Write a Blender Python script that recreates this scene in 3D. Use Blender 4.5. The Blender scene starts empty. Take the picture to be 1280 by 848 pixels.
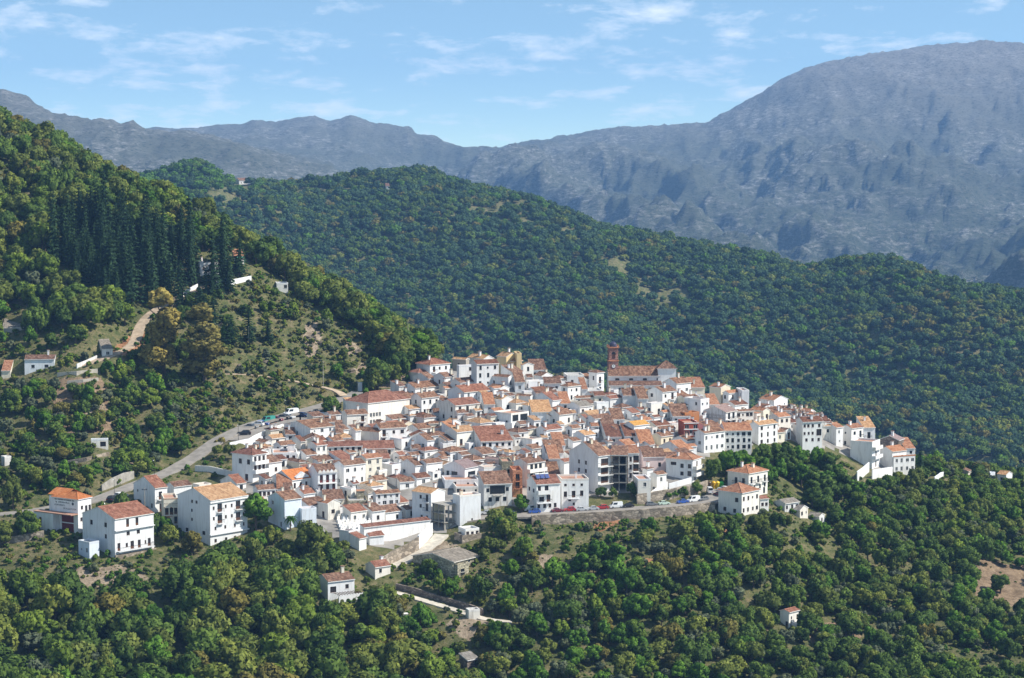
import bpy, math, random
import numpy as np
from mathutils import Vector, Matrix

# ------------------------------------------------------------------ camera, sky, sun
SC = bpy.context.scene
COL = SC.collection
rnd = random.Random(7)
F = 2560.0                      # focal length in pixels of the 1280 wide photograph
HZ = 200.0                      # pixel row of the eye-level horizon
PITCH = math.atan((424.0 - HZ) / F)
cam_d = bpy.data.cameras.new('camera')
cam_d.sensor_width = 36.0
cam_d.lens = 36.0 * F / 1280.0
cam_d.clip_start = 1.0
cam_d.clip_end = 60000.0
cam = bpy.data.objects.new('camera', cam_d)
COL.objects.link(cam)
cam.location = (0, 0, 0)
cam.rotation_euler = (math.pi / 2 - PITCH, 0, 0)
SC.camera = cam

SUN_EL = math.radians(46.0)
SUN_AZ = math.radians(-9.0)     # measured from +X towards +Y
sun_dir = Vector((math.cos(SUN_EL) * math.cos(SUN_AZ), math.cos(SUN_EL) * math.sin(SUN_AZ), math.sin(SUN_EL)))
sl = bpy.data.lights.new('sun', 'SUN')
sl.energy = 5.0
sl.angle = math.radians(0.53)
sl.color = (1.0, 0.95, 0.86)
sun = bpy.data.objects.new('sun', sl)
COL.objects.link(sun)
sun.rotation_euler = sun_dir.to_track_quat('Z', 'Y').to_euler()

W = bpy.data.worlds.new('World')
SC.world = W
W.use_nodes = True
wt = W.node_tree
wt.nodes.clear()


def wn(kind, **kw):
    n = wt.nodes.new(kind)
    for k, v in kw.items():
        setattr(n, k, v)
    return n


w_out = wn('ShaderNodeOutputWorld')
w_bg = wn('ShaderNodeBackground')
w_bg.inputs['Strength'].default_value = 0.125
w_sky = wn('ShaderNodeTexSky', sky_type='NISHITA', sun_disc=False)
w_sky.sun_elevation = SUN_EL
w_sky.sun_rotation = math.pi / 2 - SUN_AZ
w_sky.air_density = 1.0
w_sky.dust_density = 0.15
w_sky.ozone_density = 1.2
w_sky.altitude = 600.0
w_tc = wn('ShaderNodeTexCoord')
# the low sky of this hazeless texture is lifted so that blue begins close to the horizon
w_sep = wn('ShaderNodeSeparateXYZ')
wt.links.new(w_tc.outputs['Generated'], w_sep.inputs[0])
w_mul = wn('ShaderNodeMath', operation='MULTIPLY_ADD')
w_mul.inputs[1].default_value = 2.6
w_mul.inputs[2].default_value = 0.055
wt.links.new(w_sep.outputs['Z'], w_mul.inputs[0])
w_cmb = wn('ShaderNodeCombineXYZ')
wt.links.new(w_sep.outputs['X'], w_cmb.inputs['X'])
wt.links.new(w_sep.outputs['Y'], w_cmb.inputs['Y'])
wt.links.new(w_mul.outputs[0], w_cmb.inputs['Z'])
w_nrm = wn('ShaderNodeVectorMath', operation='NORMALIZE')
wt.links.new(w_cmb.outputs[0], w_nrm.inputs[0])
wt.links.new(w_nrm.outputs[0], w_sky.inputs['Vector'])
# thin wisps of cloud, on a plane far overhead
w_add = wn('ShaderNodeMath', operation='ADD')
w_add.inputs[1].default_value = 0.16
wt.links.new(w_sep.outputs['Z'], w_add.inputs[0])
w_max = wn('ShaderNodeMath', operation='MAXIMUM')
w_max.inputs[1].default_value = 0.02
wt.links.new(w_add.outputs[0], w_max.inputs[0])
w_dx = wn('ShaderNodeMath', operation='DIVIDE')
w_dy = wn('ShaderNodeMath', operation='DIVIDE')
wt.links.new(w_sep.outputs['X'], w_dx.inputs[0])
wt.links.new(w_max.outputs[0], w_dx.inputs[1])
wt.links.new(w_sep.outputs['Y'], w_dy.inputs[0])
wt.links.new(w_max.outputs[0], w_dy.inputs[1])
w_cc = wn('ShaderNodeCombineXYZ')
wt.links.new(w_dx.outputs[0], w_cc.inputs['X'])
wt.links.new(w_dy.outputs[0], w_cc.inputs['Y'])
w_cc.inputs['Z'].default_value = 3.7
w_n1 = wn('ShaderNodeTexNoise')
w_n1.inputs['Scale'].default_value = 7.5
w_n1.inputs['Detail'].default_value = 9.0
w_n1.inputs['Roughness'].default_value = 0.62
w_n1.inputs['Distortion'].default_value = 0.15
w_map = wn('ShaderNodeMapping')
w_map.inputs['Scale'].default_value = (0.75, 0.50, 1.0)
w_map.inputs['Location'].default_value = (2.9, 1.1, 0.0)
wt.links.new(w_cc.outputs[0], w_map.inputs[0])
wt.links.new(w_map.outputs[0], w_n1.inputs['Vector'])
w_ramp = wn('ShaderNodeValToRGB')
w_ramp.color_ramp.elements[0].position = 0.515
w_ramp.color_ramp.elements[0].color = (0, 0, 0, 1)
w_ramp.color_ramp.elements[1].position = 0.73
w_ramp.color_ramp.elements[1].color = (0.80, 0.80, 0.80, 1)
wt.links.new(w_n1.outputs['Fac'], w_ramp.inputs[0])
w_mix = wn('ShaderNodeMix', data_type='RGBA')
w_mix.inputs['B'].default_value = (7.6, 7.9, 8.3, 1)
wt.links.new(w_ramp.outputs[0], w_mix.inputs['Factor'])
w_tint = wn('ShaderNodeMix', data_type='RGBA', blend_type='MULTIPLY')
w_tint.inputs['Factor'].default_value = 1.0
w_tint.inputs['B'].default_value = (1.14, 1.22, 1.08, 1)
wt.links.new(w_sky.outputs[0], w_tint.inputs['A'])
wt.links.new(w_tint.outputs['Result'], w_mix.inputs['A'])
wt.links.new(w_mix.outputs['Result'], w_bg.inputs['Color'])
wt.links.new(w_bg.outputs[0], w_out.inputs['Surface'])

SC.view_settings.view_transform = 'Standard'
SC.view_settings.look = 'None'
SC.view_settings.exposure = 0.5
SC.view_settings.gamma = 1.0
SC.view_settings.use_curve_mapping = False
SC.cycles.volume_bounces = 0
SC.cycles.max_bounces = 5
SC.cycles.diffuse_bounces = 3
SC.cycles.glossy_bounces = 2
SC.cycles.transparent_max_bounces = 4

# ------------------------------------------------------------------ pixel <-> ray helpers
CP, SP = math.cos(PITCH), math.sin(PITCH)


def ray(px, py):
    """(x/y, z/y) of the line of sight through a pixel of the photograph."""
    u = (px - 640.0) / F
    v = (424.0 - py) / F
    dy = CP + v * SP
    return u / dy, (-SP + v * CP) / dy


def proj(x, y, z):
    d = y * CP - z * SP
    return 640.0 + F * x / d, 424.0 - F * (y * SP + z * CP) / d


# ------------------------------------------------------------------ numeric helpers
def pchip(xk, yk, x):
    xk = np.asarray(xk, float)
    yk = np.asarray(yk, float)
    x = np.clip(x, xk[0], xk[-1])
    h = np.diff(xk)
    d = np.diff(yk) / h
    m = np.zeros_like(yk)
    for i in range(1, len(xk) - 1):
        if d[i - 1] * d[i] > 0:
            w1 = 2 * h[i] + h[i - 1]
            w2 = h[i] + 2 * h[i - 1]
            m[i] = (w1 + w2) / (w1 / d[i - 1] + w2 / d[i])
    m[0], m[-1] = d[0], d[-1]
    k = np.clip(np.searchsorted(xk, x) - 1, 0, len(h) - 1)
    s = (x - xk[k]) / h[k]
    return ((1 + 2 * s) * (1 - s) ** 2 * yk[k] + s * (1 - s) ** 2 * h[k] * m[k]
            + s * s * (3 - 2 * s) * yk[k + 1] + s * s * (s - 1) * h[k] * m[k + 1])


def vnoise(x, y, seed=0):
    xi = np.floor(x).astype(np.int64)
    yi = np.floor(y).astype(np.int64)
    fx = x - xi
    fy = y - yi
    fx = fx * fx * fx * (fx * (fx * 6 - 15) + 10)
    fy = fy * fy * fy * (fy * (fy * 6 - 15) + 10)

    def h(a, b):
        n = (a * 374761393 + b * 668265263 + seed * 974711) & 0xFFFFFFFF
        n = ((n ^ (n >> 13)) * 1274126177) & 0xFFFFFFFF
        n = n ^ (n >> 16)
        return (n & 0xFFFF) / 65535.0
    a = h(xi, yi)
    b = h(xi + 1, yi)
    c = h(xi, yi + 1)
    d = h(xi + 1, yi + 1)
    return a + (b - a) * fx + (c - a) * fy + (a - b - c + d) * fx * fy


def fbm(x, y, octaves=5, seed=0, gain=0.5, ridged=False):
    s = np.zeros_like(x)
    a, tot = 1.0, 0.0
    for o in range(octaves):
        n = vnoise(x * 2 ** o + 17.3 * o, y * 2 ** o - 9.1 * o, seed + o)
        if ridged:
            n = 1 - abs(2 * n - 1)
        s += a * n
        tot += a
        a *= gain
    return s / tot


def inpoly(px, py, poly):
    c = False
    j = len(poly) - 1
    for i in range(len(poly)):
        xi, yi = poly[i]
        xj, yj = poly[j]
        if (yi > py) != (yj > py) and px < (xj - xi) * (py - yi) / (yj - yi) + xi:
            c = not c
        j = i
    return c


# ------------------------------------------------------------------ object helpers
def link(name, data, parent=None, loc=None, rz=None):
    o = bpy.data.objects.new(name, data)
    COL.objects.link(o)
    if parent is not None:
        o.parent = parent
    if loc is not None:
        o.location = loc
    if rz is not None:
        o.rotation_euler = (0, 0, rz)
    return o


def tag(o, label=None, cat=None, group=None, kind=None):
    if label:
        o['label'] = label
    if cat:
        o['category'] = cat
    if group:
        o['group'] = group
    if kind:
        o['kind'] = kind
    return o


class MB:
    """collects shapes that become ONE mesh."""

    def __init__(self):
        self.v, self.f, self.m, self.uv = [], [], [], []

    def poly(self, pts, mi=0, uv=None):
        n = len(self.v)
        self.v.extend([tuple(p) for p in pts])
        self.f.append(tuple(range(n, n + len(pts))))
        self.m.append(mi)
        self.uv.append(uv)

    def box(self, x0, y0, z0, x1, y1, z1, mi=0, bottom=True):
        p = [(x0, y0, z0), (x1, y0, z0), (x1, y1, z0), (x0, y1, z0), (x0, y0, z1), (x1, y0, z1), (x1, y1, z1), (x0, y1, z1)]
        q = [(0, 1, 5, 4), (1, 2, 6, 5), (2, 3, 7, 6), (3, 0, 4, 7), (4, 5, 6, 7)]
        if bottom:
            q.append((3, 2, 1, 0))
        for a in q:
            self.poly([p[i] for i in a], mi)

    def tube(self, p0, p1, r0, r1, n=6, mi=0, cap=True):
        p0, p1 = Vector(p0), Vector(p1)
        d = (p1 - p0).normalized()
        a = d.orthogonal().normalized()
        b = d.cross(a)
        ring = [[p + (a * math.cos(2 * math.pi * k / n) + b * math.sin(2 * math.pi * k / n)) * r for k in range(n)]
                for p, r in ((p0, r0), (p1, r1))]
        for k in range(n):
            k2 = (k + 1) % n
            self.poly([ring[0][k], ring[0][k2], ring[1][k2], ring[1][k]], mi)
        if cap:
            self.poly(ring[1], mi)
            self.poly(ring[0][::-1], mi)

    def prism(self, pts, d, mi=0):
        """closed outline pts swept by the vector d."""
        d = Vector(d)
        a = [Vector(p) for p in pts]
        b = [p + d for p in a]
        n = len(a)
        for k in range(n):
            k2 = (k + 1) % n
            self.poly([a[k], a[k2], b[k2], b[k]], mi)
        self.poly(a[::-1], mi)
        self.poly(b, mi)

    def dome(self, c, r, h, n=12, rows=5, mi=0):
        c = Vector(c)
        pr = None
        for i in range(rows + 1):
            t = math.pi / 2 * i / rows
            ring = [c + Vector((r * math.cos(t) * math.cos(2 * math.pi * k / n), r * math.cos(t) * math.sin(2 * math.pi * k / n), h * math.sin(t))) for k in range(n)]
            if pr:
                for k in range(n):
                    k2 = (k + 1) % n
                    if i == rows:
                        self.poly([pr[k], pr[k2], ring[0]], mi)
                    else:
                        self.poly([pr[k], pr[k2], ring[k2], ring[k]], mi)
            pr = ring

    def mesh(self, name, mats, smooth=False):
        me = bpy.data.meshes.new(name)
        me.from_pydata(self.v, [], self.f)
        for m in mats:
            me.materials.append(m)
        me.polygons.foreach_set('material_index', self.m)
        if any(u is not None for u in self.uv):
            lay = me.uv_layers.new(name='tiles')
            flat = []
            for f, u in zip(self.f, self.uv):
                flat.extend(c for p in (u if u is not None else [(0, 0)] * len(f)) for c in p)
            lay.data.foreach_set('uv', flat)
        if smooth:
            me.polygons.foreach_set('use_smooth', [True] * len(self.f))
        me.update()
        return me

    def build(self, name, mats, parent=None, smooth=False, loc=None, rz=None):
        if not isinstance(mats, (list, tuple)):
            mats = [mats]
        return link(name, self.mesh(name, mats, smooth), parent, loc, rz)


# ------------------------------------------------------------------ materials
def new_mat(name):
    m = bpy.data.materials.new(name)
    m.use_nodes = True
    nt = m.node_tree
    b = nt.nodes['Principled BSDF']
    b.inputs['Roughness'].default_value = 0.85
    b.inputs['Specular IOR Level'].default_value = 0.2
    return m, nt, b


def nnode(nt, kind, **kw):
    n = nt.nodes.new(kind)
    for k, v in kw.items():
        if k in ('Scale', 'Detail', 'Roughness', 'Distortion'):
            n.inputs[k].default_value = v
        else:
            setattr(n, k, v)
    return n


def ramp(nt, src, stops):
    r = nt.nodes.new('ShaderNodeValToRGB')
    e = r.color_ramp.elements
    while len(e) < len(stops):
        e.new(0.5)
    for el, (p, c) in zip(e, stops):
        el.position = p
        el.color = (c[0], c[1], c[2], 1) if not isinstance(c, (int, float)) else (c, c, c, 1)
    nt.links.new(src, r.inputs[0])
    return r.outputs[0]


def mixc(nt, a, b, fac, mode='MIX'):
    n = nt.nodes.new('ShaderNodeMix')
    n.data_type = 'RGBA'
    n.blend_type = mode
    for s, v in (('A', a), ('B', b)):
        if isinstance(v, tuple):
            n.inputs[s].default_value = (v[0], v[1], v[2], 1)
        else:
            nt.links.new(v, n.inputs[s])
    if isinstance(fac, (int, float)):
        n.inputs['Factor'].default_value = fac
    else:
        nt.links.new(fac, n.inputs['Factor'])
    return n.outputs['Result']


def plain(name, c, rough=0.8, metal=0.0, noise=0.12, scale=3.0):
    m, nt, b = new_mat(name)
    b.inputs['Roughness'].default_value = rough
    b.inputs['Metallic'].default_value = metal
    tc = nnode(nt, 'ShaderNodeTexCoord')
    n = nnode(nt, 'ShaderNodeTexNoise', Scale=scale, Detail=4.0)
    nt.links.new(tc.outputs['Object'], n.inputs['Vector'])
    lo = tuple(x * (1 - noise * 1.6) for x in c)
    hi = tuple(min(1, x * (1 + noise)) for x in c)
    nt.links.new(ramp(nt, n.outputs['Fac'], [(0.3, lo), (0.7, hi)]), b.inputs['Base Color'])
    return m


def wall_mat(name, c, stain=(0.36, 0.33, 0.30), amount=0.35):
    """lime-washed render: patches, a few dirty streaks running down, slightly different for each house."""
    m, nt, b = new_mat(name)
    b.inputs['Roughness'].default_value = 0.9
    b.inputs['Specular IOR Level'].default_value = 0.1
    geo = nnode(nt, 'ShaderNodeNewGeometry')
    oi = nnode(nt, 'ShaderNodeObjectInfo')
    mp = nnode(nt, 'ShaderNodeMapping')
    mp.inputs['Scale'].default_value = (1.3, 1.3, 0.22)
    nt.links.new(geo.outputs['Position'], mp.inputs[0])
    n1 = nnode(nt, 'ShaderNodeTexNoise', Scale=1.1, Detail=5.0, Roughness=0.65)
    nt.links.new(mp.outputs[0], n1.inputs['Vector'])
    n2 = nnode(nt, 'ShaderNodeTexNoise', Scale=0.33, Detail=5.0, Roughness=0.6)
    nt.links.new(geo.outputs['Position'], n2.inputs['Vector'])
    f1 = ramp(nt, n1.outputs['Fac'], [(0.48, 0.0), (0.76, amount * 1.3)])
    tint = ramp(nt, oi.outputs['Random'], [(0.0, tuple(x * 0.84 for x in c)), (0.2, (c[0] * 0.93, c[1] * 0.95, c[2] * 0.99)), (0.4, c), (0.7, tuple(min(1, x * 1.03) for x in c)), (0.85, (c[0] * 0.98, c[1] * 0.95, c[2] * 0.89)), (1.0, (c[0] * 0.9, c[1] * 0.85, c[2] * 0.78))])
    base = mixc(nt, tint, stain, f1)
    f2 = ramp(nt, n2.outputs['Fac'], [(0.60, 0.0), (0.85, amount * 0.8)])
    base = mixc(nt, base, (0.50, 0.47, 0.43), f2)
    nt.links.new(base, b.inputs['Base Color'])
    bp = nnode(nt, 'ShaderNodeBump')
    bp.inputs['Strength'].default_value = 0.25
    bp.inputs['Distance'].default_value = 0.05
    nt.links.new(n1.outputs['Fac'], bp.inputs['Height'])
    nt.links.new(bp.outputs[0], b.inputs['Normal'])
    return m


def tile_mat(name, dark, mid, pale):
    """barrel tiles: rolls along the eaves direction, each row of tiles a little different."""
    m, nt, b = new_mat(name)
    b.inputs['Roughness'].default_value = 0.9
    b.inputs['Specular IOR Level'].default_value = 0.1
    uv = nnode(nt, 'ShaderNodeUVMap')
    uv.uv_map = 'tiles'
    oi = nnode(nt, 'ShaderNodeObjectInfo')
    geo = nnode(nt, 'ShaderNodeNewGeometry')
    n1 = nnode(nt, 'ShaderNodeTexNoise', Scale=0.75, Detail=6.0, Roughness=0.75)
    nt.links.new(geo.outputs['Position'], n1.inputs['Vector'])
    mp = nnode(nt, 'ShaderNodeMapping')
    mp.inputs['Scale'].default_value = (2.6, 1.5, 1.0)
    nt.links.new(uv.outputs[0], mp.inputs[0])
    vo = nnode(nt, 'ShaderNodeTexVoronoi', Scale=1.0)
    vo.inputs['Randomness'].default_value = 0.75
    nt.links.new(mp.outputs[0], vo.inputs['Vector'])
    sepc = nnode(nt, 'ShaderNodeSeparateColor')
    nt.links.new(vo.outputs['Color'], sepc.inputs[0])
    c1 = ramp(nt, n1.outputs['Fac'], [(0.38, dark), (0.5, mid), (0.66, pale)])
    c2 = ramp(nt, sepc.outputs[0], [(0.0, tuple(x * 0.5 for x in dark)), (0.25, dark), (0.6, mid), (1.0, pale)])
    c3 = mixc(nt, c1, c2, 0.45)
    tint = ramp(nt, oi.outputs['Random'], [(0.0, (0.78, 0.78, 0.82)), (0.5, (1.0, 1.0, 1.0)), (1.0, (1.06, 1.0, 0.92))])
    c3 = mixc(nt, c3, tint, 1.0, 'MULTIPLY')
    wv = nnode(nt, 'ShaderNodeTexWave', Scale=1.0, Distortion=0.6, Detail=1.0)
    mp2 = nnode(nt, 'ShaderNodeMapping')
    mp2.inputs['Scale'].default_value = (1.25, 0.0, 0.0)
    nt.links.new(uv.outputs[0], mp2.inputs[0])
    nt.links.new(mp2.outputs[0], wv.inputs['Vector'])
    bp = nnode(nt, 'ShaderNodeBump')
    bp.inputs['Strength'].default_value = 0.9
    bp.inputs['Distance'].default_value = 0.12
    nt.links.new(wv.outputs['Fac'], bp.inputs['Height'])
    nt.links.new(bp.outputs[0], b.inputs['Normal'])
    nt.links.new(c3, b.inputs['Base Color'])
    return m


def stone_mat(name, c, scale=1.4, joint=0.55):
    m, nt, b = new_mat(name)
    geo = nnode(nt, 'ShaderNodeNewGeometry')
    mp = nnode(nt, 'ShaderNodeMapping')
    mp.inputs['Scale'].default_value = (1, 1, 1.5)
    nt.links.new(geo.outputs['Position'], mp.inputs[0])
    vo = nnode(nt, 'ShaderNodeTexVoronoi', Scale=scale)
    nt.links.new(mp.outputs[0], vo.inputs['Vector'])
    ve = nnode(nt, 'ShaderNodeTexVoronoi', Scale=scale, feature='DISTANCE_TO_EDGE')
    nt.links.new(mp.outputs[0], ve.inputs['Vector'])
    sepc = nnode(nt, 'ShaderNodeSeparateColor')
    nt.links.new(vo.outputs['Color'], sepc.inputs[0])
    c1 = ramp(nt, sepc.outputs[0], [(0, tuple(x * 0.5 for x in c)), (0.5, c), (1, tuple(min(1, x * 1.5) for x in c))])
    n = nnode(nt, 'ShaderNodeTexNoise', Scale=0.3, Detail=4.0)
    nt.links.new(geo.outputs['Position'], n.inputs['Vector'])
    c1 = mixc(nt, c1, (c[0] * 0.6, c[1] * 0.58, c[2] * 0.5), ramp(nt, n.outputs['Fac'], [(0.45, 0.0), (0.7, 0.7)]))
    f = ramp(nt, ve.outputs['Distance'], [(0.02, joint), (0.1, 0.0)])
    c1 = mixc(nt, c1, tuple(x * 0.35 for x in c), f)
    nt.links.new(c1, b.inputs['Base Color'])
    bp = nnode(nt, 'ShaderNodeBump')
    bp.inputs['Strength'].default_value = 0.8
    bp.inputs['Distance'].default_value = 0.15
    nt.links.new(ve.outputs['Distance'], bp.inputs['Height'])
    nt.links.new(bp.outputs[0], b.inputs['Normal'])
    return m


def leaf_mat(name, dark, light, trans=0.32):
    m, nt, b = new_mat(name)
    b.inputs['Roughness'].default_value = 0.7
    b.inputs['Specular IOR Level'].default_value = 0.08
    oi = nnode(nt, 'ShaderNodeObjectInfo')
    at = nnode(nt, 'ShaderNodeAttribute')
    at.attribute_name = 'leaf_tone'
    c = ramp(nt, at.outputs['Fac'], [(0.0, dark), (1.0, light)])
    v = ramp(nt, oi.outputs['Random'], [(0.0, (0.72, 0.76, 0.78)), (0.5, (1, 1, 1)), (1.0, (1.22, 1.16, 1.0))])
    c = mixc(nt, c, v, 1.0, 'MULTIPLY')
    nt.links.new(c, b.inputs['Base Color'])
    tr = nnode(nt, 'ShaderNodeBsdfTranslucent')
    nt.links.new(c, tr.inputs['Color'])
    mx = nnode(nt, 'ShaderNodeMixShader')
    mx.inputs[0].default_value = trans
    nt.links.new(b.outputs[0], mx.inputs[1])
    nt.links.new(tr.outputs[0], mx.inputs[2])
    nt.links.new(mx.outputs[0], nt.nodes['Material Output'].inputs['Surface'])
    return m


M = {}
M['w'] = wall_mat('white_lime_wash', (0.80, 0.79, 0.77))
M['d'] = wall_mat('weathered_white_render', (0.72, 0.70, 0.66), (0.30, 0.27, 0.24), 0.75)
M['c'] = wall_mat('cream_render', (0.74, 0.68, 0.55))
M['u'] = wall_mat('pale_blue_render_and_shade', (0.70, 0.74, 0.79))
M['y'] = wall_mat('ochre_yellow_render', (0.74, 0.56, 0.30))
M['P'] = wall_mat('pink_render', (0.70, 0.55, 0.52))
M['O'] = wall_mat('burnt_orange_render', (0.48, 0.18, 0.06))
M['R'] = wall_mat('red_render', (0.42, 0.09, 0.05))
M['t'] = wall_mat('grey_cement_render', (0.42, 0.40, 0.37))
M['B'] = stone_mat('orange_brick', (0.55, 0.24, 0.13), 3.5, 0.4)
M['s'] = stone_mat('olive_rubble_stone', (0.40, 0.36, 0.26), 1.6)
M['k'] = stone_mat('brown_rubble_and_shade', (0.22, 0.18, 0.15), 1.6)
M['stone_wall'] = stone_mat('grey_rubble_wall', (0.33, 0.275, 0.215), 0.9)
M['tower_brick'] = stone_mat('red_tower_brick', (0.35, 0.185, 0.15), 3.0, 0.3)
TR = {'b': tile_mat('brown_roof_tiles', (0.085, 0.052, 0.038), (0.245, 0.130, 0.086), (0.46, 0.30, 0.215)),
      'o': tile_mat('orange_roof_tiles', (0.25, 0.11, 0.065), (0.44, 0.205, 0.115), (0.56, 0.34, 0.22)),
      'r': tile_mat('red_roof_tiles', (0.16, 0.075, 0.052), (0.29, 0.128, 0.088), (0.43, 0.245, 0.18)),
      'y': tile_mat('tan_roof_tiles', (0.32, 0.17, 0.09), (0.54, 0.32, 0.17), (0.68, 0.46, 0.27)),
      'v': tile_mat('vivid_orange_roof_tiles', (0.46, 0.15, 0.05), (0.60, 0.215, 0.075), (0.68, 0.30, 0.13)),
      'a': tile_mat('amber_roof_tiles', (0.48, 0.24, 0.06), (0.62, 0.33, 0.09), (0.68, 0.42, 0.16)),
      'g': tile_mat('grey_corrugated_roof', (0.16, 0.145, 0.125), (0.27, 0.245, 0.215), (0.38, 0.35, 0.31)),
      'p': tile_mat('mauve_fibre_roof', (0.26, 0.18, 0.17), (0.32, 0.235, 0.225), (0.38, 0.29, 0.27)),
      'k': tile_mat('dark_roof_tiles', (0.10, 0.05, 0.036), (0.20, 0.09, 0.06), (0.34, 0.18, 0.12))}
M['terrace'] = plain('terracotta_terrace_floor', (0.42, 0.24, 0.17), 0.85)
M['terrace_grey'] = plain('grey_terrace_floor', (0.40, 0.38, 0.36), 0.85)
M['brown_wood'] = plain('brown_wood', (0.13, 0.06, 0.03), 0.6)
M['white_frame'] = plain('white_frame', (0.72, 0.72, 0.70), 0.5)
M['red_wood'] = plain('dark_red_wood', (0.17, 0.03, 0.025), 0.6)
M['garage'] = plain('tan_garage_door', (0.40, 0.21, 0.10), 0.6)
M['iron'] = plain('dark_iron', (0.04, 0.04, 0.045), 0.5, 0.6)
M['concrete'] = plain('grey_concrete', (0.34, 0.32, 0.28), 0.9, 0, 0.2, 0.8)
M['pale_concrete'] = plain('pale_concrete', (0.52, 0.47, 0.39), 0.9, 0, 0.15, 0.8)
M['asphalt'] = plain('worn_asphalt', (0.27, 0.245, 0.215), 0.9, 0, 0.15, 0.5)
M['new_asphalt'] = plain('dark_asphalt', (0.09, 0.085, 0.085), 0.9, 0, 0.15, 0.5)
M['paint'] = plain('white_road_paint', (0.75, 0.75, 0.72), 0.7)
M['dirt'] = plain('dirt_track', (0.40, 0.31, 0.22), 0.95, 0, 0.2, 0.6)
M['bark'] = plain('grey_brown_bark', (0.12, 0.09, 0.065), 0.95)
gm, gnt, gb = new_mat('window_glass')
gb.inputs['Base Color'].default_value = (0.025, 0.03, 0.035, 1)
gb.inputs['Roughness'].default_value = 0.12
gb.inputs['Specular IOR Level'].default_value = 0.5
M['glass'] = gm
# ------------------------------------------------------------------ terrain
# The land is described by lines that run across the view (foot of the slope, edge of the village, crest,
# valley, ridges) as pixel column, pixel row and distance; between them it is interpolated smoothly.
def const(py, D):
    return [(-500, py, D), (1780, py, D)]


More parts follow.
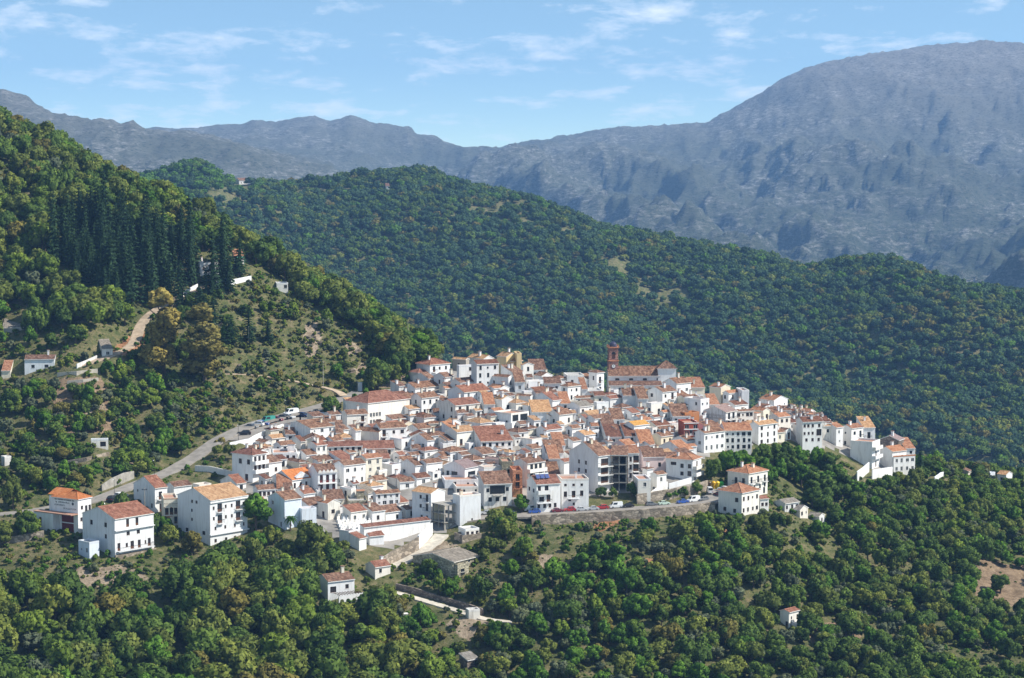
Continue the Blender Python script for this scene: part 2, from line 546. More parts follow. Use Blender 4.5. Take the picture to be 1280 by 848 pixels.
CREST = [(-500, -60, 830), (-200, 70, 815), (0, 160, 800), (60, 187, 790), (130, 226, 780), (200, 255, 770), (270, 292, 755), (330, 330, 740), (380, 362, 725),
         (450, 398, 705), (500, 428, 690), (540, 453, 680), (580, 467, 676), (640, 469, 674), (700, 483, 670), (760, 492, 668), (830, 493, 667),
         (900, 509, 662), (950, 519, 658), (1000, 534, 656), (1040, 549, 656), (1100, 569, 656), (1150, 589, 660), (1200, 596, 668), (1280, 605, 682), (1780, 660, 690)]
LINES = [
    const(1560, 250),
    [(-500, 850, 435), (0, 862, 440), (400, 868, 448), (640, 866, 452), (900, 868, 455), (1280, 875, 466), (1780, 880, 475)],
    [(-500, 700, 520), (0, 692, 503), (100, 706, 498), (180, 706, 500), (265, 694, 506), (340, 690, 508), (420, 735, 490), (480, 716, 503), (545, 678, 520),
     (600, 662, 526), (660, 658, 529), (760, 655, 532), (830, 650, 536), (890, 646, 539), (950, 650, 545), (1020, 656, 560), (1080, 618, 600), (1140, 604, 620),
     (1200, 603, 640), (1280, 613, 645), (1780, 660, 650)],
    [(-500, 650, 555), (0, 640, 530), (100, 633, 532), (150, 614, 545), (200, 618, 548), (265, 622, 547), (340, 604, 556), (420, 612, 554), (480, 612, 560),
     (560, 592, 570), (660, 582, 580), (760, 580, 580), (830, 576, 582), (890, 592, 576), (950, 602, 580), (1020, 594, 604), (1080, 592, 622), (1140, 592, 634),
     (1200, 598, 650), (1280, 607, 660), (1780, 660, 668)],
    [(-500, 560, 610), (0, 560, 580), (100, 562, 572), (180, 596, 562), (215, 586, 572), (245, 568, 582), (270, 548, 592), (310, 532, 606), (350, 518, 617), (400, 507, 628),
     (445, 492, 642), (520, 478, 657), (580, 468, 666), (640, 470, 664), (700, 484, 660), (760, 493, 657), (830, 494, 656), (900, 510, 651), (950, 520, 647),
     (1000, 535, 645), (1040, 550, 645), (1100, 570, 645), (1150, 590, 648), (1200, 597, 658), (1280, 606, 670), (1780, 660, 678)],
    CREST,
    [(p, y + 45 + 0.10 * max(0, 470 - y), d + 110) for p, y, d in CREST],
    const(875, 1010),
    [(-500, 660, 1180), (300, 640, 1180), (640, 620, 1180), (1000, 605, 1170), (1280, 605, 1160), (1780, 610, 1160)],
    [(-500, 420, 1560), (300, 400, 1560), (640, 420, 1540), (800, 440, 1500), (1000, 455, 1450), (1280, 475, 1380), (1780, 540, 1380)],
    [(-500, 250, 1900), (100, 240, 1900), (200, 228, 1900), (240, 218, 1950), (300, 232, 1950), (340, 226, 1960), (400, 224, 2000), (470, 218, 2000), (540, 226, 2000), (600, 236, 2000), (660, 253, 1950),
     (720, 275, 1900), (780, 293, 1850), (840, 297, 1850), (900, 305, 1800), (960, 318, 1800), (1010, 330, 1750), (1060, 323, 1750), (1120, 325, 1700), (1170, 345, 1650),
     (1220, 361, 1600), (1280, 371, 1600), (1500, 425, 1600), (1780, 460, 1600)],
    const(520, 2700),
    [(-500, 340, 3500), (400, 340, 3500), (640, 345, 3400), (1000, 370, 3300), (1150, 380, 3200), (1230, 350, 3100), (1280, 310, 3050), (1400, 290, 3000), (1780, 260, 3000)],
    [(-500, 60, 4700), (-200, 85, 4700), (0, 112, 4700), (12, 110, 4700), (25, 116, 4700), (40, 118, 4690), (55, 129, 4650), (75, 138, 4650), (90, 141, 4650), (110, 148, 4620), (130, 151, 4600), (160, 158, 4600), (171, 155, 4600), (182, 160, 4600), (240, 169, 4600), (300, 184, 4550), (380, 206, 4500), (440, 225, 4450),
     (520, 252, 4400), (640, 270, 4300), (800, 288, 4200), (1000, 290, 4200), (1280, 290, 4300), (1780, 270, 4300)],
    [(-500, 160, 5500), (0, 178, 5500), (200, 190, 5500), (330, 190, 5500), (440, 200, 5500), (520, 222, 5400), (640, 240, 5300), (800, 235, 5300), (900, 225, 5300), (1000, 200, 5300), (1140, 180, 5300), (1280, 185, 5300), (1780, 190, 5300)],
    [(-500, 190, 7000), (0, 178, 7000), (120, 168, 7000), (240, 162, 7000), (300, 158, 7000), (322, 152, 7000), (345, 156, 7000), (372, 150, 7000), (396, 147, 7000), (412, 152, 7000), (426, 149, 7000), (440, 145, 6900), (454, 151, 6900), (470, 156, 6900), (500, 160, 6900), (514, 162, 6900), (522, 169, 6900), (545, 172, 6900), (560, 180, 6900), (600, 188, 6900), (640, 181, 6900), (680, 174, 6900), (720, 170, 6900),
     (760, 163, 6900), (790, 160, 6900), (840, 156, 6900), (880, 152, 6900), (900, 141, 6900), (940, 117, 6900), (985, 91, 6900), (1010, 82, 6900), (1060, 69, 6900), (1120, 60, 6900),
     (1180, 56, 6900), (1280, 57, 6900), (1400, 70, 6900), (1780, 120, 6900)],
    const(290, 9000),
]
KD = 0.9936
NCOL_PX = np.arange(-420, 1701, 6.0)
FCOL_PX = np.arange(-420, 1701, 4.0)
NEAR_D = np.arange(250.0, 1001.0, 2.5)
FAR_D = np.concatenate([np.arange(1000, 2101, 11.0), np.geomspace(2125, 9000, 230)])


def terrain_grid(cols, Ds):
    lp = []
    for L in LINES:
        xs = [p for p, _, _ in L]
        lp.append((pchip(xs, [q for _, q, _ in L], cols), pchip(xs, [d for _, _, d in L], cols)))
    Z = np.zeros((len(Ds), len(cols)))
    for c in range(len(cols)):
        dk, tk = [], []
        for py, D in lp:
            v = (424.0 - py[c]) / F
            t = (-SP + v * CP) / (CP + v * SP)
            d = D[c]
            if dk and d < dk[-1] + 6:
                d = dk[-1] + 6
            dk.append(d)
            tk.append(t)
        Z[:, c] = pchip(dk, tk, Ds) * Ds
    return Z


def col_a(px):
    return (px - 640.0) / F / KD


A_N = col_a(NCOL_PX)
A_F = col_a(FCOL_PX)
ZN = terrain_grid(NCOL_PX, NEAR_D)
ZF = terrain_grid(FCOL_PX, FAR_D)
XN = A_N[None, :] * NEAR_D[:, None]
YN = np.repeat(NEAR_D[:, None], len(A_N), 1)
XF = A_F[None, :] * FAR_D[:, None]
YF = np.repeat(FAR_D[:, None], len(A_F), 1)
# natural unevenness
ZN += (fbm(XN / 22, YN / 22, 4, 3) - 0.5) * 3.0 * np.clip((YN - 260) / 100, 0, 1)
wm = np.clip((YF - 1050) / 150, 0, 1) * np.clip((2600 - YF) / 300, 0, 1)
gul = fbm(XF / 190, YF / 240, 4, 11, 0.5, True)
fold = fbm(XF / 420 + YF / 1500, YF / 900, 3, 14, 0.5, True)
ridge_m = pchip([p for p, _, _ in LINES[10]], [d for _, _, d in LINES[10]], FCOL_PX)
wmr = np.clip(np.abs(YF - ridge_m[None, :]) / 330, 0.0, 1)
ZF += wm * ((gul - 0.62) * 30 + wmr * (fold - 0.6) * 75)
wf = np.clip((YF - 2500) / 700, 0, 1)
wx = XF + 160 * (fbm(XF / 500, YF / 500, 3, 91) - 0.5)
wy = YF + 260 * (fbm(XF / 600 + 9, YF / 600, 3, 95) - 0.5)
big = fbm(wx / 620 + 0.4 + wy / 2600, wy / 1500, 6, 21, 0.55, True)
med = fbm(wx / 210 - wy / 900, wy / 560, 5, 33, 0.6, True)
sm = fbm(XF / 55, YF / 110, 4, 41, 0.6, True)
ridge_a = np.full(len(FCOL_PX), 6900.0)
ridge_b = pchip([p for p, _, _ in LINES[13]], [d for _, _, d in LINES[13]], FCOL_PX)
left_w = np.clip((520 - FCOL_PX) / 120, 0, 1)
spur = fbm(wx / 760 + wy / 4200 + 3.3, wy / 4200, 3, 57, 0.45, True)
skyl = np.clip(np.abs(YF - ridge_a[None, :]) / 1300, 0.15, 1)
skyl = np.minimum(skyl, np.maximum(np.clip(np.abs(YF - ridge_b[None, :]) / 700, 0.16, 1), 1 - left_w[None, :]))
skyl = skyl * np.where(YF > 4950, 1 - 0.7 * left_w[None, :], 1.0)
ZF += wf * skyl * ((big - 0.60) * 210 + (med - 0.6) * 85 + skyl * (spur - 0.58) * 170)
ZF += wf * np.maximum(skyl, 0.6) * (sm - 0.6) * 36
ZF += wf * np.maximum(skyl, 0.5) * (fbm(XF / 150, YF / 300, 4, 61, 0.6, True) - 0.6) * 45 * np.clip(left_w + 0.35, 0, 1)[None, :]
# close the seam between the two sheets
for c in range(len(A_N)):
    ZN[-1, c] = np.interp(A_N[c], A_F, ZF[0])


def zn(x, y):
    """height of the near land."""
    a = x / y
    c = (a - A_N[0]) / (A_N[1] - A_N[0])
    r = (y - 250.0) / 2.5
    c = min(max(c, 0), len(A_N) - 1.001)
    r = min(max(r, 0), len(NEAR_D) - 1.001)
    i, j = int(r), int(c)
    fr, fc = r - i, c - j
    return (ZN[i, j] * (1 - fr) * (1 - fc) + ZN[i + 1, j] * fr * (1 - fc) + ZN[i, j + 1] * (1 - fr) * fc + ZN[i + 1, j + 1] * fr * fc)


def col_profile(Z, A, a):
    c = min(max((a - A[0]) / (A[1] - A[0]), 0), len(A) - 1.001)
    j = int(c)
    return Z[:, j] * (1 - (c - j)) + Z[:, j + 1] * (c - j)


def hit(px, py, dmax=735.0):
    """where the line of sight through a pixel first meets the near land."""
    a, t = ray(px, py)
    pr = col_profile(ZN, A_N, a) / NEAR_D
    k = np.nonzero((pr >= t) & (NEAR_D <= dmax))[0]
    if len(k) == 0:
        sel = np.where((NEAR_D > 420) & (NEAR_D <= dmax), pr, -9)
        i = int(np.argmax(sel))
        D = NEAR_D[i]
        return Vector((a * D, D, pr[i] * D))
    i = k[0]
    s = (t - pr[i - 1]) / (pr[i] - pr[i - 1]) if i else 0
    D = NEAR_D[i - 1] + s * 2.5
    return Vector((a * D, D, t * D))


def hit_far(px, py, dmin=1100):
    a, t = ray(px, py)
    pr = col_profile(ZF, A_F, a) / FAR_D
    k = np.nonzero((pr >= t) & (FAR_D >= dmin))[0]
    D = FAR_D[k[0]]
    return Vector((a * D, D, t * D))


# roads cut their own level bed into the slope
def road_points(pix, step=3.0):
    P = [hit(*p) for p in pix]
    pts = []
    for k in range(len(P) - 1):
        p0, p1, p2, p3 = P[max(k - 1, 0)], P[k], P[k + 1], P[min(k + 2, len(P) - 1)]
        n = max(2, int((p2 - p1).length / step))
        for i in range(n):
            t = i / n
            pts.append(0.5 * ((2 * p1) + (p2 - p0) * t + (2 * p0 - 5 * p1 + 4 * p2 - p3) * t * t + (3 * p1 - p0 - 3 * p2 + p3) * t ** 3))
    pts.append(P[-1].copy())
    z = np.array([p.z for p in pts])
    for _ in range(6):
        z[1:-1] = (z[:-2] + 2 * z[1:-1] + z[2:]) / 4
    for p, q in zip(pts, z):
        p.z = q
    return pts


def cut_bed(pts, half, soft):
    R = np.array([(p.x, p.y, p.z) for p in pts])
    m = (XN > R[:, 0].min() - 25) & (XN < R[:, 0].max() + 25) & (YN > R[:, 1].min() - 25) & (YN < R[:, 1].max() + 25)
    idx = np.nonzero(m)
    for i, j in zip(*idx):
        d2 = (R[:, 0] - XN[i, j]) ** 2 + (R[:, 1] - YN[i, j]) ** 2
        k = int(np.argmin(d2))
        d = math.sqrt(d2[k])
        if d < half + soft:
            w = 1.0 if d < half else 1 - (d - half) / soft
            w = w * w * (3 - 2 * w)
            ZN[i, j] = ZN[i, j] * (1 - w) + (R[k, 2] - 0.12) * w


ROADS = {
    'hill_road': ([(-60, 648), (30, 640), (70, 633), (110, 628), (150, 613), (200, 594), (228, 582), (246, 570), (262, 556), (285, 543), (315, 531), (350, 520), (400, 508), (432, 497), (448, 490)], 2.6, 'asphalt'),
    'front_road': ([(575, 650), (600, 646), (630, 644), (660, 643.5), (700, 642), (740, 640), (780, 637.5), (830, 633), (880, 628.5), (897, 621), (902, 612)], 3.6, 'asphalt'),
    'dirt_track': ([(430, 495), (418, 488), (390, 481), (350, 473), (310, 468), (268, 467)], 1.5, 'dirt'),
    'concrete_path': ([(462, 737), (490, 739), (515, 746), (545, 756), (575, 764), (605, 774), (640, 778)], 1.3, 'pale_concrete'),
    'cobbled_lane': ([(478, 712), (500, 705), (520, 694), (540, 680), (552, 668)], 2.0, 'pale_concrete'),
    'winding_track': ([(100, 458), (130, 447), (150, 441), (166, 432), (172, 418), (178, 402), (200, 384), (235, 366), (260, 356)], 1.8, 'dirt'),
}
ROADS['car_park'] = ([(294, 551), (312, 541.5), (334, 532.5), (354, 527), (379, 522), (405, 519.5), (430, 518)], 2.9, 'asphalt')
RP = {k: road_points(v[0]) for k, v in ROADS.items()}
for k, v in ROADS.items():
    cut_bed(RP[k], v[1] + 1.2, 1.6 if k in ('front_road', 'car_park') else 5.0)


# the yards below the car park lie a storey lower, behind its wall
yard = []
for k, p in enumerate(RP['car_park']):
    d = RP['car_park'][min(k + 1, len(RP['car_park']) - 1)] - RP['car_park'][max(k - 1, 0)]
    n = Vector((d.y, -d.x, 0)).normalized()
    yard.append(p + n * 8.4 + Vector((0, 0, -2.6)))
cut_bed(yard, 2.6, 3.5)
# the bank under the front road falls away behind its retaining wall
bank = []
for k, p in enumerate(RP['front_road']):
    if 652 <= proj(*p)[0] <= 893:
        d = RP['front_road'][min(k + 1, len(RP['front_road']) - 1)] - RP['front_road'][max(k - 1, 0)]
        bank.append(p + Vector((d.y, -d.x, 0)).normalized() * 8.0 + Vector((0, 0, -2.3)))
cut_bed(bank, 2.8, 5.0)
# no earth above any road bed
for k, v in ROADS.items():
    for p in RP[k]:
        for i in range(max(0, int((p.y - 8 - 250) / 2.5)), int((p.y + 8 - 250) / 2.5) + 1):
            xs_ = XN[i]
            j0, j1 = np.searchsorted(xs_, p.x - 8), np.searchsorted(xs_, p.x + 8)
            for j in range(j0, j1):
                if math.hypot(XN[i, j] - p.x, YN[i, j] - p.y) < v[1] + 1.3:
                    ZN[i, j] = min(ZN[i, j], p.z - 0.12)


def grid_mesh(name, X, Y, Z, mat):
    r, c = Z.shape
    me = bpy.data.meshes.new(name)
    me.vertices.add(r * c)
    me.vertices.foreach_set('co', np.stack([X, Y, Z], -1).astype(np.float32).ravel())
    i = np.arange(r - 1)[:, None] * c + np.arange(c - 1)[None, :]
    q = np.stack([i, i + 1, i + c + 1, i + c], -1).reshape(-1, 4)
    me.loops.add(q.size)
    me.polygons.add(len(q))
    me.polygons.foreach_set('loop_start', np.arange(0, q.size, 4, dtype=np.int32))
    me.loops.foreach_set('vertex_index', q.astype(np.int32).ravel())
    me.polygons.foreach_set('use_smooth', np.ones(len(q), bool))
    me.update()
    me.validate()
    me.materials.append(mat)
    return me


# where the soil lies bare: pale, brown and orange patches with soft edges (ground pixels)
BARE_POLYS = {
    'pale_soil': [[(655, 700), (690, 693), (700, 702), (668, 712)], [(378, 408), (392, 402), (404, 410), (398, 440), (388, 452), (380, 440)], [(428, 430), (448, 426), (450, 440), (434, 446)],
                  [(92, 508), (128, 500), (134, 514), (100, 524)], [(120, 578), (170, 566), (178, 578), (140, 588)], [(60, 706), (100, 712), (160, 706), (190, 724), (110, 734)], [(552, 780), (600, 770), (640, 786), (590, 802)], [(440, 460), (466, 452), (480, 466), (448, 474)],
                  [(470, 470), (506, 466), (504, 484), (474, 486)], [(500, 690), (560, 676), (590, 690), (560, 704)]],
    'brown_soil': [[(1206, 712), (1236, 696), (1262, 708), (1310, 690), (1310, 770), (1262, 756), (1240, 766), (1218, 742)], [(60, 480), (130, 470), (140, 540), (80, 545)], [(1000, 784), (1060, 776), (1080, 800), (1020, 806)]],
    'orange_soil': [[(742, 657), (775, 642), (794, 645), (768, 657), (748, 667)], [(720, 690), (748, 682), (776, 686), (768, 696), (735, 700)], [(798, 703), (814, 694), (820, 706), (806, 718)], [(140, 440), (178, 410), (188, 424), (158, 448)], [(540, 690), (575, 684), (580, 692), (548, 698)], [(890, 655), (930, 650), (934, 660), (896, 664)]],
}
BARE_MASK = {}
PXN, PYN = None, None
_d = YN * CP - ZN * SP
PXN = 640 + F * XN / _d
PYN = 424 - F * (YN * SP + ZN * CP) / _d
for nm, polys in BARE_POLYS.items():
    mk0 = np.zeros_like(ZN)
    for pl_ in polys:
        xs_, ys_p = [q[0] for q in pl_], [q[1] for q in pl_]
        for i, j in zip(*np.nonzero((PXN > min(xs_)) & (PXN < max(xs_)) & (PYN > min(ys_p)) & (PYN < max(ys_p)) & (YN < 760) & (YN > 420))):
            if inpoly(PXN[i, j], PYN[i, j], pl_):
                mk0[i, j] = 1
    for _ in range(3):
        mk0[1:-1, 1:-1] = (mk0[1:-1, 1:-1] * 4 + mk0[:-2, 1:-1] + mk0[2:, 1:-1] + mk0[1:-1, :-2] + mk0[1:-1, 2:]) / 8
    BARE_MASK[nm] = mk0

# ground materials
m, nt, b = new_mat('dry_hillside_soil_and_grass')
geo = nnode(nt, 'ShaderNodeNewGeometry')
na = nnode(nt, 'ShaderNodeTexNoise', Scale=0.045, Detail=5.0, Roughness=0.6)
nb = nnode(nt, 'ShaderNodeTexNoise', Scale=0.36, Detail=9.0, Roughness=0.78)
for n in (na, nb):
    nt.links.new(geo.outputs['Position'], n.inputs['Vector'])
ca = ramp(nt, na.outputs['Fac'], [(0.36, (0.060, 0.095, 0.024)), (0.52, (0.115, 0.125, 0.042)), (0.68, (0.22, 0.165, 0.09))])
cb = ramp(nt, nb.outputs['Fac'], [(0.36, (0.035, 0.060, 0.014)), (0.50, (0.115, 0.115, 0.042)), (0.66, (0.29, 0.215, 0.13))])
soil_c = mixc(nt, ca, cb, 0.7)
nedge = nnode(nt, 'ShaderNodeTexNoise', Scale=0.22, Detail=6.0, Roughness=0.7)
nt.links.new(geo.outputs['Position'], nedge.inputs['Vector'])
for nm, c0, c1 in (('brown_soil', (0.13, 0.085, 0.048), (0.36, 0.26, 0.165)), ('pale_soil', (0.17, 0.125, 0.08), (0.44, 0.35, 0.25)), ('orange_soil', (0.22, 0.10, 0.045), (0.48, 0.25, 0.13))):
    at = nnode(nt, 'ShaderNodeAttribute')
    at.attribute_name = nm
    ad = nnode(nt, 'ShaderNodeMath', operation='ADD')
    nt.links.new(at.outputs['Fac'], ad.inputs[0])
    nt.links.new(nedge.outputs['Fac'], ad.inputs[1])
    fmask = ramp(nt, ad.outputs[0], [(0.93, 0.0), (1.13, 1.0)])
    soil_c = mixc(nt, soil_c, ramp(nt, nb.outputs['Fac'], [(0.36, c0), (0.64, c1)]), fmask)
nt.links.new(soil_c, b.inputs['Base Color'])
bp = nnode(nt, 'ShaderNodeBump')
bp.inputs['Strength'].default_value = 1.0
bp.inputs['Distance'].default_value = 1.0
nt.links.new(nb.outputs['Fac'], bp.inputs['Height'])
nt.links.new(bp.outputs[0], b.inputs['Normal'])
M['soil'] = m

m, nt, b = new_mat('distant_mountain_rock_and_scrub')
geo = nnode(nt, 'ShaderNodeNewGeometry')
mpp = nnode(nt, 'ShaderNodeMapping')
mpp.inputs['Scale'].default_value = (1, 0.8, 3.2)
nt.links.new(geo.outputs['Position'], mpp.inputs[0])
na = nnode(nt, 'ShaderNodeTexNoise', Scale=0.0035, Detail=7.0, Roughness=0.62)
nb = nnode(nt, 'ShaderNodeTexNoise', Scale=0.042, Detail=10.0, Roughness=0.82)
vo = nnode(nt, 'ShaderNodeTexVoronoi', Scale=0.085)
vo.inputs['Randomness'].default_value = 1.0
for n in (na, nb, vo):
    nt.links.new(mpp.outputs[0], n.inputs['Vector'])
sepn = nnode(nt, 'ShaderNodeSeparateXYZ')
nt.links.new(geo.outputs['Position'], sepn.inputs[0])
hmap = nnode(nt, 'ShaderNodeMapRange')
hmap.inputs['From Min'].default_value = -220
hmap.inputs['From Max'].default_value = 330
nt.links.new(sepn.outputs['Z'], hmap.inputs['Value'])
scrub = ramp(nt, hmap.outputs[0], [(0.0, (0.060, 0.080, 0.040)), (0.45, (0.125, 0.130, 0.085)), (0.8, (0.215, 0.20, 0.16)), (1.0, (0.26, 0.235, 0.19))])
rock = ramp(nt, nb.outputs['Fac'], [(0.40, (0.10, 0.10, 0.095)), (0.60, (0.46, 0.435, 0.40))])
mask = ramp(nt, nb.outputs['Fac'], [(0.47, 0.0), (0.60, 1.0)])
m2 = ramp(nt, na.outputs['Fac'], [(0.44, 0.15), (0.60, 0.85)])
mm = nnode(nt, 'ShaderNodeMath', operation='MULTIPLY')
nt.links.new(mask, mm.inputs[0])
nt.links.new(m2, mm.inputs[1])
cc = mixc(nt, scrub, rock, mm.outputs[0])
bush = ramp(nt, vo.outputs['Distance'], [(0.26, 0.95), (0.42, 0.0)])
bm = ramp(nt, nb.outputs['Fac'], [(0.40, 1.0), (0.62, 0.1)])
m3 = nnode(nt, 'ShaderNodeMath', operation='MULTIPLY')
nt.links.new(bush, m3.inputs[0])
nt.links.new(bm, m3.inputs[1])
cc = mixc(nt, cc, (0.022, 0.034, 0.018), m3.outputs[0])
nt.links.new(cc, b.inputs['Base Color'])
bp = nnode(nt, 'ShaderNodeBump')
bp.inputs['Strength'].default_value = 1.0
bp.inputs['Distance'].default_value = 14.0
nt.links.new(nb.outputs['Fac'], bp.inputs['Height'])
nt.links.new(bp.outputs[0], b.inputs['Normal'])
M['mountain'] = m

hs_me = grid_mesh('hillside', XN, YN, ZN, M['soil'])
for nm, mk0 in BARE_MASK.items():
    at = hs_me.attributes.new(nm, 'FLOAT', 'POINT')
    at.data.foreach_set('value', mk0.astype(np.float32).ravel())
tag(link('hillside', hs_me), kind='structure')
kmid = int(np.searchsorted(FAR_D, 2300))
tag(link('wooded_hill', grid_mesh('wooded_hill', XF[:kmid + 1], YF[:kmid + 1], ZF[:kmid + 1], M['soil'])), kind='structure')
tag(link('mountains', grid_mesh('mountains', XF[kmid:], YF[kmid:], ZF[kmid:], M['mountain'])), kind='structure')


def ribbon(name, pts, half, mat, lift=0.05):
    mb = MB()
    L, R_ = [], []
    for k, p in enumerate(pts):
        d = (pts[min(k + 1, len(pts) - 1)] - pts[max(k - 1, 0)])
        n = Vector((-d.y, d.x, 0)).normalized()
        L.append(p + n * half + Vector((0, 0, lift)))
        R_.append(p - n * half + Vector((0, 0, lift)))
    for k in range(len(pts) - 1):
        mb.poly([R_[k], R_[k + 1], L[k + 1], L[k]])
    # side skirts so that the road has a body
    for S, sg in ((L, 1), (R_, -1)):
        for k in range(len(pts) - 1):
            a, c = S[k], S[k + 1]
            dn = Vector((0, 0, -0.5))
            mb.poly([a, c, c + dn, a + dn][::sg])
    return tag(mb.build(name, M[mat]), kind='structure')


for k, v in ROADS.items():
    ribbon(k, RP[k], v[1], v[2])
# paved lanes and yards between the houses: one grey sheet just above the ground, darkened to stand for shadow gaps
P_PAVE = [(300, 566), (330, 540), (372, 526), (436, 512), (462, 492), (505, 484), (522, 466), (560, 461), (660, 462), (760, 488), (850, 488), (900, 505), (960, 514), (1040, 544), (1138, 580), (1120, 594), (1095, 590), (1040, 562), (985, 552), (895, 562), (868, 582), (866, 610), (600, 640), (556, 668), (478, 690), (428, 676), (340, 654), (322, 632), (296, 612)]
pm_ = MB()
idn = {}


def pv(i, j):
    if (i, j) not in idn:
        idn[i, j] = len(pm_.v)
        pm_.v.append((XN[i, j], YN[i, j], ZN[i, j] + 0.06))
    return idn[i, j]


for i in range(int((480 - 250) / 2.5), int((680 - 250) / 2.5)):
    for j in range(len(A_N) - 1):
        qx, qy = proj(XN[i, j], YN[i, j], ZN[i, j])
        if inpoly(qx, qy, P_PAVE):
            pm_.f.append((pv(i, j), pv(i, j + 1), pv(i + 1, j + 1), pv(i + 1, j)))
            pm_.m.append(0)
            pm_.uv.append(None)
M['paving'] = plain('shadow_grey_lane_paving', (0.27, 0.25, 0.225), 0.9, 0, 0.25, 0.25)
tag(pm_.build('village_lanes', M['paving'], None, True), kind='structure')
ROADXY = [(p.x, p.y, ROADS[k][1]) for k in RP for p in RP[k]]
# ------------------------------------------------------------------ buildings
WIN_CACHE = {}


def opening_mesh(kind, w, h, frame):
    """window / door seen from outside, standing in the plane y = 0 (outside is -y), origin at its lower middle."""
    key = (kind, round(w, 2), round(h, 2), frame)
    if key in WIN_CACHE:
        return WIN_CACHE[key]
    mb = MB()
    fr = 0.07
    x0, x1 = -w / 2, w / 2
    if kind == 'garage_door':
        n = max(3, int(h / 0.45))
        for k in range(n):
            mb.box(x0, -0.03, h * k / n + 0.015, x1, 0.03, h * (k + 1) / n - 0.015)
        mb.poly([(x0, 0.02, 0), (x1, 0.02, 0), (x1, 0.02, h), (x0, 0.02, h)], 1)
    else:
        for a in ((x0, 0, x0 + fr, h), (x1 - fr, 0, x1, h), (x0 + fr, h - fr, x1 - fr, h), (x0 + fr, 0, x1 - fr, fr)):
            mb.box(a[0], -0.03, a[1], a[2], 0.04, a[3])
        nx = max(2, int(round(w / 0.6)))
        for k in range(1, nx):
            xm = x0 + w * k / nx
            mb.box(xm - 0.03, -0.025, fr, xm + 0.03, 0.035, h - fr)
        zb = 0.0
        if kind == 'door':
            mb.box(x0 + fr, -0.015, fr, x1 - fr, 0.02, h * 0.33)
            zb = h * 0.33
        mb.poly([(x0, 0.012, zb), (x1, 0.012, zb), (x1, 0.012, h), (x0, 0.012, h)], 1)
        if kind == 'window':
            mb.box(x0 - 0.06, -0.2, -0.06, x1 + 0.06, 0.03, -0.004, 2)
    me = mb.mesh(kind, [M[frame], M['glass'], M['white_frame']])
    WIN_CACHE[key] = me
    return me


BALC = {}


def balcony_mesh(w, d, solid=False, mat='w'):
    key = (round(w, 1), round(d, 1), solid, mat)
    if key not in BALC:
        mb = MB()
        mb.box(-w / 2, -d, -0.14, w / 2, -0.003, 0, 0)
        if solid:
            mb.box(-w / 2, -d, 0, w / 2, -d + 0.12, 0.9, 0)
            mb.box(-w / 2, -d + 0.12, 0, -w / 2 + 0.12, -0.003, 0.9, 0)
            mb.box(w / 2 - 0.12, -d + 0.12, 0, w / 2, -0.003, 0.9, 0)
        else:
            mb.box(-w / 2, -d, 0.92, w / 2, -d + 0.05, 0.98, 1)
            mb.box(-w / 2, -d + 0.05, 0.92, -w / 2 + 0.05, -0.003, 0.98, 1)
            mb.box(w / 2 - 0.05, -d + 0.05, 0.92, w / 2, -0.003, 0.98, 1)
            n = max(4, int(w / 0.22))
            for k in range(n + 1):
                x = -w / 2 + 0.025 + (w - 0.05) * k / n
                mb.box(x - 0.015, -d + 0.01, 0, x + 0.015, -d + 0.04, 0.92, 1, False)
        BALC[key] = mb.mesh('balcony', [M[mat], M['iron']])
    return BALC[key]


CHIM = {}


def chimney_mesh(w, h, mat):
    key = (w, h, mat)
    if key not in CHIM:
        mb = MB()
        a = w / 2
        mb.box(-a, -a, -1.2, a, a, h - 0.3)
        mb.box(-a - 0.07, -a - 0.07, h - 0.3, a + 0.07, a + 0.07, h - 0.2)
        for sx in (-1, 1):
            for sy in (-1, 1):
                mb.box(sx * a * 0.7 - 0.08, sy * a * 0.7 - 0.08, h - 0.2, sx * a * 0.7 + 0.08, sy * a * 0.7 + 0.08, h, 0)
        mb.box(-a - 0.1, -a - 0.1, h, a + 0.1, a + 0.1, h + 0.09, 1)
        CHIM[key] = mb.mesh('chimney', [M[mat], TR['b']])
    return CHIM[key]


def holed_wall(mb, P0, U, N, width, z0, z1, holes, depth=0.2, mi=0):
    """one facade: a grid of quads round its openings, with reveals that run back into the wall."""
    P0, U, N = Vector(P0), Vector(U), Vector(N)
    hs = [h for h in holes if h[0] > 0.05 and h[1] < width - 0.05 and h[2] > z0 + 0.02 and h[3] < z1 - 0.05]
    xs = sorted(set([0, width] + [round(v, 3) for h in hs for v in h[:2]]))
    zs = sorted(set([z0, z1] + [round(v, 3) for h in hs for v in h[2:4]]))

    def P(x, z, d=0.0):
        return P0 + U * x - N * d + Vector((0, 0, z))
    for i in range(len(xs) - 1):
        for j in range(len(zs) - 1):
            cx, cz = (xs[i] + xs[i + 1]) / 2, (zs[j] + zs[j + 1]) / 2
            if any(h[0] < cx < h[1] and h[2] < cz < h[3] for h in hs):
                continue
            mb.poly([P(xs[i], zs[j]), P(xs[i + 1], zs[j]), P(xs[i + 1], zs[j + 1]), P(xs[i], zs[j + 1])], mi)
    for h in hs:
        x0, x1, a, c = h[:4]
        dp = h[4] if len(h) > 4 and h[4] else depth
        mb.poly([P(x0, a), P(x0, c), P(x0, c, dp), P(x0, a, dp)], mi)
        mb.poly([P(x1, c), P(x1, a), P(x1, a, dp), P(x1, c, dp)], mi)
        mb.poly([P(x0, a), P(x0, a, dp), P(x1, a, dp), P(x1, a)], mi)
        mb.poly([P(x0, c, dp), P(x0, c), P(x1, c), P(x1, c, dp)], mi)
        if dp > 0.6:
            mb.poly([P(x0, a, dp), P(x0, c, dp), P(x1, c, dp), P(x1, a, dp)], mi)
    return hs


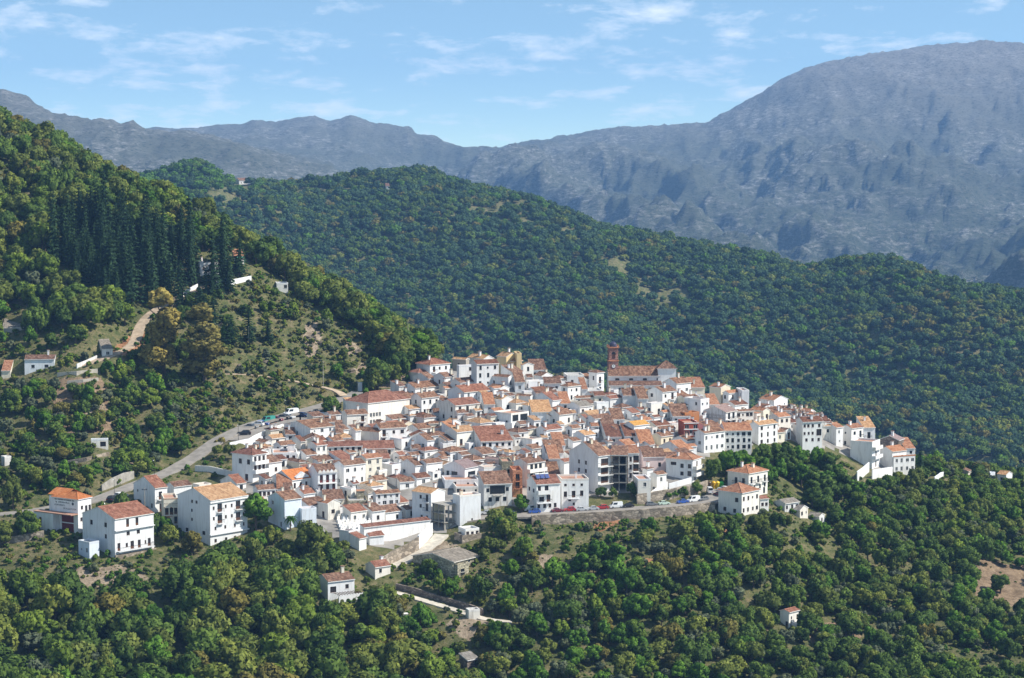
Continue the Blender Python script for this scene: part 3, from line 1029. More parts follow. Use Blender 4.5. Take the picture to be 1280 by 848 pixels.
def roof_slab(mb, A, B, C, D, th, e_len, s_len):
    """a roof plane A-B (eaves) C-D (ridge) with thickness; uv in metres, u along the eaves."""
    uv = [(0, 0), (e_len, 0), (e_len, s_len), (0, s_len)]
    A, B, C, D = map(Vector, (A, B, C, D))
    mb.poly([A, B, C, D], 0, uv)
    t = Vector((0, 0, -th))
    mb.poly([D + t, C + t, B + t, A + t], 1)
    mb.poly([A + t, B + t, B, A], 1)
    mb.poly([B + t, C + t, C, B], 1)
    mb.poly([D + t, A + t, A, D], 1)
    mb.poly([C + t, D + t, D, C], 1)


HOUSES = []      # every building: used for labels and to keep trees off


def house_shell(root, Lr, Ll, H, rt, rc, wc, holesR, holesL, drop=5.0, pitch=0.40, over=0.30, fascia='w', parapet=0.5):
    """walls and roof of one building, in its own axes: x along the right face, y along the left face."""
    mb = MB()
    Hw = H - parapet if rt == 'f' else H
    hR = holed_wall(mb, (0, 0, 0), (1, 0, 0), (0, -1, 0), Lr, -drop, Hw, holesR)
    hL = holed_wall(mb, (0, Ll, 0), (0, -1, 0), (-1, 0, 0), Ll, -drop, Hw, [(Ll - h[1], Ll - h[0]) + tuple(h[2:]) for h in holesL])
    mb.poly([(Lr, 0, -drop), (Lr, Ll, -drop), (Lr, Ll, Hw), (Lr, 0, Hw)])
    mb.poly([(Lr, Ll, -drop), (0, Ll, -drop), (0, Ll, Hw), (Lr, Ll, Hw)])
    th = 0.16
    ro = MB()
    if rt == 'r':
        rh = pitch * Ll / 2
        for x in (0, Lr):
            mb.poly([(x, 0, H), (x, Ll, H), (x, Ll / 2, H + rh)])
        z = H + 0.03 + th
        e = over * pitch
        v = 0.1
        s = math.hypot(Ll / 2 + over, rh + e)
        roof_slab(ro, (-v, -over, z - e), (Lr + v, -over, z - e), (Lr + v, Ll / 2, z + rh), (-v, Ll / 2, z + rh), th, Lr + 2 * v, s)
        roof_slab(ro, (Lr + v, Ll + over, z - e), (-v, Ll + over, z - e), (-v, Ll / 2 + 0.004, z + rh), (Lr + v, Ll / 2 + 0.004, z + rh), th, Lr + 2 * v, s)
        ro.tube((-v - 0.02, Ll / 2, z + rh), (Lr + v + 0.02, Ll / 2, z + rh), 0.13, 0.13, 6, 0)
    elif rt == 'l':
        rh = pitch * Lr / 2
        for y in (0, Ll):
            mb.poly([(0, y, H), (Lr, y, H), (Lr / 2, y, H + rh)])
        z = H + 0.03 + th
        e = over * pitch
        v = 0.1
        s = math.hypot(Lr / 2 + over, rh + e)
        roof_slab(ro, (-over, Ll + v, z - e), (-over, -v, z - e), (Lr / 2, -v, z + rh), (Lr / 2, Ll + v, z + rh), th, Ll + 2 * v, s)
        roof_slab(ro, (Lr + over, -v, z - e), (Lr + over, Ll + v, z - e), (Lr / 2 + 0.004, Ll + v, z + rh), (Lr / 2 + 0.004, -v, z + rh), th, Ll + 2 * v, s)
        ro.tube((Lr / 2, -v - 0.02, z + rh), (Lr / 2, Ll + v + 0.02, z + rh), 0.13, 0.13, 6, 0)
    elif rt == 's':            # one slope, low side over the right face
        rh = pitch * 0.8 * Ll
        for x, q in ((0, 1), (Lr, -1)):
            mb.poly([(x, 0, H), (x, Ll, H), (x, Ll, H + rh)])
        mb.poly([(Lr, Ll, H), (0, Ll, H), (0, Ll, H + rh), (Lr, Ll, H + rh)])
        z = H + 0.03 + th
        e = over * pitch * 0.8
        roof_slab(ro, (-0.1, -over, z - e), (Lr + 0.1, -over, z - e), (Lr + 0.1, Ll + 0.15, z + rh), (-0.1, Ll + 0.15, z + rh), th, Lr + 0.2, math.hypot(Ll, rh))
    elif rt == 'h':
        z = H + 0.03
        x0, x1, y0, y1 = -over, Lr + over, -over, Ll + over
        w, d = x1 - x0, y1 - y0
        r = min(w, d) / 2
        rh = pitch * r
        zt = z + th
        if w >= d:
            ra, rb = (x0 + r, (y0 + y1) / 2, zt + rh), (x1 - r - 0.001, (y0 + y1) / 2, zt + rh)
        else:
            ra, rb = ((x0 + x1) / 2, y0 + r, zt + rh), ((x0 + x1) / 2, y1 - r - 0.001, zt + rh)
        c = [(x0, y0, zt), (x1, y0, zt), (x1, y1, zt), (x0, y1, zt)]
        s = math.hypot(r, rh)
        if w >= d:
            ro.poly([c[0], c[1], rb, ra], 0, [(0, 0), (w, 0), (w - r, s), (r, s)])
            ro.poly([c[1], c[2], rb], 0, [(0, 0), (d, 0), (d / 2, s)])
            ro.poly([c[2], c[3], ra, rb], 0, [(0, 0), (w, 0), (w - r, s), (r, s)])
            ro.poly([c[3], c[0], ra], 0, [(0, 0), (d, 0), (d / 2, s)])
            hips = [(c[0], ra), (c[3], ra), (c[1], rb), (c[2], rb)]
        else:
            ro.poly([c[0], c[1], ra], 0, [(0, 0), (w, 0), (w / 2, s)])
            ro.poly([c[1], c[2], rb, ra], 0, [(0, 0), (d, 0), (d - r, s), (r, s)])
            ro.poly([c[2], c[3], rb], 0, [(0, 0), (w, 0), (w / 2, s)])
            ro.poly([c[3], c[0], ra, rb], 0, [(0, 0), (d, 0), (d - r, s), (r, s)])
            hips = [(c[0], ra), (c[1], ra), (c[2], rb), (c[3], rb)]
        b_ = [(p[0], p[1], z) for p in c]
        for k in range(4):
            k2 = (k + 1) % 4
            ro.poly([b_[k], b_[k2], c[k2], c[k]], 1)
        ro.poly(b_[::-1], 1)
        for p, q in hips + [(ra, rb)]:
            if (Vector(p) - Vector(q)).length > 0.3:
                ro.tube(p, q, 0.12, 0.12, 6, 0)
    else:
        ro.box(0.2, 0.2, Hw - 0.15, Lr - 0.2, Ll - 0.2, Hw + 0.02)
        pp = MB()
        pp.box(-0.02, -0.02, Hw + 0.003, Lr + 0.02, 0.2, H)
        pp.box(-0.02, Ll - 0.2, Hw + 0.003, Lr + 0.02, Ll + 0.02, H)
        pp.box(-0.02, 0.2, Hw + 0.003, 0.2, Ll - 0.2, H)
        pp.box(Lr - 0.2, 0.2, Hw + 0.003, Lr + 0.02, Ll - 0.2, H)
        pp.build('parapet', M[wc], root)
    mb.build('wall', M[wc], root)
    if rt == 'f':
        ro.build('roof', M['terrace'] if rc != 'g' else M['terrace_grey'], root)
    else:
        ro.build('roof', [TR[rc], M[fascia]], root)
    return hR, hL


def roof_z(rt, Lr, Ll, H, x, y, pitch=0.40):
    if rt == 'r':
        return H + pitch * (Ll / 2 - abs(y - Ll / 2))
    if rt == 'l':
        return H + pitch * (Lr / 2 - abs(x - Lr / 2))
    if rt == 's':
        return H + pitch * 0.8 * y
    if rt == 'h':
        return H + pitch * min(x, Lr - x, y, Ll - y)
    return H - 0.5


def put_opening(root, side, Lr, Ll, u, z, kind, w, h, frame='brown_wood', inset=0.13):
    me = opening_mesh(kind, w, h, frame)
    if side == 'R':
        return link(kind, me, root, (u, inset, z), 0)
    return link(kind, me, root, (inset, u, z), -math.pi / 2)


ROOF_WORD = {'b': 'brown', 'o': 'orange', 'r': 'red', 'y': 'tan', 'v': 'bright orange', 'a': 'amber', 'g': 'grey', 'p': 'mauve', 'k': 'dark'}
WALL_WORD = {'w': 'white', 'd': 'stained white', 'c': 'cream', 'u': 'pale blue', 'y': 'ochre yellow', 'P': 'pink', 'O': 'burnt orange', 'R': 'red', 't': 'bare cement', 'B': 'orange brick', 's': 'rubble stone', 'k': 'brown stone', 'stone_wall': 'stone'}
NUM = ['', 'one', 'two', 'three', 'four', 'five', 'six', 'seven']


def solve_house(cx, ye, yb, wl, wr, st=None, dmax=735.0, far=False):
    P = hit_far(cx, yb) if far else hit(cx, yb, dmax)
    a, te = ray(cx, ye)
    H = P.y * te - P.z
    if st is None:
        if 0 <= wl <= 2.5 or wl < 0:
            st = 7.0
        elif wl / max(wr, 1) < 0.36:
            st = 24.0
        elif wl / max(wr, 1) > 2.4:
            st = 56.0
        else:
            st = 41.0
    st = math.radians(st)
    c, s = math.cos(st), math.sin(st)
    ar, _ = ray(cx + wr, ye)
    Lr = (ar * P.y - P.x) / (c - ar * s)
    if wl < 0:
        Ll = -wl
    elif wl <= 2.5:
        Ll = 8.0
    else:
        al, _ = ray(cx - wl, ye)
        Ll = (P.x - al * P.y) / (s + al * c)
    return P, H, Lr, Ll, st


def house(cx, ye, yb, wl, wr, rt='r', rc='b', wc='w', st=None, R=None, L=None, ch=None, B=None, name='house', special=None, frame=None, pitch=None, ops=None, dmax=735.0, far=False, cat='house', label=None, parapet=0.5, over=0.3, group='white village houses'):
    P, H, Lr, Ll, st = solve_house(cx, ye, yb, wl, wr, st, dmax, far)
    rng = random.Random(int(cx * 131 + ye * 977))
    H = max(H, 2.2)
    Lr, Ll = max(Lr, 1.6), max(Ll, 1.6)
    if pitch is None:
        pitch = 0.36 + rng.random() * 0.10
    root = link(name, None, None, P, st)
    if frame is None:
        frame = rng.choice(['brown_wood', 'brown_wood', 'white_frame', 'iron'])
    nf = max(1, int(round(H / 3.0)))
    items = []      # (side, u, z, kind, w, h)
    for side, Lx, spec in (('R', Lr, R), ('L', Ll, L)):
        if spec == 0:
            continue
        if spec is None:
            if name in ('barn',):
                continue
            nc = max(1, int(round(Lx / (3.1 if side == 'R' else 4.0))))
            if Lx < 1.9:
                continue
            keep = 0.88 if side == 'R' else 0.5
            fl = nf
        else:
            nc, fl = spec
            keep = 1.0
        fh = H / fl
        for f in range(fl):
            for k in range(nc):
                if rng.random() > keep:
                    continue
                u = Lx * (k + 0.5) / nc + (rng.random() - 0.5) * (0.7 if spec is None else 0.25)
                if spec is None and f == 0 and rng.random() < 0.3:
                    kind, w, h = 'door', 1.05, 2.1
                elif spec is None and side == 'R' and f > 0 and rng.random() < 0.28:
                    kind, w, h = 'door', 1.05, 2.1
                else:
                    kind = 'window'
                    w, h = rng.choice([(0.85, 1.2), (0.8, 1.4), (1.1, 1.1), (0.6, 0.65), (0.8, 1.0)])
                h = min(h, fh - 0.55)
                if h < 0.45 or w + 0.5 > Lx / nc:
                    w = min(w, Lx / nc - 0.35)
                    if w < 0.45 or h < 0.45:
                        continue
                z = f * fh + (0.08 if kind == 'door' else max(0.3, (fh - h) * 0.5))
                items.append((side, u, z, kind, w, h))
    if ops:
        for sd, fu, fz, kd, w, h in ops:      # places given as shares of the facade's width and height
            items.append((sd, fu * (Lr if sd == 'R' else Ll), fz * H, kd, w, h))
    holesR = [(i[1] - i[4] / 2, i[1] + i[4] / 2, i[2], i[2] + i[5]) for i in items if i[0] == 'R']
    holesL = [(i[1] - i[4] / 2, i[1] + i[4] / 2, i[2], i[2] + i[5]) for i in items if i[0] == 'L']

    def clean(hs):
        out = []
        for h in hs:
            if all(h[1] < q[0] or h[0] > q[1] or h[3] < q[2] or h[2] > q[3] for q in out):
                out.append(h)
        return out
    holesR, holesL = clean(holesR), clean(holesL)
    hR, hL = house_shell(root, Lr, Ll, H, rt, rc, wc, holesR, holesL, 5.0 if not far else 3.0, pitch, over, parapet=parapet)
    okR = set((round(h[0], 2), round(h[2], 2)) for h in hR)
    okL = set((round(Ll - h[1], 2), round(h[2], 2)) for h in hL)
    nb = 0
    for (side, u, z, kind, w, h) in items:
        k2 = (round(u - w / 2, 2), round(z, 2))
        ok = any(abs(k2[0] - q[0]) < 0.03 and abs(k2[1] - q[1]) < 0.03 for q in (okR if side == 'R' else okL))
        if not ok:
            continue
        put_opening(root, side, Lr, Ll, u, z, kind, w, h, 'garage' if kind == 'garage_door' else frame)
        if kind == 'door' and z > 1.5 and B is None:
            nb += 1
            bw = min(1.9, Lr / 2)
            if side == 'R':
                link('balcony', balcony_mesh(bw, 0.7, False, wc), root, (u, 0, z - 0.03), 0)
            else:
                link('balcony', balcony_mesh(bw, 0.7, False, wc), root, (0, u, z - 0.03), -math.pi / 2)
    if B:
        for (fu, fz, fw, solid) in B:
            link('balcony', balcony_mesh(fw * Lr, 1.1, solid, wc), root, (fu * Lr, 0, fz * H), 0)
    if ch is None:
        ch = rng.choice([0, 1, 1, 1, 2]) if (rt != 'f' and H > 3 and min(Lr, Ll) > 3.5) else 0
    for k in range(ch):
        x = Lr * (0.15 + 0.7 * rng.random())
        y = Ll * (0.25 + 0.4 * rng.random())
        link('chimney', chimney_mesh(rng.choice([0.55, 0.7]), rng.choice([1.2, 1.5]), rng.choice(['w', 'w', 'c'])), root, (x, y, roof_z(rt, Lr, Ll, H, x, y, pitch) + 0.2), 0)
    if rt == 'f' and rng.random() < 0.45 and Lr > 4 and Ll > 4 and special is None:
        mb = MB()
        sx, sy, hh = 2.0, 2.2, 2.1
        mb.box(Lr - sx - 0.5, Ll - sy - 0.5, H - 0.5, Lr - 0.5, Ll - 0.5, H - 0.5 + hh)
        mb.build('stair_head', M[wc], root)
        mb = MB()
        mb.box(Lr - sx - 0.65, Ll - sy - 0.65, H - 0.497 + hh, Lr - 0.35, Ll - 0.35, H - 0.38 + hh)
        mb.build('stair_head_roof', TR[rng.choice('bo')], root)
    c, s = math.cos(st), math.sin(st)
    mid = Vector((P.x + c * Lr / 2 - s * Ll / 2, P.y + s * Lr / 2 + c * Ll / 2, P.z))
    storeys = NUM[min(7, nf)]
    rtw = {'r': 'gabled', 'l': 'gabled', 'h': 'hipped', 's': 'lean-to', 'f': 'flat'}[rt]
    rec = dict(root=root, px=cx, py=ye, P=P, H=H, Lr=Lr, Ll=Ll, st=st, mid=mid, rad=0.5 * math.hypot(Lr, Ll), ch=ch, x0=cx - max(wl, 2), x1=cx + wr, yb=yb, nb=nb,
               look='%s %s-storey %s with %s' % (WALL_WORD[wc], storeys, 'house', 'flat terrace roof' if rt == 'f' else '%s %s roof' % (ROOF_WORD[rc], rtw)))
    tag(root, label, cat, group)
    rec['label'] = label
    HOUSES.append(rec)
    return rec


# near corner px, eaves row, ground row, width of left face, width of right face, roof shape, roof colour, wall, options
TABLE = """
537.5 457 475 17 25 h r w
523 467 478 12 14 h r w
535.6 474 484 20 9 r b w
556 472 485 14 10 r b w
519 485.6 498 17 36 r b w R=5x1
527 498 520 13 22 r b w R=3x2
511 512 524 10 15 r y w
580 491 506 20 33 r r w R=3x2
575 479 488 12 18 r b w
596 455.6 484 7 27.5 r k w R=3x3
582.5 450 462 17 4 l y t
605 449 461 20 12 l y w
574 457 477 3 18 f t w
640 466 481 14 14 s b w
635.6 472 487 25 5 l b w
644 478 491 1 12 s b w
627.5 500 516 10 14 l y w
645 505 518 15 13 h y w
569 507.5 528 20 31 r r d
605 506 518 1 14 s o w
564 529 538 8 12 l y w
600 530 541 18 16 h y w
654 457 476 3 13 l y w
664 463 469 1 19 s b w
677.5 470.6 484 10 13 l b w
661 476 490 4 18 f t w
680.6 480 492 2 21 r b w
699 474 481 9 9 h b w
709.6 484 502 8 16 h b w
709 469 481 1 21 f g w
733 474 488 15 20 r b w R=3x1
746 467 473 10 9 h b w
727.5 487 496 1 7 s o w
736 491 497 2 17 f g w
670 492.5 504 5 27 r b w
663 497 505 18 3 l b w
690.6 501 515 26 11 r r w
701 505 514 1 12 s o w
725 509 521 17 16 r g w
720 500 507 3 22 r b w
746 503 518 4 15 f t w
762.5 499 513 9 16 r r w
779 495 512 2 17 r b w
660 507.5 522 7 7 h y w
665 515.6 529 1 25 s y w
699 519 534 14 17 r b w
732.5 524 534 12 5 r r w
743 524 538 10 22 r b w
766 525.6 534 1 15 s b w
790 517.5 526 15 10 r r w
792.5 532.5 548 12 19 r a w
845.6 480 497 17 18 r b w
864 485 496 1 17 s o c
828 490.6 511 18 18 r b w
797.5 499 517 2 13 s b w
814 504 521 6 14 f t w
875.6 499 525 20 11 f t w R=2x2
901 485 503 14 12 l o c
910.6 492 507 7 19 r o w
927.5 488 498 1 9 f t w
921 515 532 3 21 r b w R=4x2
887.5 509 515 1 12 s o w
841 521 530 1 22 s b w
824 538.7 546 4 20 r b w
817.5 522 531 4 8 r k w
829 516 525 5 9 r o w
967.5 501 518 18 17 l o w
970 511 520 12 10 l o w
954 514 527 16 8 l o c
1010 517 524 25 9 l o w
973 522 542 12 15 r o w
990 522 531 1 7 s b w
948 532 557 11 24 r y w R=3x3
880 542 567 11 26 r b w R=4x2 L=1x1
906 539 563 1 34 r o w R=5x3
1045 535 558 16 9 r o w
1064 536 561 13 15 r o w
1079 535 557 1 15 s y w
1131 561 571 1 13 s o w
450 513 531 21 9 s y w
434 519 538 7 26 r b w
430 537.5 548 12 6 r b w
420 548 551 1 9 s b w
388 536 552 33 30 r b w R=3x2 pitch=0.22
409 559 574 3 44 r r w st=14 R=6x2
395.6 557.5 576 11 13 r r w R=2x2
474 541 558 33 9 l b w
475 536 557 8 33 r b w
502 549 563 21 13 f t w
534 551 565 19 9 r b w
522.5 537.5 546 14 17 r b w
490 526 534 8 19 s b w
536 530.6 540 3 14 h b c
452.5 564 571 1 41 r r w st=10
457.5 574 602 11 20 r o c R=2x3
490 581 601 13 11 f t w
436 569 576 14 9 r b w
430 582.5 609 12 27 r b w R=3x2
374 579 591 17 9 h b c
341 566 579 2 30 f t w R=4x1
351 559 567 9 18 r b w
340 551 558 8 16 r y w
332 557 563 12 8 l b w
376 552.5 563 14 6 r k w
383 570 579 13 13 r b w
295.6 607 615 20 12 r r w
322.5 613 633 6 22 r b w R=4x2
346 617 622 1 19 s o w
380 618 633 10 14 r r w
344 637 646 6 12 r k u
410 630 651 13 15 l o d
435 626 639 1 24 f g s R=0
439 611 625 14 6 f t w
460 617 629 14 10 s g w
470 618 641 4 30 r b w R=4x3
500 606 613 4 18 s b w
499 629 641 14 12 s r w
605 584 602 7 22 f t w R=2x2
626 580 585 20 3 l p P R=0
627.5 577 602 2 13 f t s R=2x3
682.5 567 586 1 22 s b w
686 574 593 1 14 s o w
705 578 595 9 17 r r w
686 597 603 1 14 s b w
804 572 591 1 28 r b P st=10 R=2x1
797.5 599 628 1 16 f t w
821 594 619 8 12 r b w
852.5 566 573 31 14 r o w
812 557 566 12 6 r o w
754 540 546 1 16 s b w
770 537 548 10 12 r b w
780 538 549 1 13 f g t
758 549 556 1 19 s k w
781 549 555 1 19 s k w
735 560 567 3 22 r b w
782 557 567 17 13 r o P
800 556 564 2 18 s o w
815.6 535 547 8 6 f t w
682.5 538 551 12 20 r r w
693 550 561 7 20 r b w
692.5 560 567 1 14 s o w
571 541 559 15 23 r y w
608 540 549 14 17 r b w
620 529 546 5 11 f t w
647.5 543 551 15 13 h b w
601 552.5 569 11 40 s r w st=15 R=5x2
665 549 563 15 13 f t w
636 569 576 12 7 h y w
659 568 576 15 5 r r w
563 566 578 14 20 h b w
603 569 578 20 17 r b w
591 580 586 14 14 h b w
552 575 584 8 8 r b w
556 553 561 8 14 s y w
519 582.5 601 19 14 r b w
533 580 598 10 20 r b w
554 574.5 581 12 8 r b w
531 568 574 8 17 h r w
513 573 579 6 16 r b w
505 568 576 12 12 f t w
499 571 579 8 8 r r w
560 553 561 10 15 s b w
554 556 564 4 16 f t w
194 610.6 641 27 15 r r w
217.5 609 623 10 22 r b w
249 606 616 8 15 f t w
356 625.6 663 21 21 r b u R=0
377.5 636 661 5 18 f t u
640 529 541 20 6 f t w
572 517 530 4 12 s b w
617 514 524 6 12 r o w
688 521 531 8 10 r y w
712 513 522 4 10 f t w
650 531 541 7 10 r b w
584 521 530 6 9 r b w
715 536 546 8 11 r b w
716 552 562 6 10 s b w
735 570 580 4 9 f t w
838 556 566 8 12 f t w
862 561 568 3 9 s o w
855 507 517 3 10 s b w
806 527 535 6 9 r o w
775 515 524 4 11 f t w
548 499 508 5 10 s b w
556 486 497 4 9 r o w
617 486 497 5 11 r o w
627 491 500 4 9 s b w
655 489 499 3 10 f t w
541 590 601 6 10 f t w
577 571 579 5 11 s b w
621 560 570 7 10 r b w
474 588 603 6 10 f t w
446 559 568 5 8 f t w
398 578 592 7 10 r b w
366 566 576 6 9 f t w
308 590 602 5 10 f t w
404 601 613 4 8 r b w
"""

for ln in TABLE.strip().splitlines():
    t = ln.split()
    kw = {}
    for o in t[8:]:
        k, v = o.split('=')
        if k in ('R', 'L'):
            kw[k] = 0 if v == '0' else tuple(int(q) for q in v.split('x'))
        else:
            kw[k] = float(v)
    house(*[float(q) for q in t[:5]], rt=t[5], rc=t[6], wc=t[7], **kw)
# ------------------------------------------------------------------ buildings one can name
def grid(side, us, zs, kind, w, h):
    return [(side, u, z, kind, w, h) for z in zs for u in us]


def post(root, x, y, z0, z1, r=0.12, mat='w', name='post'):
    mb = MB()
    mb.box(x - r, y - r, z0, x + r, y + r, z1)
    return mb.build(name, M[mat], root)


# --- long school with the red hipped roof
sch = house(460, 505, 532, 28, 52, 'h', 'r', 'w', st=46, R=0, L=0, ch=0, pitch=0.5, name='school', cat='school', frame='white_frame', group=None,
            label='long white school with a big red hipped roof beside the upper car park',
            ops=grid('R', [0.05 + 0.045 * k for k in range(8)], [0.66], 'window', 0.8, 2.2) + grid('R', [0.50 + 0.055 * k for k in range(9)], [0.66], 'window', 0.8, 2.2)
            + grid('R', [0.07, 0.14, 0.21, 0.28], [0.36, 0.04], 'window', 0.9, 1.3) + grid('R', [0.56, 0.64, 0.72], [0.30], 'window', 1.3, 2.6))

# --- tall four-storey block at the lower left
blk = house(263, 626, 683, 41, 46, 'r', 'y', 'w', st=47, R=0, L=0, ch=0, pitch=0.36, name='apartment_block', cat='apartment block', frame='brown_wood', group=None, over=0.5,
            label='tall white four-storey block with brown tile roof and blank shaded gable',
            ops=[('R', 0.26, 0.72, 'door', 1.5, 2.1), ('R', 0.75, 0.72, 'door', 1.5, 2.1), ('R', 0.26, 0.47, 'door', 1.5, 2.1), ('R', 0.75, 0.47, 'door', 1.5, 2.1)]
            + grid('R', [0.10, 0.42, 0.58, 0.90], [0.78, 0.55], 'window', 0.6, 0.9) + grid('R', [0.14, 0.40, 0.66, 0.90], [0.33], 'window', 0.6, 0.9)
            + grid('R', [0.14, 0.42, 0.66, 0.88], [0.06], 'window', 0.8, 0.9)
            + [('L', 0.55, 0.88, 'window', 0.8, 0.8), ('L', 0.41, 0.88, 'window', 0.8, 0.8), ('L', 0.56, 0.68, 'window', 0.7, 0.8), ('L', 0.56, 0.48, 'window', 0.7, 0.8), ('L', 0.72, 0.22, 'window', 1.2, 1.0), ('L', 0.2, 0.22, 'window', 1.2, 1.0)])
mb = MB()
mb.box(-0.25, -0.45, blk['H'] * 0.23, blk['Lr'] + 0.25, -0.003, blk['H'] * 0.23 + 0.35)
mb.build('ledge', M['w'], blk['root'])
mb = MB()
mb.box(-0.1, -0.35, blk['H'] - 0.75, blk['Lr'] + 0.1, -0.003, blk['H'] - 0.25)
mb.build('cornice', M['w'], blk['root'])

# --- white house with long balcony over the slope
wh = house(144, 649.5, 700, 41, 48, 'r', 'r', 'w', st=48, R=0, L=0, ch=0, pitch=0.34, frame='brown_wood', cat='house', group=None,
           label='white house with red roof and long low balcony on a stone base',
           ops=[('R', 0.33, 0.76, 'door', 0.9, 2.0), ('R', 0.57, 0.76, 'door', 0.9, 2.0), ('R', 0.34, 0.55, 'window', 1.0, 1.0), ('R', 0.60, 0.55, 'window', 1.0, 1.0),
                ('R', 0.10, 0.20, 'door', 0.9, 2.0), ('R', 0.30, 0.27, 'window', 0.7, 1.0), ('R', 0.44, 0.20, 'door', 1.1, 2.0), ('R', 0.62, 0.20, 'door', 0.9, 2.0), ('R', 0.78, 0.27, 'window', 0.5, 0.9), ('R', 0.88, 0.20, 'door', 0.9, 2.0),
                ('L', 0.28, 0.76, 'window', 1.1, 1.2), ('L', 0.72, 0.76, 'window', 1.1, 1.2), ('L', 0.28, 0.48, 'window', 0.9, 1.1), ('L', 0.82, 0.24, 'window', 0.9, 1.2), ('L', 0.58, 0.24, 'window', 0.9, 1.2), ('L', 0.55, 0.03, 'door', 0.9, 1.5)],
           B=[(0.5, 0.20, 0.92, False)])
mb = MB()
mb.box(-0.2, -0.5, -5, wh['Lr'] + 0.3, -0.003, 1.2)
mb.build('stone_base', M['stone_wall'], wh['root'])
mb = MB()
mb.box(-0.02, -0.55, wh['H'] * 0.70, wh['Lr'] + 0.02, -0.003, wh['H'] * 0.70 + 0.18)
mb.build('ledge', M['w'], wh['root'])
house(112, 678, 700, 14, 12, 'f', 'g', 'u', st=48, R=0, L=(2, 1), ch=0, special=1, label='low pale annexe built against the left gable of the white balcony house', group=None)

# --- roadside garage with lettering
ga = house(98, 625.5, 668, 32, 16, 'h', 'v', 'w', st=58, R=0, L=0, ch=0, pitch=0.5, name='roadside_hall', cat='building', frame='brown_wood', group=None,
           label='white roadside building with bright orange roof and dark lettering on its side',
           ops=[('R', 0.3, 0.70, 'window', 0.8, 1.0), ('R', 0.62, 0.55, 'door', 0.9, 2.2), ('R', 0.88, 0.55, 'door', 0.9, 2.2), ('R', 0.25, 0.36, 'window', 0.8, 1.0), ('R', 0.5, 0.36, 'window', 0.8, 1.0),
                ('L', 0.42, 0.31, 'garage_door', 4.2, 2.6), ('L', 0.42, 0.03, 'garage_door', 4.2, 2.2)])
for o in ga['root'].children:
    if o.name.startswith('garage_door'):
        o.data = opening_mesh('garage_door', 4.2, 2.6 if o.location.z > 2 else 2.2, 'red_wood')
mb = MB()
mb.box(-2.6, -0.1, ga['H'] * 0.58, -0.003, ga['Ll'] * 1.5, ga['H'] * 0.58 + 0.22)
mb.build('terrace_slab', M['terrace'], ga['root'])
wing = MB()
wing.box(-2.4, ga['Ll'] * 0.74, -4, -0.003, ga['Ll'] * 1.5, ga['H'] * 0.577)
wing.build('side_wing', M['w'], ga['root'])
mb = MB()
mb.box(-2.46, ga['Ll'] * 1.2, 1.6, -2.402, ga['Ll'] * 1.28, 3.8)
mb.build('wing_door', M['brown_wood'], ga['root'])
M['ink'] = plain('dark_blue_lettering', (0.03, 0.035, 0.05), 0.7)


def wall_text(root, txt, u, z, width, Lx):
    cu = bpy.data.curves.new('lettering', 'FONT')
    cu.body = txt
    cu.size = 0.62
    cu.align_x = 'LEFT'
    cu.extrude = 0.008
    cu.materials.append(M['ink'])
    tmp = link('lettering_text', cu)
    dg = bpy.context.evaluated_depsgraph_get()
    dg.update()
    me = bpy.data.meshes.new_from_object(tmp.evaluated_get(dg))
    bpy.data.objects.remove(tmp)
    o = link('lettering', me, root)
    if not me.materials:
        me.materials.append(M['ink'])
    xs = [v.co.x for v in me.vertices]
    w = max(xs) - min(xs)
    o.scale = (width / w, 1, 1)
    # stands on the left face, read from outside (outside is -x): text runs along -y
    o.rotation_euler = (math.pi / 2, 0, -math.pi / 2)
    o.location = (-0.012, Lx - u, z)
    return o


H_, L_ = ga['H'], ga['Ll']
wall_text(ga['root'], 'AYUNTAMIENTO', L_ * 0.06, H_ * 0.775, L_ * 0.42, L_)
wall_text(ga['root'], 'DE ALGATOCIN', L_ * 0.42, H_ * 0.69, L_ * 0.50, L_)
mb = MB()
q = random.Random(3)
u = 0.08
while u < 0.86:            # two worn lines of writing too faint to read
    w = 0.012 + 0.014 * q.random()
    mb.box(-0.02, L_ * (1 - u - w), H_ * 0.945, -0.003, L_ * (1 - u), H_ * 0.945 + 0.34)
    u += w + 0.012 + (0.02 if q.random() < 0.15 else 0)
u = 0.22
while u < 0.66:
    w = 0.008 + 0.01 * q.random()
    mb.box(-0.016, L_ * (1 - u - w), H_ * 0.865, -0.003, L_ * (1 - u), H_ * 0.865 + 0.2 + 0.2 * q.random())
    u += w + 0.014
mb.build('worn_lettering', M['ink'], ga['root'])
mb = MB()                   # bird-like mark and round rosette
cy, cz = L_ * 0.86, H_ * 0.875
mb.prism([(-0.02, cy + 0.3, cz + 0.3), (-0.02, cy + 0.05, cz + 0.18), (-0.02, cy - 0.3, cz + 0.02), (-0.02, cy - 0.05, cz - 0.2), (-0.02, cy + 0.1, cz)], (0.015, 0, 0))
cy = L_ * 0.20
mb.prism([(-0.02, cy + 0.42 * math.cos(a) * (1 if k % 2 else 0.75), cz - 0.05 + 0.42 * math.sin(a) * (1 if k % 2 else 0.75)) for k, a in enumerate([2 * math.pi * k / 16 for k in range(16)])], (0.015, 0, 0))
mb.build('emblem', M['ink'], ga['root'])
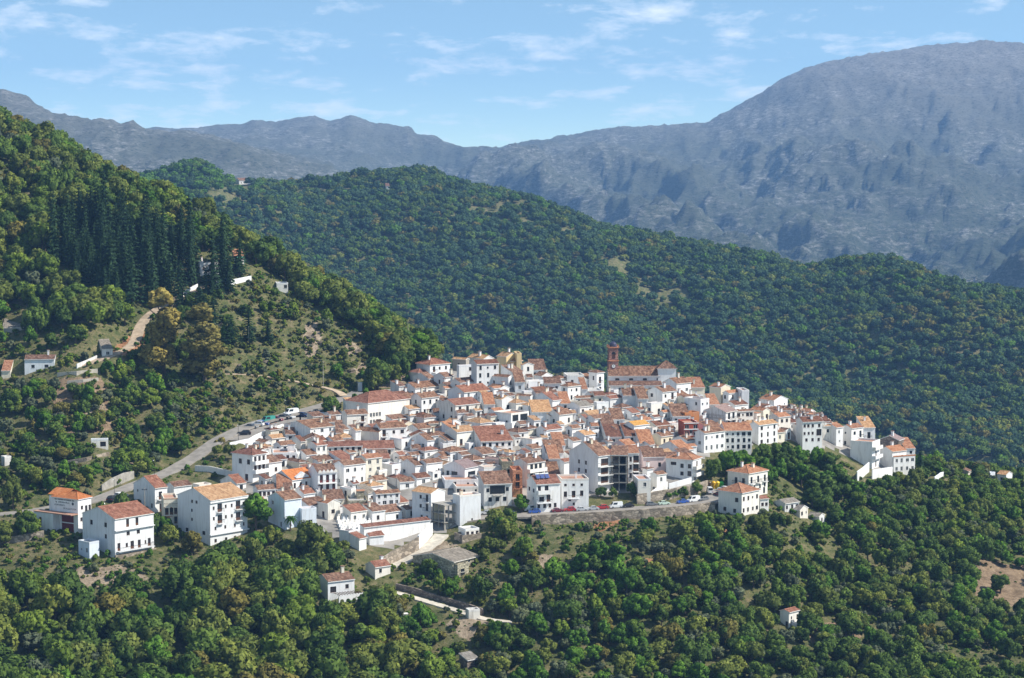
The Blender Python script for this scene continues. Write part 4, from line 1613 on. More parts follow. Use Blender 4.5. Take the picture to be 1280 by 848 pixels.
# the second, higher roof at the back of the same building
mb = MB()
zr = H_ + 1.2
mb.poly([(0.5, L_ * 0.55, zr - 0.6), (0.5, L_ + 2.2, zr - 0.6), (3.2, L_ + 1.6, zr + 0.9), (3.2, L_ * 0.5, zr + 0.9)], 0, [(0, 0), (4, 0), (4, 3), (0, 3)])
mb.poly([(6.5, L_ + 2.2, zr - 0.9), (6.5, L_ * 0.4, zr - 0.9), (3.203, L_ * 0.5, zr + 0.9), (3.203, L_ + 1.6, zr + 0.9)], 0, [(0, 0), (4, 0), (4, 3), (0, 3)])
mb.poly([(0.5, L_ + 2.2, zr - 0.6), (6.5, L_ + 2.2, zr - 0.9), (3.2, L_ + 1.6, zr + 0.9)], 0, [(0, 0), (4, 0), (2, 3)])
mb.box(0.7, L_ + 0.01, 0, 6.2, L_ + 2.0, zr - 0.95, 1)
mb.build('rear_roof', [TR['v'], M['w']], ga['root'])

# --- cream house with orange trim
cr = house(205, 623, 657, 2, 17, 'f', 'b', 'c', st=14, R=0, L=0, ch=0, special=1, frame='brown_wood', group=None, label='narrow cream three-storey house with orange bands and a column of balconies',
           ops=grid('R', [0.22, 0.55], [0.70, 0.38], 'door', 0.9, 1.9) + grid('R', [0.85], [0.70, 0.40, 0.05], 'door', 0.8, 1.9) + [('R', 0.25, 0.03, 'garage_door', 1.4, 2.0)],
           B=[(0.80, 0.68, 0.4, False), (0.80, 0.36, 0.4, False), (0.25, 0.68, 0.4, False)])
mb = MB()
for fz in (0.34, 0.66, 0.98):
    mb.box(-0.06, -0.06, cr['H'] * fz - 0.16, cr['Lr'] + 0.06, -0.003, cr['H'] * fz)
mb.build('orange_band', M['O'], cr['root'])

# --- church: nave, aisle, chancel block with pyramid roof, and the brick tower
Pc = hit(762, 494)
s_ = F / Pc.y
ch_r = link('church', None, None, Pc, math.radians(1.5))
tag(ch_r, 'long white church with tiled nave and aisle roofs and a square pyramid-roofed end', 'church')
HOUSES.append(dict(root=ch_r, px=800, py=478, P=Pc, H=10, Lr=88 / s_, Ll=16, st=math.radians(1.5), mid=Vector((Pc.x + 44 / s_, Pc.y + 8, Pc.z)), rad=12, label='x', x0=760, x1=849, yb=491))


def zat(py, y):
    return ray(640, py)[1] * y - Pc.z


LN = 66.5 / s_       # nave length seen
zA = zat(482.0, Pc.y)          # aisle eaves
zB = zat(476.0, Pc.y + 4.5)    # where the aisle roof meets the nave wall
zN = zat(470.5, Pc.y + 4.5)    # nave eaves
mb = MB()
holed_wall(mb, (0, 0, 0), (1, 0, 0), (0, -1, 0), LN, -4, zA, [(3 + 5 * k, 3.9 + 5 * k, zA - 2.2, zA - 0.8) for k in range(3)])
mb.poly([(0, 4.5, -4), (0, 0, -4), (0, 0, zA), (0, 4.5, zB)])
mb.poly([(LN, 0, -4), (LN, 4.5, -4), (LN, 4.5, zB), (LN, 0, zA)])
mb.build('aisle_wall', M['w'], ch_r)
mb = MB()
ln2 = [(2.2 + 4.6 * k, 3.6 + 4.6 * k, zB + 0.05, zB + 0.8) for k in range(4)]
holed_wall(mb, (0, 4.5, 0), (1, 0, 0), (0, -1, 0), LN, -4, zN, ln2)
rh = 2.7
mb.poly([(0, 13, -4), (0, 4.5, -4), (0, 4.5, zN), (0, 8.75, zN + rh), (0, 13, zN)])
mb.poly([(LN, 13, -4), (0, 13, -4), (0, 13, zN), (LN, 13, zN)])
mb.build('nave_wall', M['w'], ch_r)
for k, h in enumerate(ln2):
    mb = MB()
    n = 10
    x0, x1, z0, z1 = h
    xm, r = (x0 + x1) / 2, (x1 - x0) / 2
    mb.poly([(x0, 0, 0), (x1, 0, 0)] + [(xm + r * math.cos(math.pi * i / n), 0, 0.1 + (z1 - z0 - 0.1) * math.sin(math.pi * i / n)) for i in range(n + 1)])
    ring = [(xm + (r + 0.12) * math.cos(math.pi * i / n), -0.05, 0.1 + (z1 - z0) * math.sin(math.pi * i / n)) for i in range(n + 1)]
    rin = [(xm + (r - 0.05) * math.cos(math.pi * i / n), -0.05, 0.1 + (z1 - z0 - 0.15) * math.sin(math.pi * i / n)) for i in range(n + 1)]
    for i in range(n):
        mb.poly([ring[i], ring[i + 1], rin[i + 1], rin[i]], 1)
    o = mb.build('lunette', [M['glass'], M['brown_wood']], ch_r)
    o.location = (0, 4.5 + 0.1, z0)
ro = MB()
roof_slab(ro, (-0.2, -0.4, zA), (LN, -0.4, zA), (LN, 4.49, zB - 0.02), (-0.2, 4.49, zB - 0.02), 0.16, LN, 5.2)
ro.build('aisle_roof', [TR['b'], M['w']], ch_r)
ro = MB()
roof_slab(ro, (-0.2, 4.1, zN + 0.1), (LN, 4.1, zN + 0.1), (LN, 8.75, zN + rh + 0.2), (-0.2, 8.75, zN + rh + 0.2), 0.16, LN, 5.4)
roof_slab(ro, (LN, 13.4, zN + 0.1), (-0.2, 13.4, zN + 0.1), (-0.2, 8.754, zN + rh + 0.2), (LN, 8.754, zN + rh + 0.2), 0.16, LN, 5.4)
ro.tube((-0.2, 8.75, zN + rh + 0.2), (LN, 8.75, zN + rh + 0.2), 0.14, 0.14, 6)
ro.build('nave_roof', [TR['b'], M['w']], ch_r)
x0, x1 = 62.5 / s_, 85.5 / s_
zC = zat(462.0, Pc.y + 4)
mb = MB()
mb.box(x0, 4.2, -4, x1, 4.2 + (x1 - x0) * 1.0, zC)
mb.build('chancel_wall', M['w'], ch_r)
ro = MB()
e = 0.35
w = x1 - x0 + 2 * e
ap = ((x0 + x1) / 2, 4.2 + (x1 - x0) / 2, zC + 0.2 + 2.5)
cc = [(x0 - e, 4.2 - e, zC + 0.2), (x1 + e, 4.2 - e, zC + 0.2), (x1 + e, 4.2 + (x1 - x0) + e, zC + 0.2), (x0 - e, 4.2 + (x1 - x0) + e, zC + 0.2)]
for k in range(4):
    ro.poly([cc[k], cc[(k + 1) % 4], ap], 0, [(0, 0), (w, 0), (w / 2, w * 0.62)])
    a_, b_ = Vector(cc[k]), Vector(cc[(k + 1) % 4])
    t_ = Vector((0, 0, -0.18))
    ro.poly([a_ + t_, b_ + t_, b_, a_], 1)
    ro.tube(cc[k], ap, 0.1, 0.1, 6)
ro.poly([Vector(p) + Vector((0, 0, -0.18)) for p in cc[::-1]], 1)
ro.build('pyramid_roof', [TR['b'], M['w']], ch_r)

# tower
yT = Pc.y + 9
aT, tT = ray(766, 466)
tz = lambda py: ray(766, py)[1] * yT
tw = 12.3 * yT / F
zb = zn(aT * yT, yT)
tr_ = link('church_tower', None, None, (aT * yT, yT, zb), math.radians(6))
tag(tr_, 'square red brick clock tower with dark shiny dome rising behind the church', 'church tower')
T = lambda py: tz(py) - zb
mb = MB()
h = tw / 2
mb.box(-h, -h, -3, h, h, T(451.2))
mb.build('lower_stage', M['tower_brick'], tr_)
mb = MB()
zl, zu = T(450.0), T(434.6)
for dx, dy, ux, uy in ((0, -1, 1, 0), (1, 0, 0, 1), (0, 1, -1, 0), (-1, 0, 0, -1)):
    k_ = h * 0.95
    holed_wall(mb, (dx * k_ - ux * k_, dy * k_ - uy * k_, 0), (ux, uy, 0), (dx, dy, 0), 2 * k_, zl, zu, [(k_ - 0.55, k_ + 0.55, zl + 0.5, zl + 2.1)], 0.7)
mb.poly([(-h, -h, zu), (h, -h, zu), (h, h, zu), (-h, h, zu)])
mb.build('belfry', M['tower_brick'], tr_)
mb = MB()
for dx, dy in ((0, -1), (1, 0)):
    pass
n = 10
for sgn in (-1, 1):
    pts = [(0.72 * math.cos(math.pi * i / n), sgn * (h * 0.95 + 0.03), zl + 2.0 + 0.85 * math.sin(math.pi * i / n)) for i in range(n + 1)]
    mb.prism(pts, (0, -sgn * 0.06, 0), 0)
for sgn in (-1, 1):
    pts = [(sgn * (h * 0.95 + 0.03), 0.72 * math.cos(math.pi * i / n), zl + 2.0 + 0.85 * math.sin(math.pi * i / n)) for i in range(n + 1)]
    mb.prism(pts, (-sgn * 0.06, 0, 0), 0)
mb.build('arch_head', M['iron'], tr_)
mb = MB()
for py, e, t in ((451.2, 0.22, 0.3), (434.7, 0.25, 0.3), (463.5, 0.15, 0.25)):
    z = T(py)
    mb.box(-h - e, -h - e, z + 0.002, h + e, h + e, z + t)
for sx in (-1, 1):
    for sy in (-1, 1):
        mb.box(sx * h - 0.16, sy * h - 0.16, T(434.7) + 0.302, sx * h + 0.16, sy * h + 0.16, T(434.7) + 1.0)
mb.build('cornice', M['B'], tr_)
mb = MB()
mb.tube((0, -h - 0.02, T(457.3)), (0, -h - 0.10, T(457.3)), 0.72, 0.72, 20, 0)
mb.tube((0, -h - 0.10, T(457.3)), (0, -h - 0.13, T(457.3)), 0.60, 0.60, 20, 1)
mb.box(-0.04, -h - 0.16, T(457.3), 0.04, -h - 0.135, T(457.3) + 0.48, 0)
mb.box(0.0, -h - 0.16, T(457.3) - 0.04, 0.34, -h - 0.135, T(457.3) + 0.04, 0)
mb.build('clock_face', [M['iron'], M['white_frame']], tr_)
dm, dnt, db = new_mat('glazed_blue_dome_tiles')
db.inputs['Base Color'].default_value = (0.035, 0.03, 0.06, 1)
db.inputs['Roughness'].default_value = 0.22
db.inputs['Specular IOR Level'].default_value = 0.8
mb = MB()
mb.tube((0, 0, T(434.7) + 0.3), (0, 0, T(434.7) + 0.7), h * 0.82, h * 0.82, 12)
mb.dome((0, 0, T(434.7) + 0.7), h * 0.78, 1.35, 16, 6)
mb.tube((0, 0, T(434.7) + 2.0), (0, 0, T(434.7) + 2.9), 0.05, 0.03, 6)
mb.build('dome', dm, tr_, True)

# --- ochre yellow house on the crest
yl = house(642.5, 452.5, 465, 20, 10, 'h', 'y', 'y', R=0, L=0, ch=0, frame='brown_wood', group=None, label='ochre yellow house with arched openings on the village crest',
           ops=grid('L', [0.25, 0.5, 0.75], [0.2], 'window', 1.0, 1.5) + [('R', 0.5, 0.15, 'door', 0.9, 1.9)])
house(633, 446.5, 461, 12, 14, 'l', 'y', 'y', ch=1, R=(2, 1), L=0, group=None, label='upper ochre yellow gable with tan roof just behind the crest house')
house(646, 442, 461, 2, 5, 'f', 'b', 'y', ch=0, special=1, R=0, L=0, group=None, label='slim ochre yellow roof turret at the right end of the yellow house')

# --- red and white house
rw = house(855, 528.5, 552, 2, 18, 'f', 'b', 'R', st=8, R=0, L=0, ch=0, special=1, frame='white_frame', group=None, label='red fronted house with white bands and three storeys of windows',
           ops=grid('R', [0.2, 0.8], [0.66, 0.32], 'window', 1.3, 1.2) + grid('R', [0.5], [0.64, 0.30], 'door', 1.0, 1.9) + [('R', 0.35, 0.02, 'garage_door', 2.2, 1.7)])
mb = MB()
for fz in (0.27, 0.61, 0.94):
    mb.box(-0.05, -0.12, rw['H'] * fz, rw['Lr'] + 0.05, -0.003, rw['H'] * fz + 0.3)
mb.build('white_band', M['w'], rw['root'])

# --- apartment block with open balconies: gable part, bare dark part, white end
u1 = house(747.5, 570.6, 618, 36, 16.5, 'r', 'b', 'w', st=38, R=0, L=0, ch=2, pitch=0.5, name='apartment_block', cat='apartment block', frame='brown_wood', group=None, label='tall white gabled apartment block with three deep balconies over the front road',
           ops=grid('R', [0.5], [0.74, 0.51, 0.28], 'door', 2.6, 1.9) + [('L', 0.42, 0.72, 'window', 0.9, 1.1), ('L', 0.66, 0.72, 'window', 0.9, 1.1), ('L', 0.42, 0.5, 'window', 0.9, 1.1), ('L', 0.66, 0.5, 'window', 0.9, 1.1), ('L', 0.7, 0.2, 'window', 0.9, 1.1)],
           B=[(0.5, 0.72, 0.98, False), (0.5, 0.49, 0.98, False), (0.5, 0.26, 0.98, False)])


def frame_block(cx, ye, yb, wl, wr, st, storeys, bays_r, bays_l, roof, label, wc='concrete', back='B', drop=3.0, infill=()):
    """an open concrete frame: slabs, posts, back walls."""
    P, H, Lr, Ll, st = solve_house(cx, ye, yb, wl, wr, st)
    Ll = max(Ll, 5.0)
    r = link('concrete_frame', None, None, P, st)
    fh = H / storeys
    for f in range(storeys + 1):
        mb = MB()
        mb.box(-0.15, -0.15, f * fh - 0.26, Lr + 0.15, Ll + 0.15, f * fh - 0.02)
        mb.build('floor_slab', M[wc], r)
    for f in range(storeys):
        for k in range(bays_r + 1):
            mb = MB()
            x = 0.12 + (Lr - 0.24) * k / bays_r
            mb.box(x - 0.14, 0.0, f * fh - 0.018 if f else -drop, x + 0.14, 0.28, (f + 1) * fh - 0.262)
            mb.build('post', M[wc], r)
        for k in range(1, bays_l + 1):
            mb = MB()
            y = 0.14 + (Ll - 0.28) * k / bays_l
            mb.box(-0.02, y - 0.14, f * fh - 0.018 if f else -drop, 0.26, y + 0.14, (f + 1) * fh - 0.262)
            mb.build('post', M[wc], r)
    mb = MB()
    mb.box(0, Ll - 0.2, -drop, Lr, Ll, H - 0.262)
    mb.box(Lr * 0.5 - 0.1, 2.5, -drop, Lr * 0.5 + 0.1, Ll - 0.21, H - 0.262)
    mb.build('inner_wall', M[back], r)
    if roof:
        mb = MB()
        mb.box(Lr + 0.155, 0.3, -drop, Lr + 0.3, Ll, H - 0.27)  # added wall that shuts the sun out of the open right side
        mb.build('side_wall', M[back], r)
    for (x0, x1, z0, z1, mt) in infill:
        mb = MB()
        mb.box(Lr * x0, 0.3, H * z0, Lr * x1, 0.45, H * z1)
        mb.build('infill_panel', M[mt], r)
    if roof:
        ro = MB()
        roof_slab(ro, (-0.3, -0.4, H + 0.18), (Lr + 0.3, -0.4, H + 0.18), (Lr + 0.3, Ll, H + 1.7), (-0.3, Ll, H + 1.7), 0.16, Lr, Ll)
        ro.build('roof', [TR[roof], M['w']], r)
    tag(r, label, 'building')
    c, s = math.cos(st), math.sin(st)
    HOUSES.append(dict(root=r, px=cx, py=ye, P=P, H=H, Lr=Lr, Ll=Ll, st=st, mid=Vector((P.x + c * Lr / 2 - s * Ll / 2, P.y + s * Lr / 2 + c * Ll / 2, P.z)), rad=0.5 * math.hypot(Lr, Ll), label=label, x0=cx - max(wl, 2), x1=cx + wr, yb=yb))
    return r


frame_block(764.5, 569.5, 614, 2, 19, -4, 4, 2, 1, 'b', 'unfinished dark open frame of four storeys between two apartment fronts', 'concrete', 'k')  # dark back wall stands for shade inside; frame turned from the sun
u3 = house(784, 567, 602, 2, 15, 'r', 'o', 'w', st=8, R=0, L=0, ch=0, frame='brown_wood', group=None, label='slim white apartment front with dark glazed bays beside the open frame',
           ops=grid('R', [0.28], [0.70, 0.42, 0.12], 'window', 0.7, 1.4) + grid('R', [0.74], [0.66, 0.36, 0.06], 'door', 1.6, 2.0), B=[(0.74, 0.65, 0.46, False), (0.74, 0.35, 0.46, False), (0.74, 0.05, 0.46, False)])

# --- bare concrete frame by the cemetery and the big white houses round it
frame_block(555.6, 631.5, 664, 15, 16, 40, 3, 3, 2, None, 'bare grey concrete frame of an unfinished building', 'concrete', 'c', 4.0, infill=((0.1, 1.0, 0.0, 0.25, 'd'),))
house(539, 617.5, 653, 24, 17, 'l', 'y', 'w', st=52, R=0, L=0, ch=1, pitch=0.32, group=None, frame='iron', label='big white house with tan roof and two iron balconies on its shaded face',
      ops=[('L', 0.22, 0.70, 'door', 0.9, 1.9), ('L', 0.55, 0.78, 'window', 0.8, 1.0), ('L', 0.22, 0.38, 'door', 0.9, 1.9), ('L', 0.55, 0.46, 'window', 0.8, 1.0), ('L', 0.22, 0.08, 'window', 0.8, 1.0), ('L', 0.5, 0.08, 'window', 0.8, 1.0)])
house(575, 619.5, 659, 9, 26, 'f', 'b', 'w', st=28, R=0, L=0, ch=1, special=1, group=None, label='tall blank white block standing right of the concrete frame',
      ops=[('R', 0.58, 0.16, 'window', 0.5, 0.7), ('R', 0.57, 0.06, 'window', 0.5, 0.7)])
house(582, 661.5, 674, 9, 17, 'f', 'g', 'w', st=28, R=(3, 1), L=0, ch=0, special=1, group=None, label='low flat annexe below the tall blank white block')
house(578, 672, 680, 10, 24, 'f', 'g', 'stone_wall', st=28, R=0, L=0, ch=0, special=1, group=None, name='terrace_base', label='stone terrace base under the flat annexe', cat='terrace')

# --- modern house with the mauve gable and its terraces
mg = house(581, 586, 601, 26, 17, 'r', 'p', 'w', st=52, R=0, L=0, ch=0, group=None, frame='iron', label='white house with mauve gable roof and wide dark window above stepped terraces',
           ops=[('R', 0.5, 0.12, 'window', 3.2, 1.9), ('L', 0.5, 0.1, 'door', 2.2, 1.9), ('L', 0.82, 0.1, 'door', 1.0, 1.9)])
t1 = house(556, 600, 611, 2, 42, 'f', 'b', 'w', st=8, ch=0, special=1, R=(5, 1), L=0, group=None, frame='iron', label='upper white terrace floor below the mauve gable house')
t2 = house(570, 608.5, 619, 2, 28, 'f', 'b', 'w', st=8, ch=0, special=1, R=(4, 1), L=0, group=None, frame='iron', label='lower white terrace floor below the mauve gable house')
house(639, 517, 540, 22, 22, 'f', 'k', 'w', st=46, R=0, L=(2, 1), ch=0, special=1, group=None, frame='iron', label='modern white house with long dark glazed upper floor in the middle of the village',
      ops=[('R', 0.24, 0.55, 'window', 2.6, 1.9), ('R', 0.72, 0.55, 'window', 3.2, 1.9), ('R', 0.25, 0.05, 'door', 0.9, 2.0), ('R', 0.72, 0.05, 'window', 2.2, 1.8)])
# --- row above the front road
house(605, 606, 637, 7, 35, 's', 'b', 'd', st=14, R=0, L=0, ch=0, group=None, frame='iron', label='off-white house with wide glazed balcony window above the front road',
      ops=[('R', 0.48, 0.60, 'window', 4.2, 2.3), ('R', 0.14, 0.68, 'window', 0.9, 1.1), ('R', 0.83, 0.70, 'window', 0.9, 1.1)] + grid('R', [0.22, 0.48, 0.74], [0.30], 'window', 1.0, 1.2), B=[(0.48, 0.58, 0.36, False)])
house(641, 588, 622, 2, 12, 'f', 'b', 'B', st=6, R=0, L=0, ch=0, special=1, group=None, frame='brown_wood', label='narrow orange brick house with three dark openings one above another',
      ops=[('R', 0.5, 0.60, 'door', 1.1, 1.9), ('R', 0.5, 0.33, 'door', 1.1, 1.9), ('R', 0.5, 0.03, 'garage_door', 2.2, 2.2)], parapet=0.9)
house(659, 580, 610, 17, 22, 'r', 'b', 'w', st=44, R=0, L=0, ch=1, group=None, frame='iron', label='white gabled house with two tiers of full-width balconies left of the apartment block',
      ops=grid('R', [0.25, 0.5, 0.75], [0.66, 0.33], 'door', 1.1, 1.9), B=[(0.5, 0.64, 0.98, True), (0.5, 0.31, 0.98, True)])
j19 = house(670.6, 606, 642, 12, 30, 'r', 'r', 'w', st=20, R=0, L=0, ch=0, group=None, frame='brown_wood', label='white house with solar panels on its red roof by the front road',
            ops=[('R', 0.12, 0.70, 'door', 0.9, 1.9), ('R', 0.42, 0.70, 'door', 1.1, 1.9), ('R', 0.22, 0.40, 'window', 1.4, 1.3), ('R', 0.5, 0.38, 'door', 1.1, 1.9)] + grid('R', [0.1, 0.34, 0.56, 0.78], [0.17], 'window', 0.8, 1.2)
            + [('R', 0.48, 0.0, 'garage_door', 1.7, 2.0), ('R', 0.86, 0.0, 'door', 1.2, 2.0), ('L', 0.3, 0.68, 'window', 1.3, 1.1), ('L', 0.75, 0.68, 'window', 1.3, 1.1), ('L', 0.35, 0.42, 'window', 0.6, 0.8)],
            B=[(0.3, 0.68, 0.55, True), (0.3, 0.36, 0.58, False)])
M['solar'] = plain('blue_solar_glass', (0.09, 0.12, 0.27), 0.25, 0.2, 0.05)
for k in range(3):
    mb = MB()
    L0 = j19['Ll']
    mb.box(-0.55, -0.75, -0.04, 0.55, 0.75, 0.04)
    o = mb.build('solar_panel', M['solar'], j19['root'])
    o.location = (j19['Lr'] * 0.18 + k * 1.3, L0 * 0.30, roof_z('r', j19['Lr'], L0, j19['H'], 0, L0 * 0.30) + 0.9)
    o.rotation_euler = (math.radians(38), 0, 0)
    mb = MB()
    mb.tube((-0.6, 0, 0), (0.6, 0, 0), 0.22, 0.22, 8)
    o2 = mb.build('water_tank', M['white_frame'], j19['root'])
    o2.location = (j19['Lr'] * 0.18 + k * 1.3, L0 * 0.30 + 0.75, roof_z('r', j19['Lr'], L0, j19['H'], 0, L0 * 0.30) + 1.45)
house(702, 599, 638, 2, 34, 'f', 'b', 'w', st=8, R=0, L=0, ch=1, special=1, group=None, frame='brown_wood', label='plain white house with brown garage door and one balcony beside the front road',
      ops=grid('R', [0.14, 0.44, 0.74], [0.76], 'window', 0.7, 0.7) + [('R', 0.14, 0.42, 'window', 0.9, 1.5), ('R', 0.44, 0.40, 'door', 1.0, 1.8), ('R', 0.74, 0.44, 'window', 0.9, 1.5), ('R', 0.30, 0.28, 'window', 0.8, 0.9), ('R', 0.45, 0.14, 'window', 0.6, 0.8), ('R', 0.14, 0.02, 'garage_door', 2.4, 2.1)],
      B=[(0.44, 0.38, 0.42, False)])
# --- right part of the village
house(865.6, 576, 604, 33, 11, 'h', 'o', 'w', st=62, R=0, L=0, ch=1, group=None, frame='brown_wood', label='broad white house with orange hipped roof and stepped balconies above the parking bay',
      ops=[('L', 0.12, 0.64, 'window', 1.0, 1.2), ('L', 0.40, 0.64, 'window', 1.0, 1.2), ('L', 0.40, 0.30, 'window', 1.0, 1.1), ('L', 0.12, 0.30, 'window', 1.2, 1.4), ('L', 0.72, 0.74, 'window', 1.7, 0.9), ('L', 0.42, 0.03, 'door', 0.9, 1.8), ('R', 0.5, 0.62, 'door', 1, 1.9), ('R', 0.5, 0.32, 'door', 1, 1.9), ('R', 0.3, 0.02, 'door', 1, 1.9)],
      B=[(0.5, 0.60, 0.9, True), (0.5, 0.30, 0.9, True)])
house(935.6, 593, 622, 26, 24, 'h', 'o', 'w', st=46, R=0, L=0, ch=2, group=None, frame='iron', label='upper of the two white orange-hipped houses right of the recycling bins',
      ops=[('R', 0.15, 0.58, 'door', 0.9, 1.8), ('R', 0.5, 0.58, 'door', 0.9, 1.8), ('R', 0.85, 0.58, 'door', 0.9, 1.8), ('R', 0.3, 0.30, 'window', 0.8, 1.2), ('R', 0.6, 0.30, 'window', 0.8, 1.2), ('R', 0.85, 0.33, 'window', 0.8, 1.2), ('R', 0.5, 0.05, 'door', 0.9, 1.8), ('R', 0.82, 0.05, 'door', 0.9, 1.8), ('L', 0.25, 0.52, 'door', 1.0, 1.8), ('L', 0.6, 0.52, 'door', 1.0, 1.8), ('L', 0.25, 0.2, 'window', 0.9, 0.9)])
house(927, 617.5, 646, 29, 22, 'h', 'o', 'w', st=48, R=(4, 2), L=0, ch=0, group=None, frame='brown_wood', label='lower of the two white orange-hipped houses, at the end of the front road',
      ops=[('L', 0.22, 0.60, 'window', 1.1, 1.2), ('L', 0.72, 0.15, 'window', 1.0, 1.1), ('L', 0.3, 0.12, 'window', 1.0, 1.1)])
house(950, 624, 638, 3, 11, 's', 'r', 'w', st=20, R=(2, 1), L=0, ch=0, group=None, label='small white lean-to at the right foot of the upper orange-hipped house')
house(907, 516, 536, 28, 14, 'r', 'p', 'd', st=52, R=0, L=0, ch=0, group=None, frame='iron', label='stained gable house with mauve roof and worn painted lettering', ops=grid('R', [0.3, 0.7], [0.55, 0.08], 'door', 1.3, 1.9), B=[(0.5, 0.53, 0.95, False), (0.5, 0.05, 0.95, False)])
mb = MB()
q = random.Random(9)
hq = HOUSES[-1]
for row, (z, x0, x1, hh) in enumerate(((0.72, 0.10, 0.86, 0.8), (0.56, 0.05, 0.9, 0.8), (0.40, 0.05, 0.42, 0.35))):
    u = x0
    while u < x1:
        w = 0.02 + 0.03 * q.random()
        mb.box(-0.02, hq['Ll'] * u, hq['H'] * z, -0.003, hq['Ll'] * (u + w), hq['H'] * z + hh * (0.6 + 0.4 * q.random()))
        u += w + 0.015
mb.build('worn_lettering', M['t'], hq['root'])
house(856, 516, 531, 8, 18, 'f', 'k', 'O', st=30, R=0, L=0, ch=0, special=1, group=None, label='burnt orange unfinished walls left of the white terrace block')
house(1003, 528, 563, 8, 25, 'r', 'k', 'w', st=17, R=0, L=0, ch=1, group=None, frame='brown_wood', label='tall white four-storey house with dark roof above the trees on the right',
      ops=grid('R', [0.1, 0.29, 0.51, 0.84], [0.80], 'window', 0.8, 1.0) + grid('R', [0.1, 0.31, 0.51], [0.54], 'window', 0.7, 0.9) + [('R', 0.83, 0.50, 'window', 1.7, 2.0)] + grid('R', [0.2, 0.51, 0.82], [0.30], 'window', 0.8, 1.0) + [('L', 0.5, 0.1, 'window', 0.8, 0.9)])
house(1090, 552.5, 587, 27, 10, 'f', 'b', 'w', st=60, R=0, L=0, ch=0, special=1, group=None, frame='brown_wood', label='high white house with blank blue-shaded side and planted roof terrace', ops=grid('R', [0.5], [0.72, 0.40, 0.04], 'door', 1.0, 1.9), B=[(0.5, 0.70, 0.95, True), (0.5, 0.38, 0.95, True)])
house(1082, 545, 556, 12, 8, 'r', 'p', 'w', st=56, R=0, L=0, ch=1, group=None, label='penthouse with mauve roof on top of the blank-sided high house')
house(1123, 551, 563, 23, 7, 'r', 'p', 'k', st=60, R=(1, 1), L=0, ch=1, group=None, label='brown stone house with pale roof behind the rightmost terrace')
house(1115, 565, 591, 16, 18, 'r', 'o', 'w', st=35, R=0, L=0, ch=1, group=None, label='white house with orange roof at the far right end of the village', ops=grid('R', [0.3, 0.7], [0.5], 'door', 1, 1.9))
t3 = house(1117, 571.5, 592, 2, 27, 'f', 'b', 'w', st=24, R=(4, 2), L=0, ch=0, special=1, group=None, label='white terrace front with orange band at the far right end of the village')
mb = MB()
mb.box(-0.1, -0.1, t3['H'] + 0.003, t3['Lr'] + 0.1, 0.22, t3['H'] + 0.3)
mb.build('orange_band', M['O'], t3['root'])
# --- left part of the village
house(316, 570, 604, 26, 17, 'h', 'r', 'w', st=52, R=0, L=0, ch=2, group=None, frame='brown_wood', label='white corner house with red hipped roof and tiered balconies on the left edge',
      ops=grid('R', [0.2, 0.5, 0.8], [0.70, 0.38], 'door', 1.0, 1.9) + [('L', 0.6, 0.66, 'window', 1.2, 1.4), ('L', 0.2, 0.66, 'window', 1.2, 1.4), ('L', 0.3, 0.05, 'door', 1.2, 1.9)], B=[(0.5, 0.68, 0.95, True), (0.5, 0.36, 0.95, True)])
pd = house(365, 600.6, 614, 25, 29, 'r', 'v', 'w', st=44, R=0, L=0, ch=0, group=None, frame='brown_wood', label='low white house with bright orange roof and white pediment dormer',
           ops=grid('R', [0.12, 0.38, 0.62, 0.86], [0.2], 'window', 0.8, 1.5))
mb = MB()
xm = pd['Lr'] * 0.45
mb.prism([(xm - 2.2, -0.1, pd['H'] + 0.35), (xm + 2.2, -0.1, pd['H'] + 0.35), (xm + 2.2, -0.1, pd['H'] + 0.7), (xm + 0.6, -0.1, pd['H'] + 1.6), (xm, -0.1, pd['H'] + 2.0), (xm - 0.6, -0.1, pd['H'] + 1.6), (xm - 2.2, -0.1, pd['H'] + 0.7)], (0, 0.9, 0))
mb.build('pediment', M['w'], pd['root'])
bt = house(397.5, 592, 617, 12, 24, 'r', 'b', 'w', st=24, R=0, L=0, ch=1, group=None, frame='red_wood', label='white house with battlement ornament along its eaves and red balcony doors',
           ops=grid('R', [0.18, 0.5, 0.82], [0.52], 'door', 0.9, 2.1) + grid('R', [0.18, 0.5, 0.82], [0.08], 'door', 0.9, 2.0), B=[(0.5, 0.50, 0.9, False)])
for k in range(5):
    mb = MB()
    x = bt['Lr'] * (0.1 + 0.2 * k)
    mb.prism([(x - 0.5, -0.34, bt['H'] + 0.12), (x + 0.5, -0.34, bt['H'] + 0.12), (x + 0.5, -0.34, bt['H'] + 0.4), (x, -0.34, bt['H'] + 1.0), (x - 0.5, -0.34, bt['H'] + 0.4)], (0, 0.2, 0))
    mb.build('eaves_ornament', M['w'], bt['root'])
house(310, 624, 641, 2, 20, 'f', 'g', 'B', st=10, R=0, L=0, ch=0, special=1, group=None, frame='white_frame', label='low orange brick house with three square windows behind the tall block', ops=grid('R', [0.15, 0.48, 0.8], [0.45], 'window', 1.2, 1.2))

# --- cemetery
house(455, 660, 679, 5, 83, 's', 'r', 'w', st=34, R=0, L=0, ch=0, pitch=0.3, name='cemetery_wall_building', cat='cemetery building', group=None, label='long low white cemetery building with narrow red tile roof')
house(462, 671, 682, 7, 18, 'r', 'r', 'w', st=30, R=0, L=0, ch=0, name='chapel', cat='chapel', group=None, label='small white cemetery chapel with red gable roof')
house(449, 674, 689, 12, 9, 's', 'r', 'w', st=50, R=0, L=0, ch=0, name='store', cat='store', group=None, label='small square white cemetery store with red lean-to roof')
house(436, 664, 682, 12, 8, 'f', 'b', 'w', st=50, R=0, L=0, ch=0, special=1, name='store', cat='store', group=None, label='flat white cemetery block at the left end above the trees')

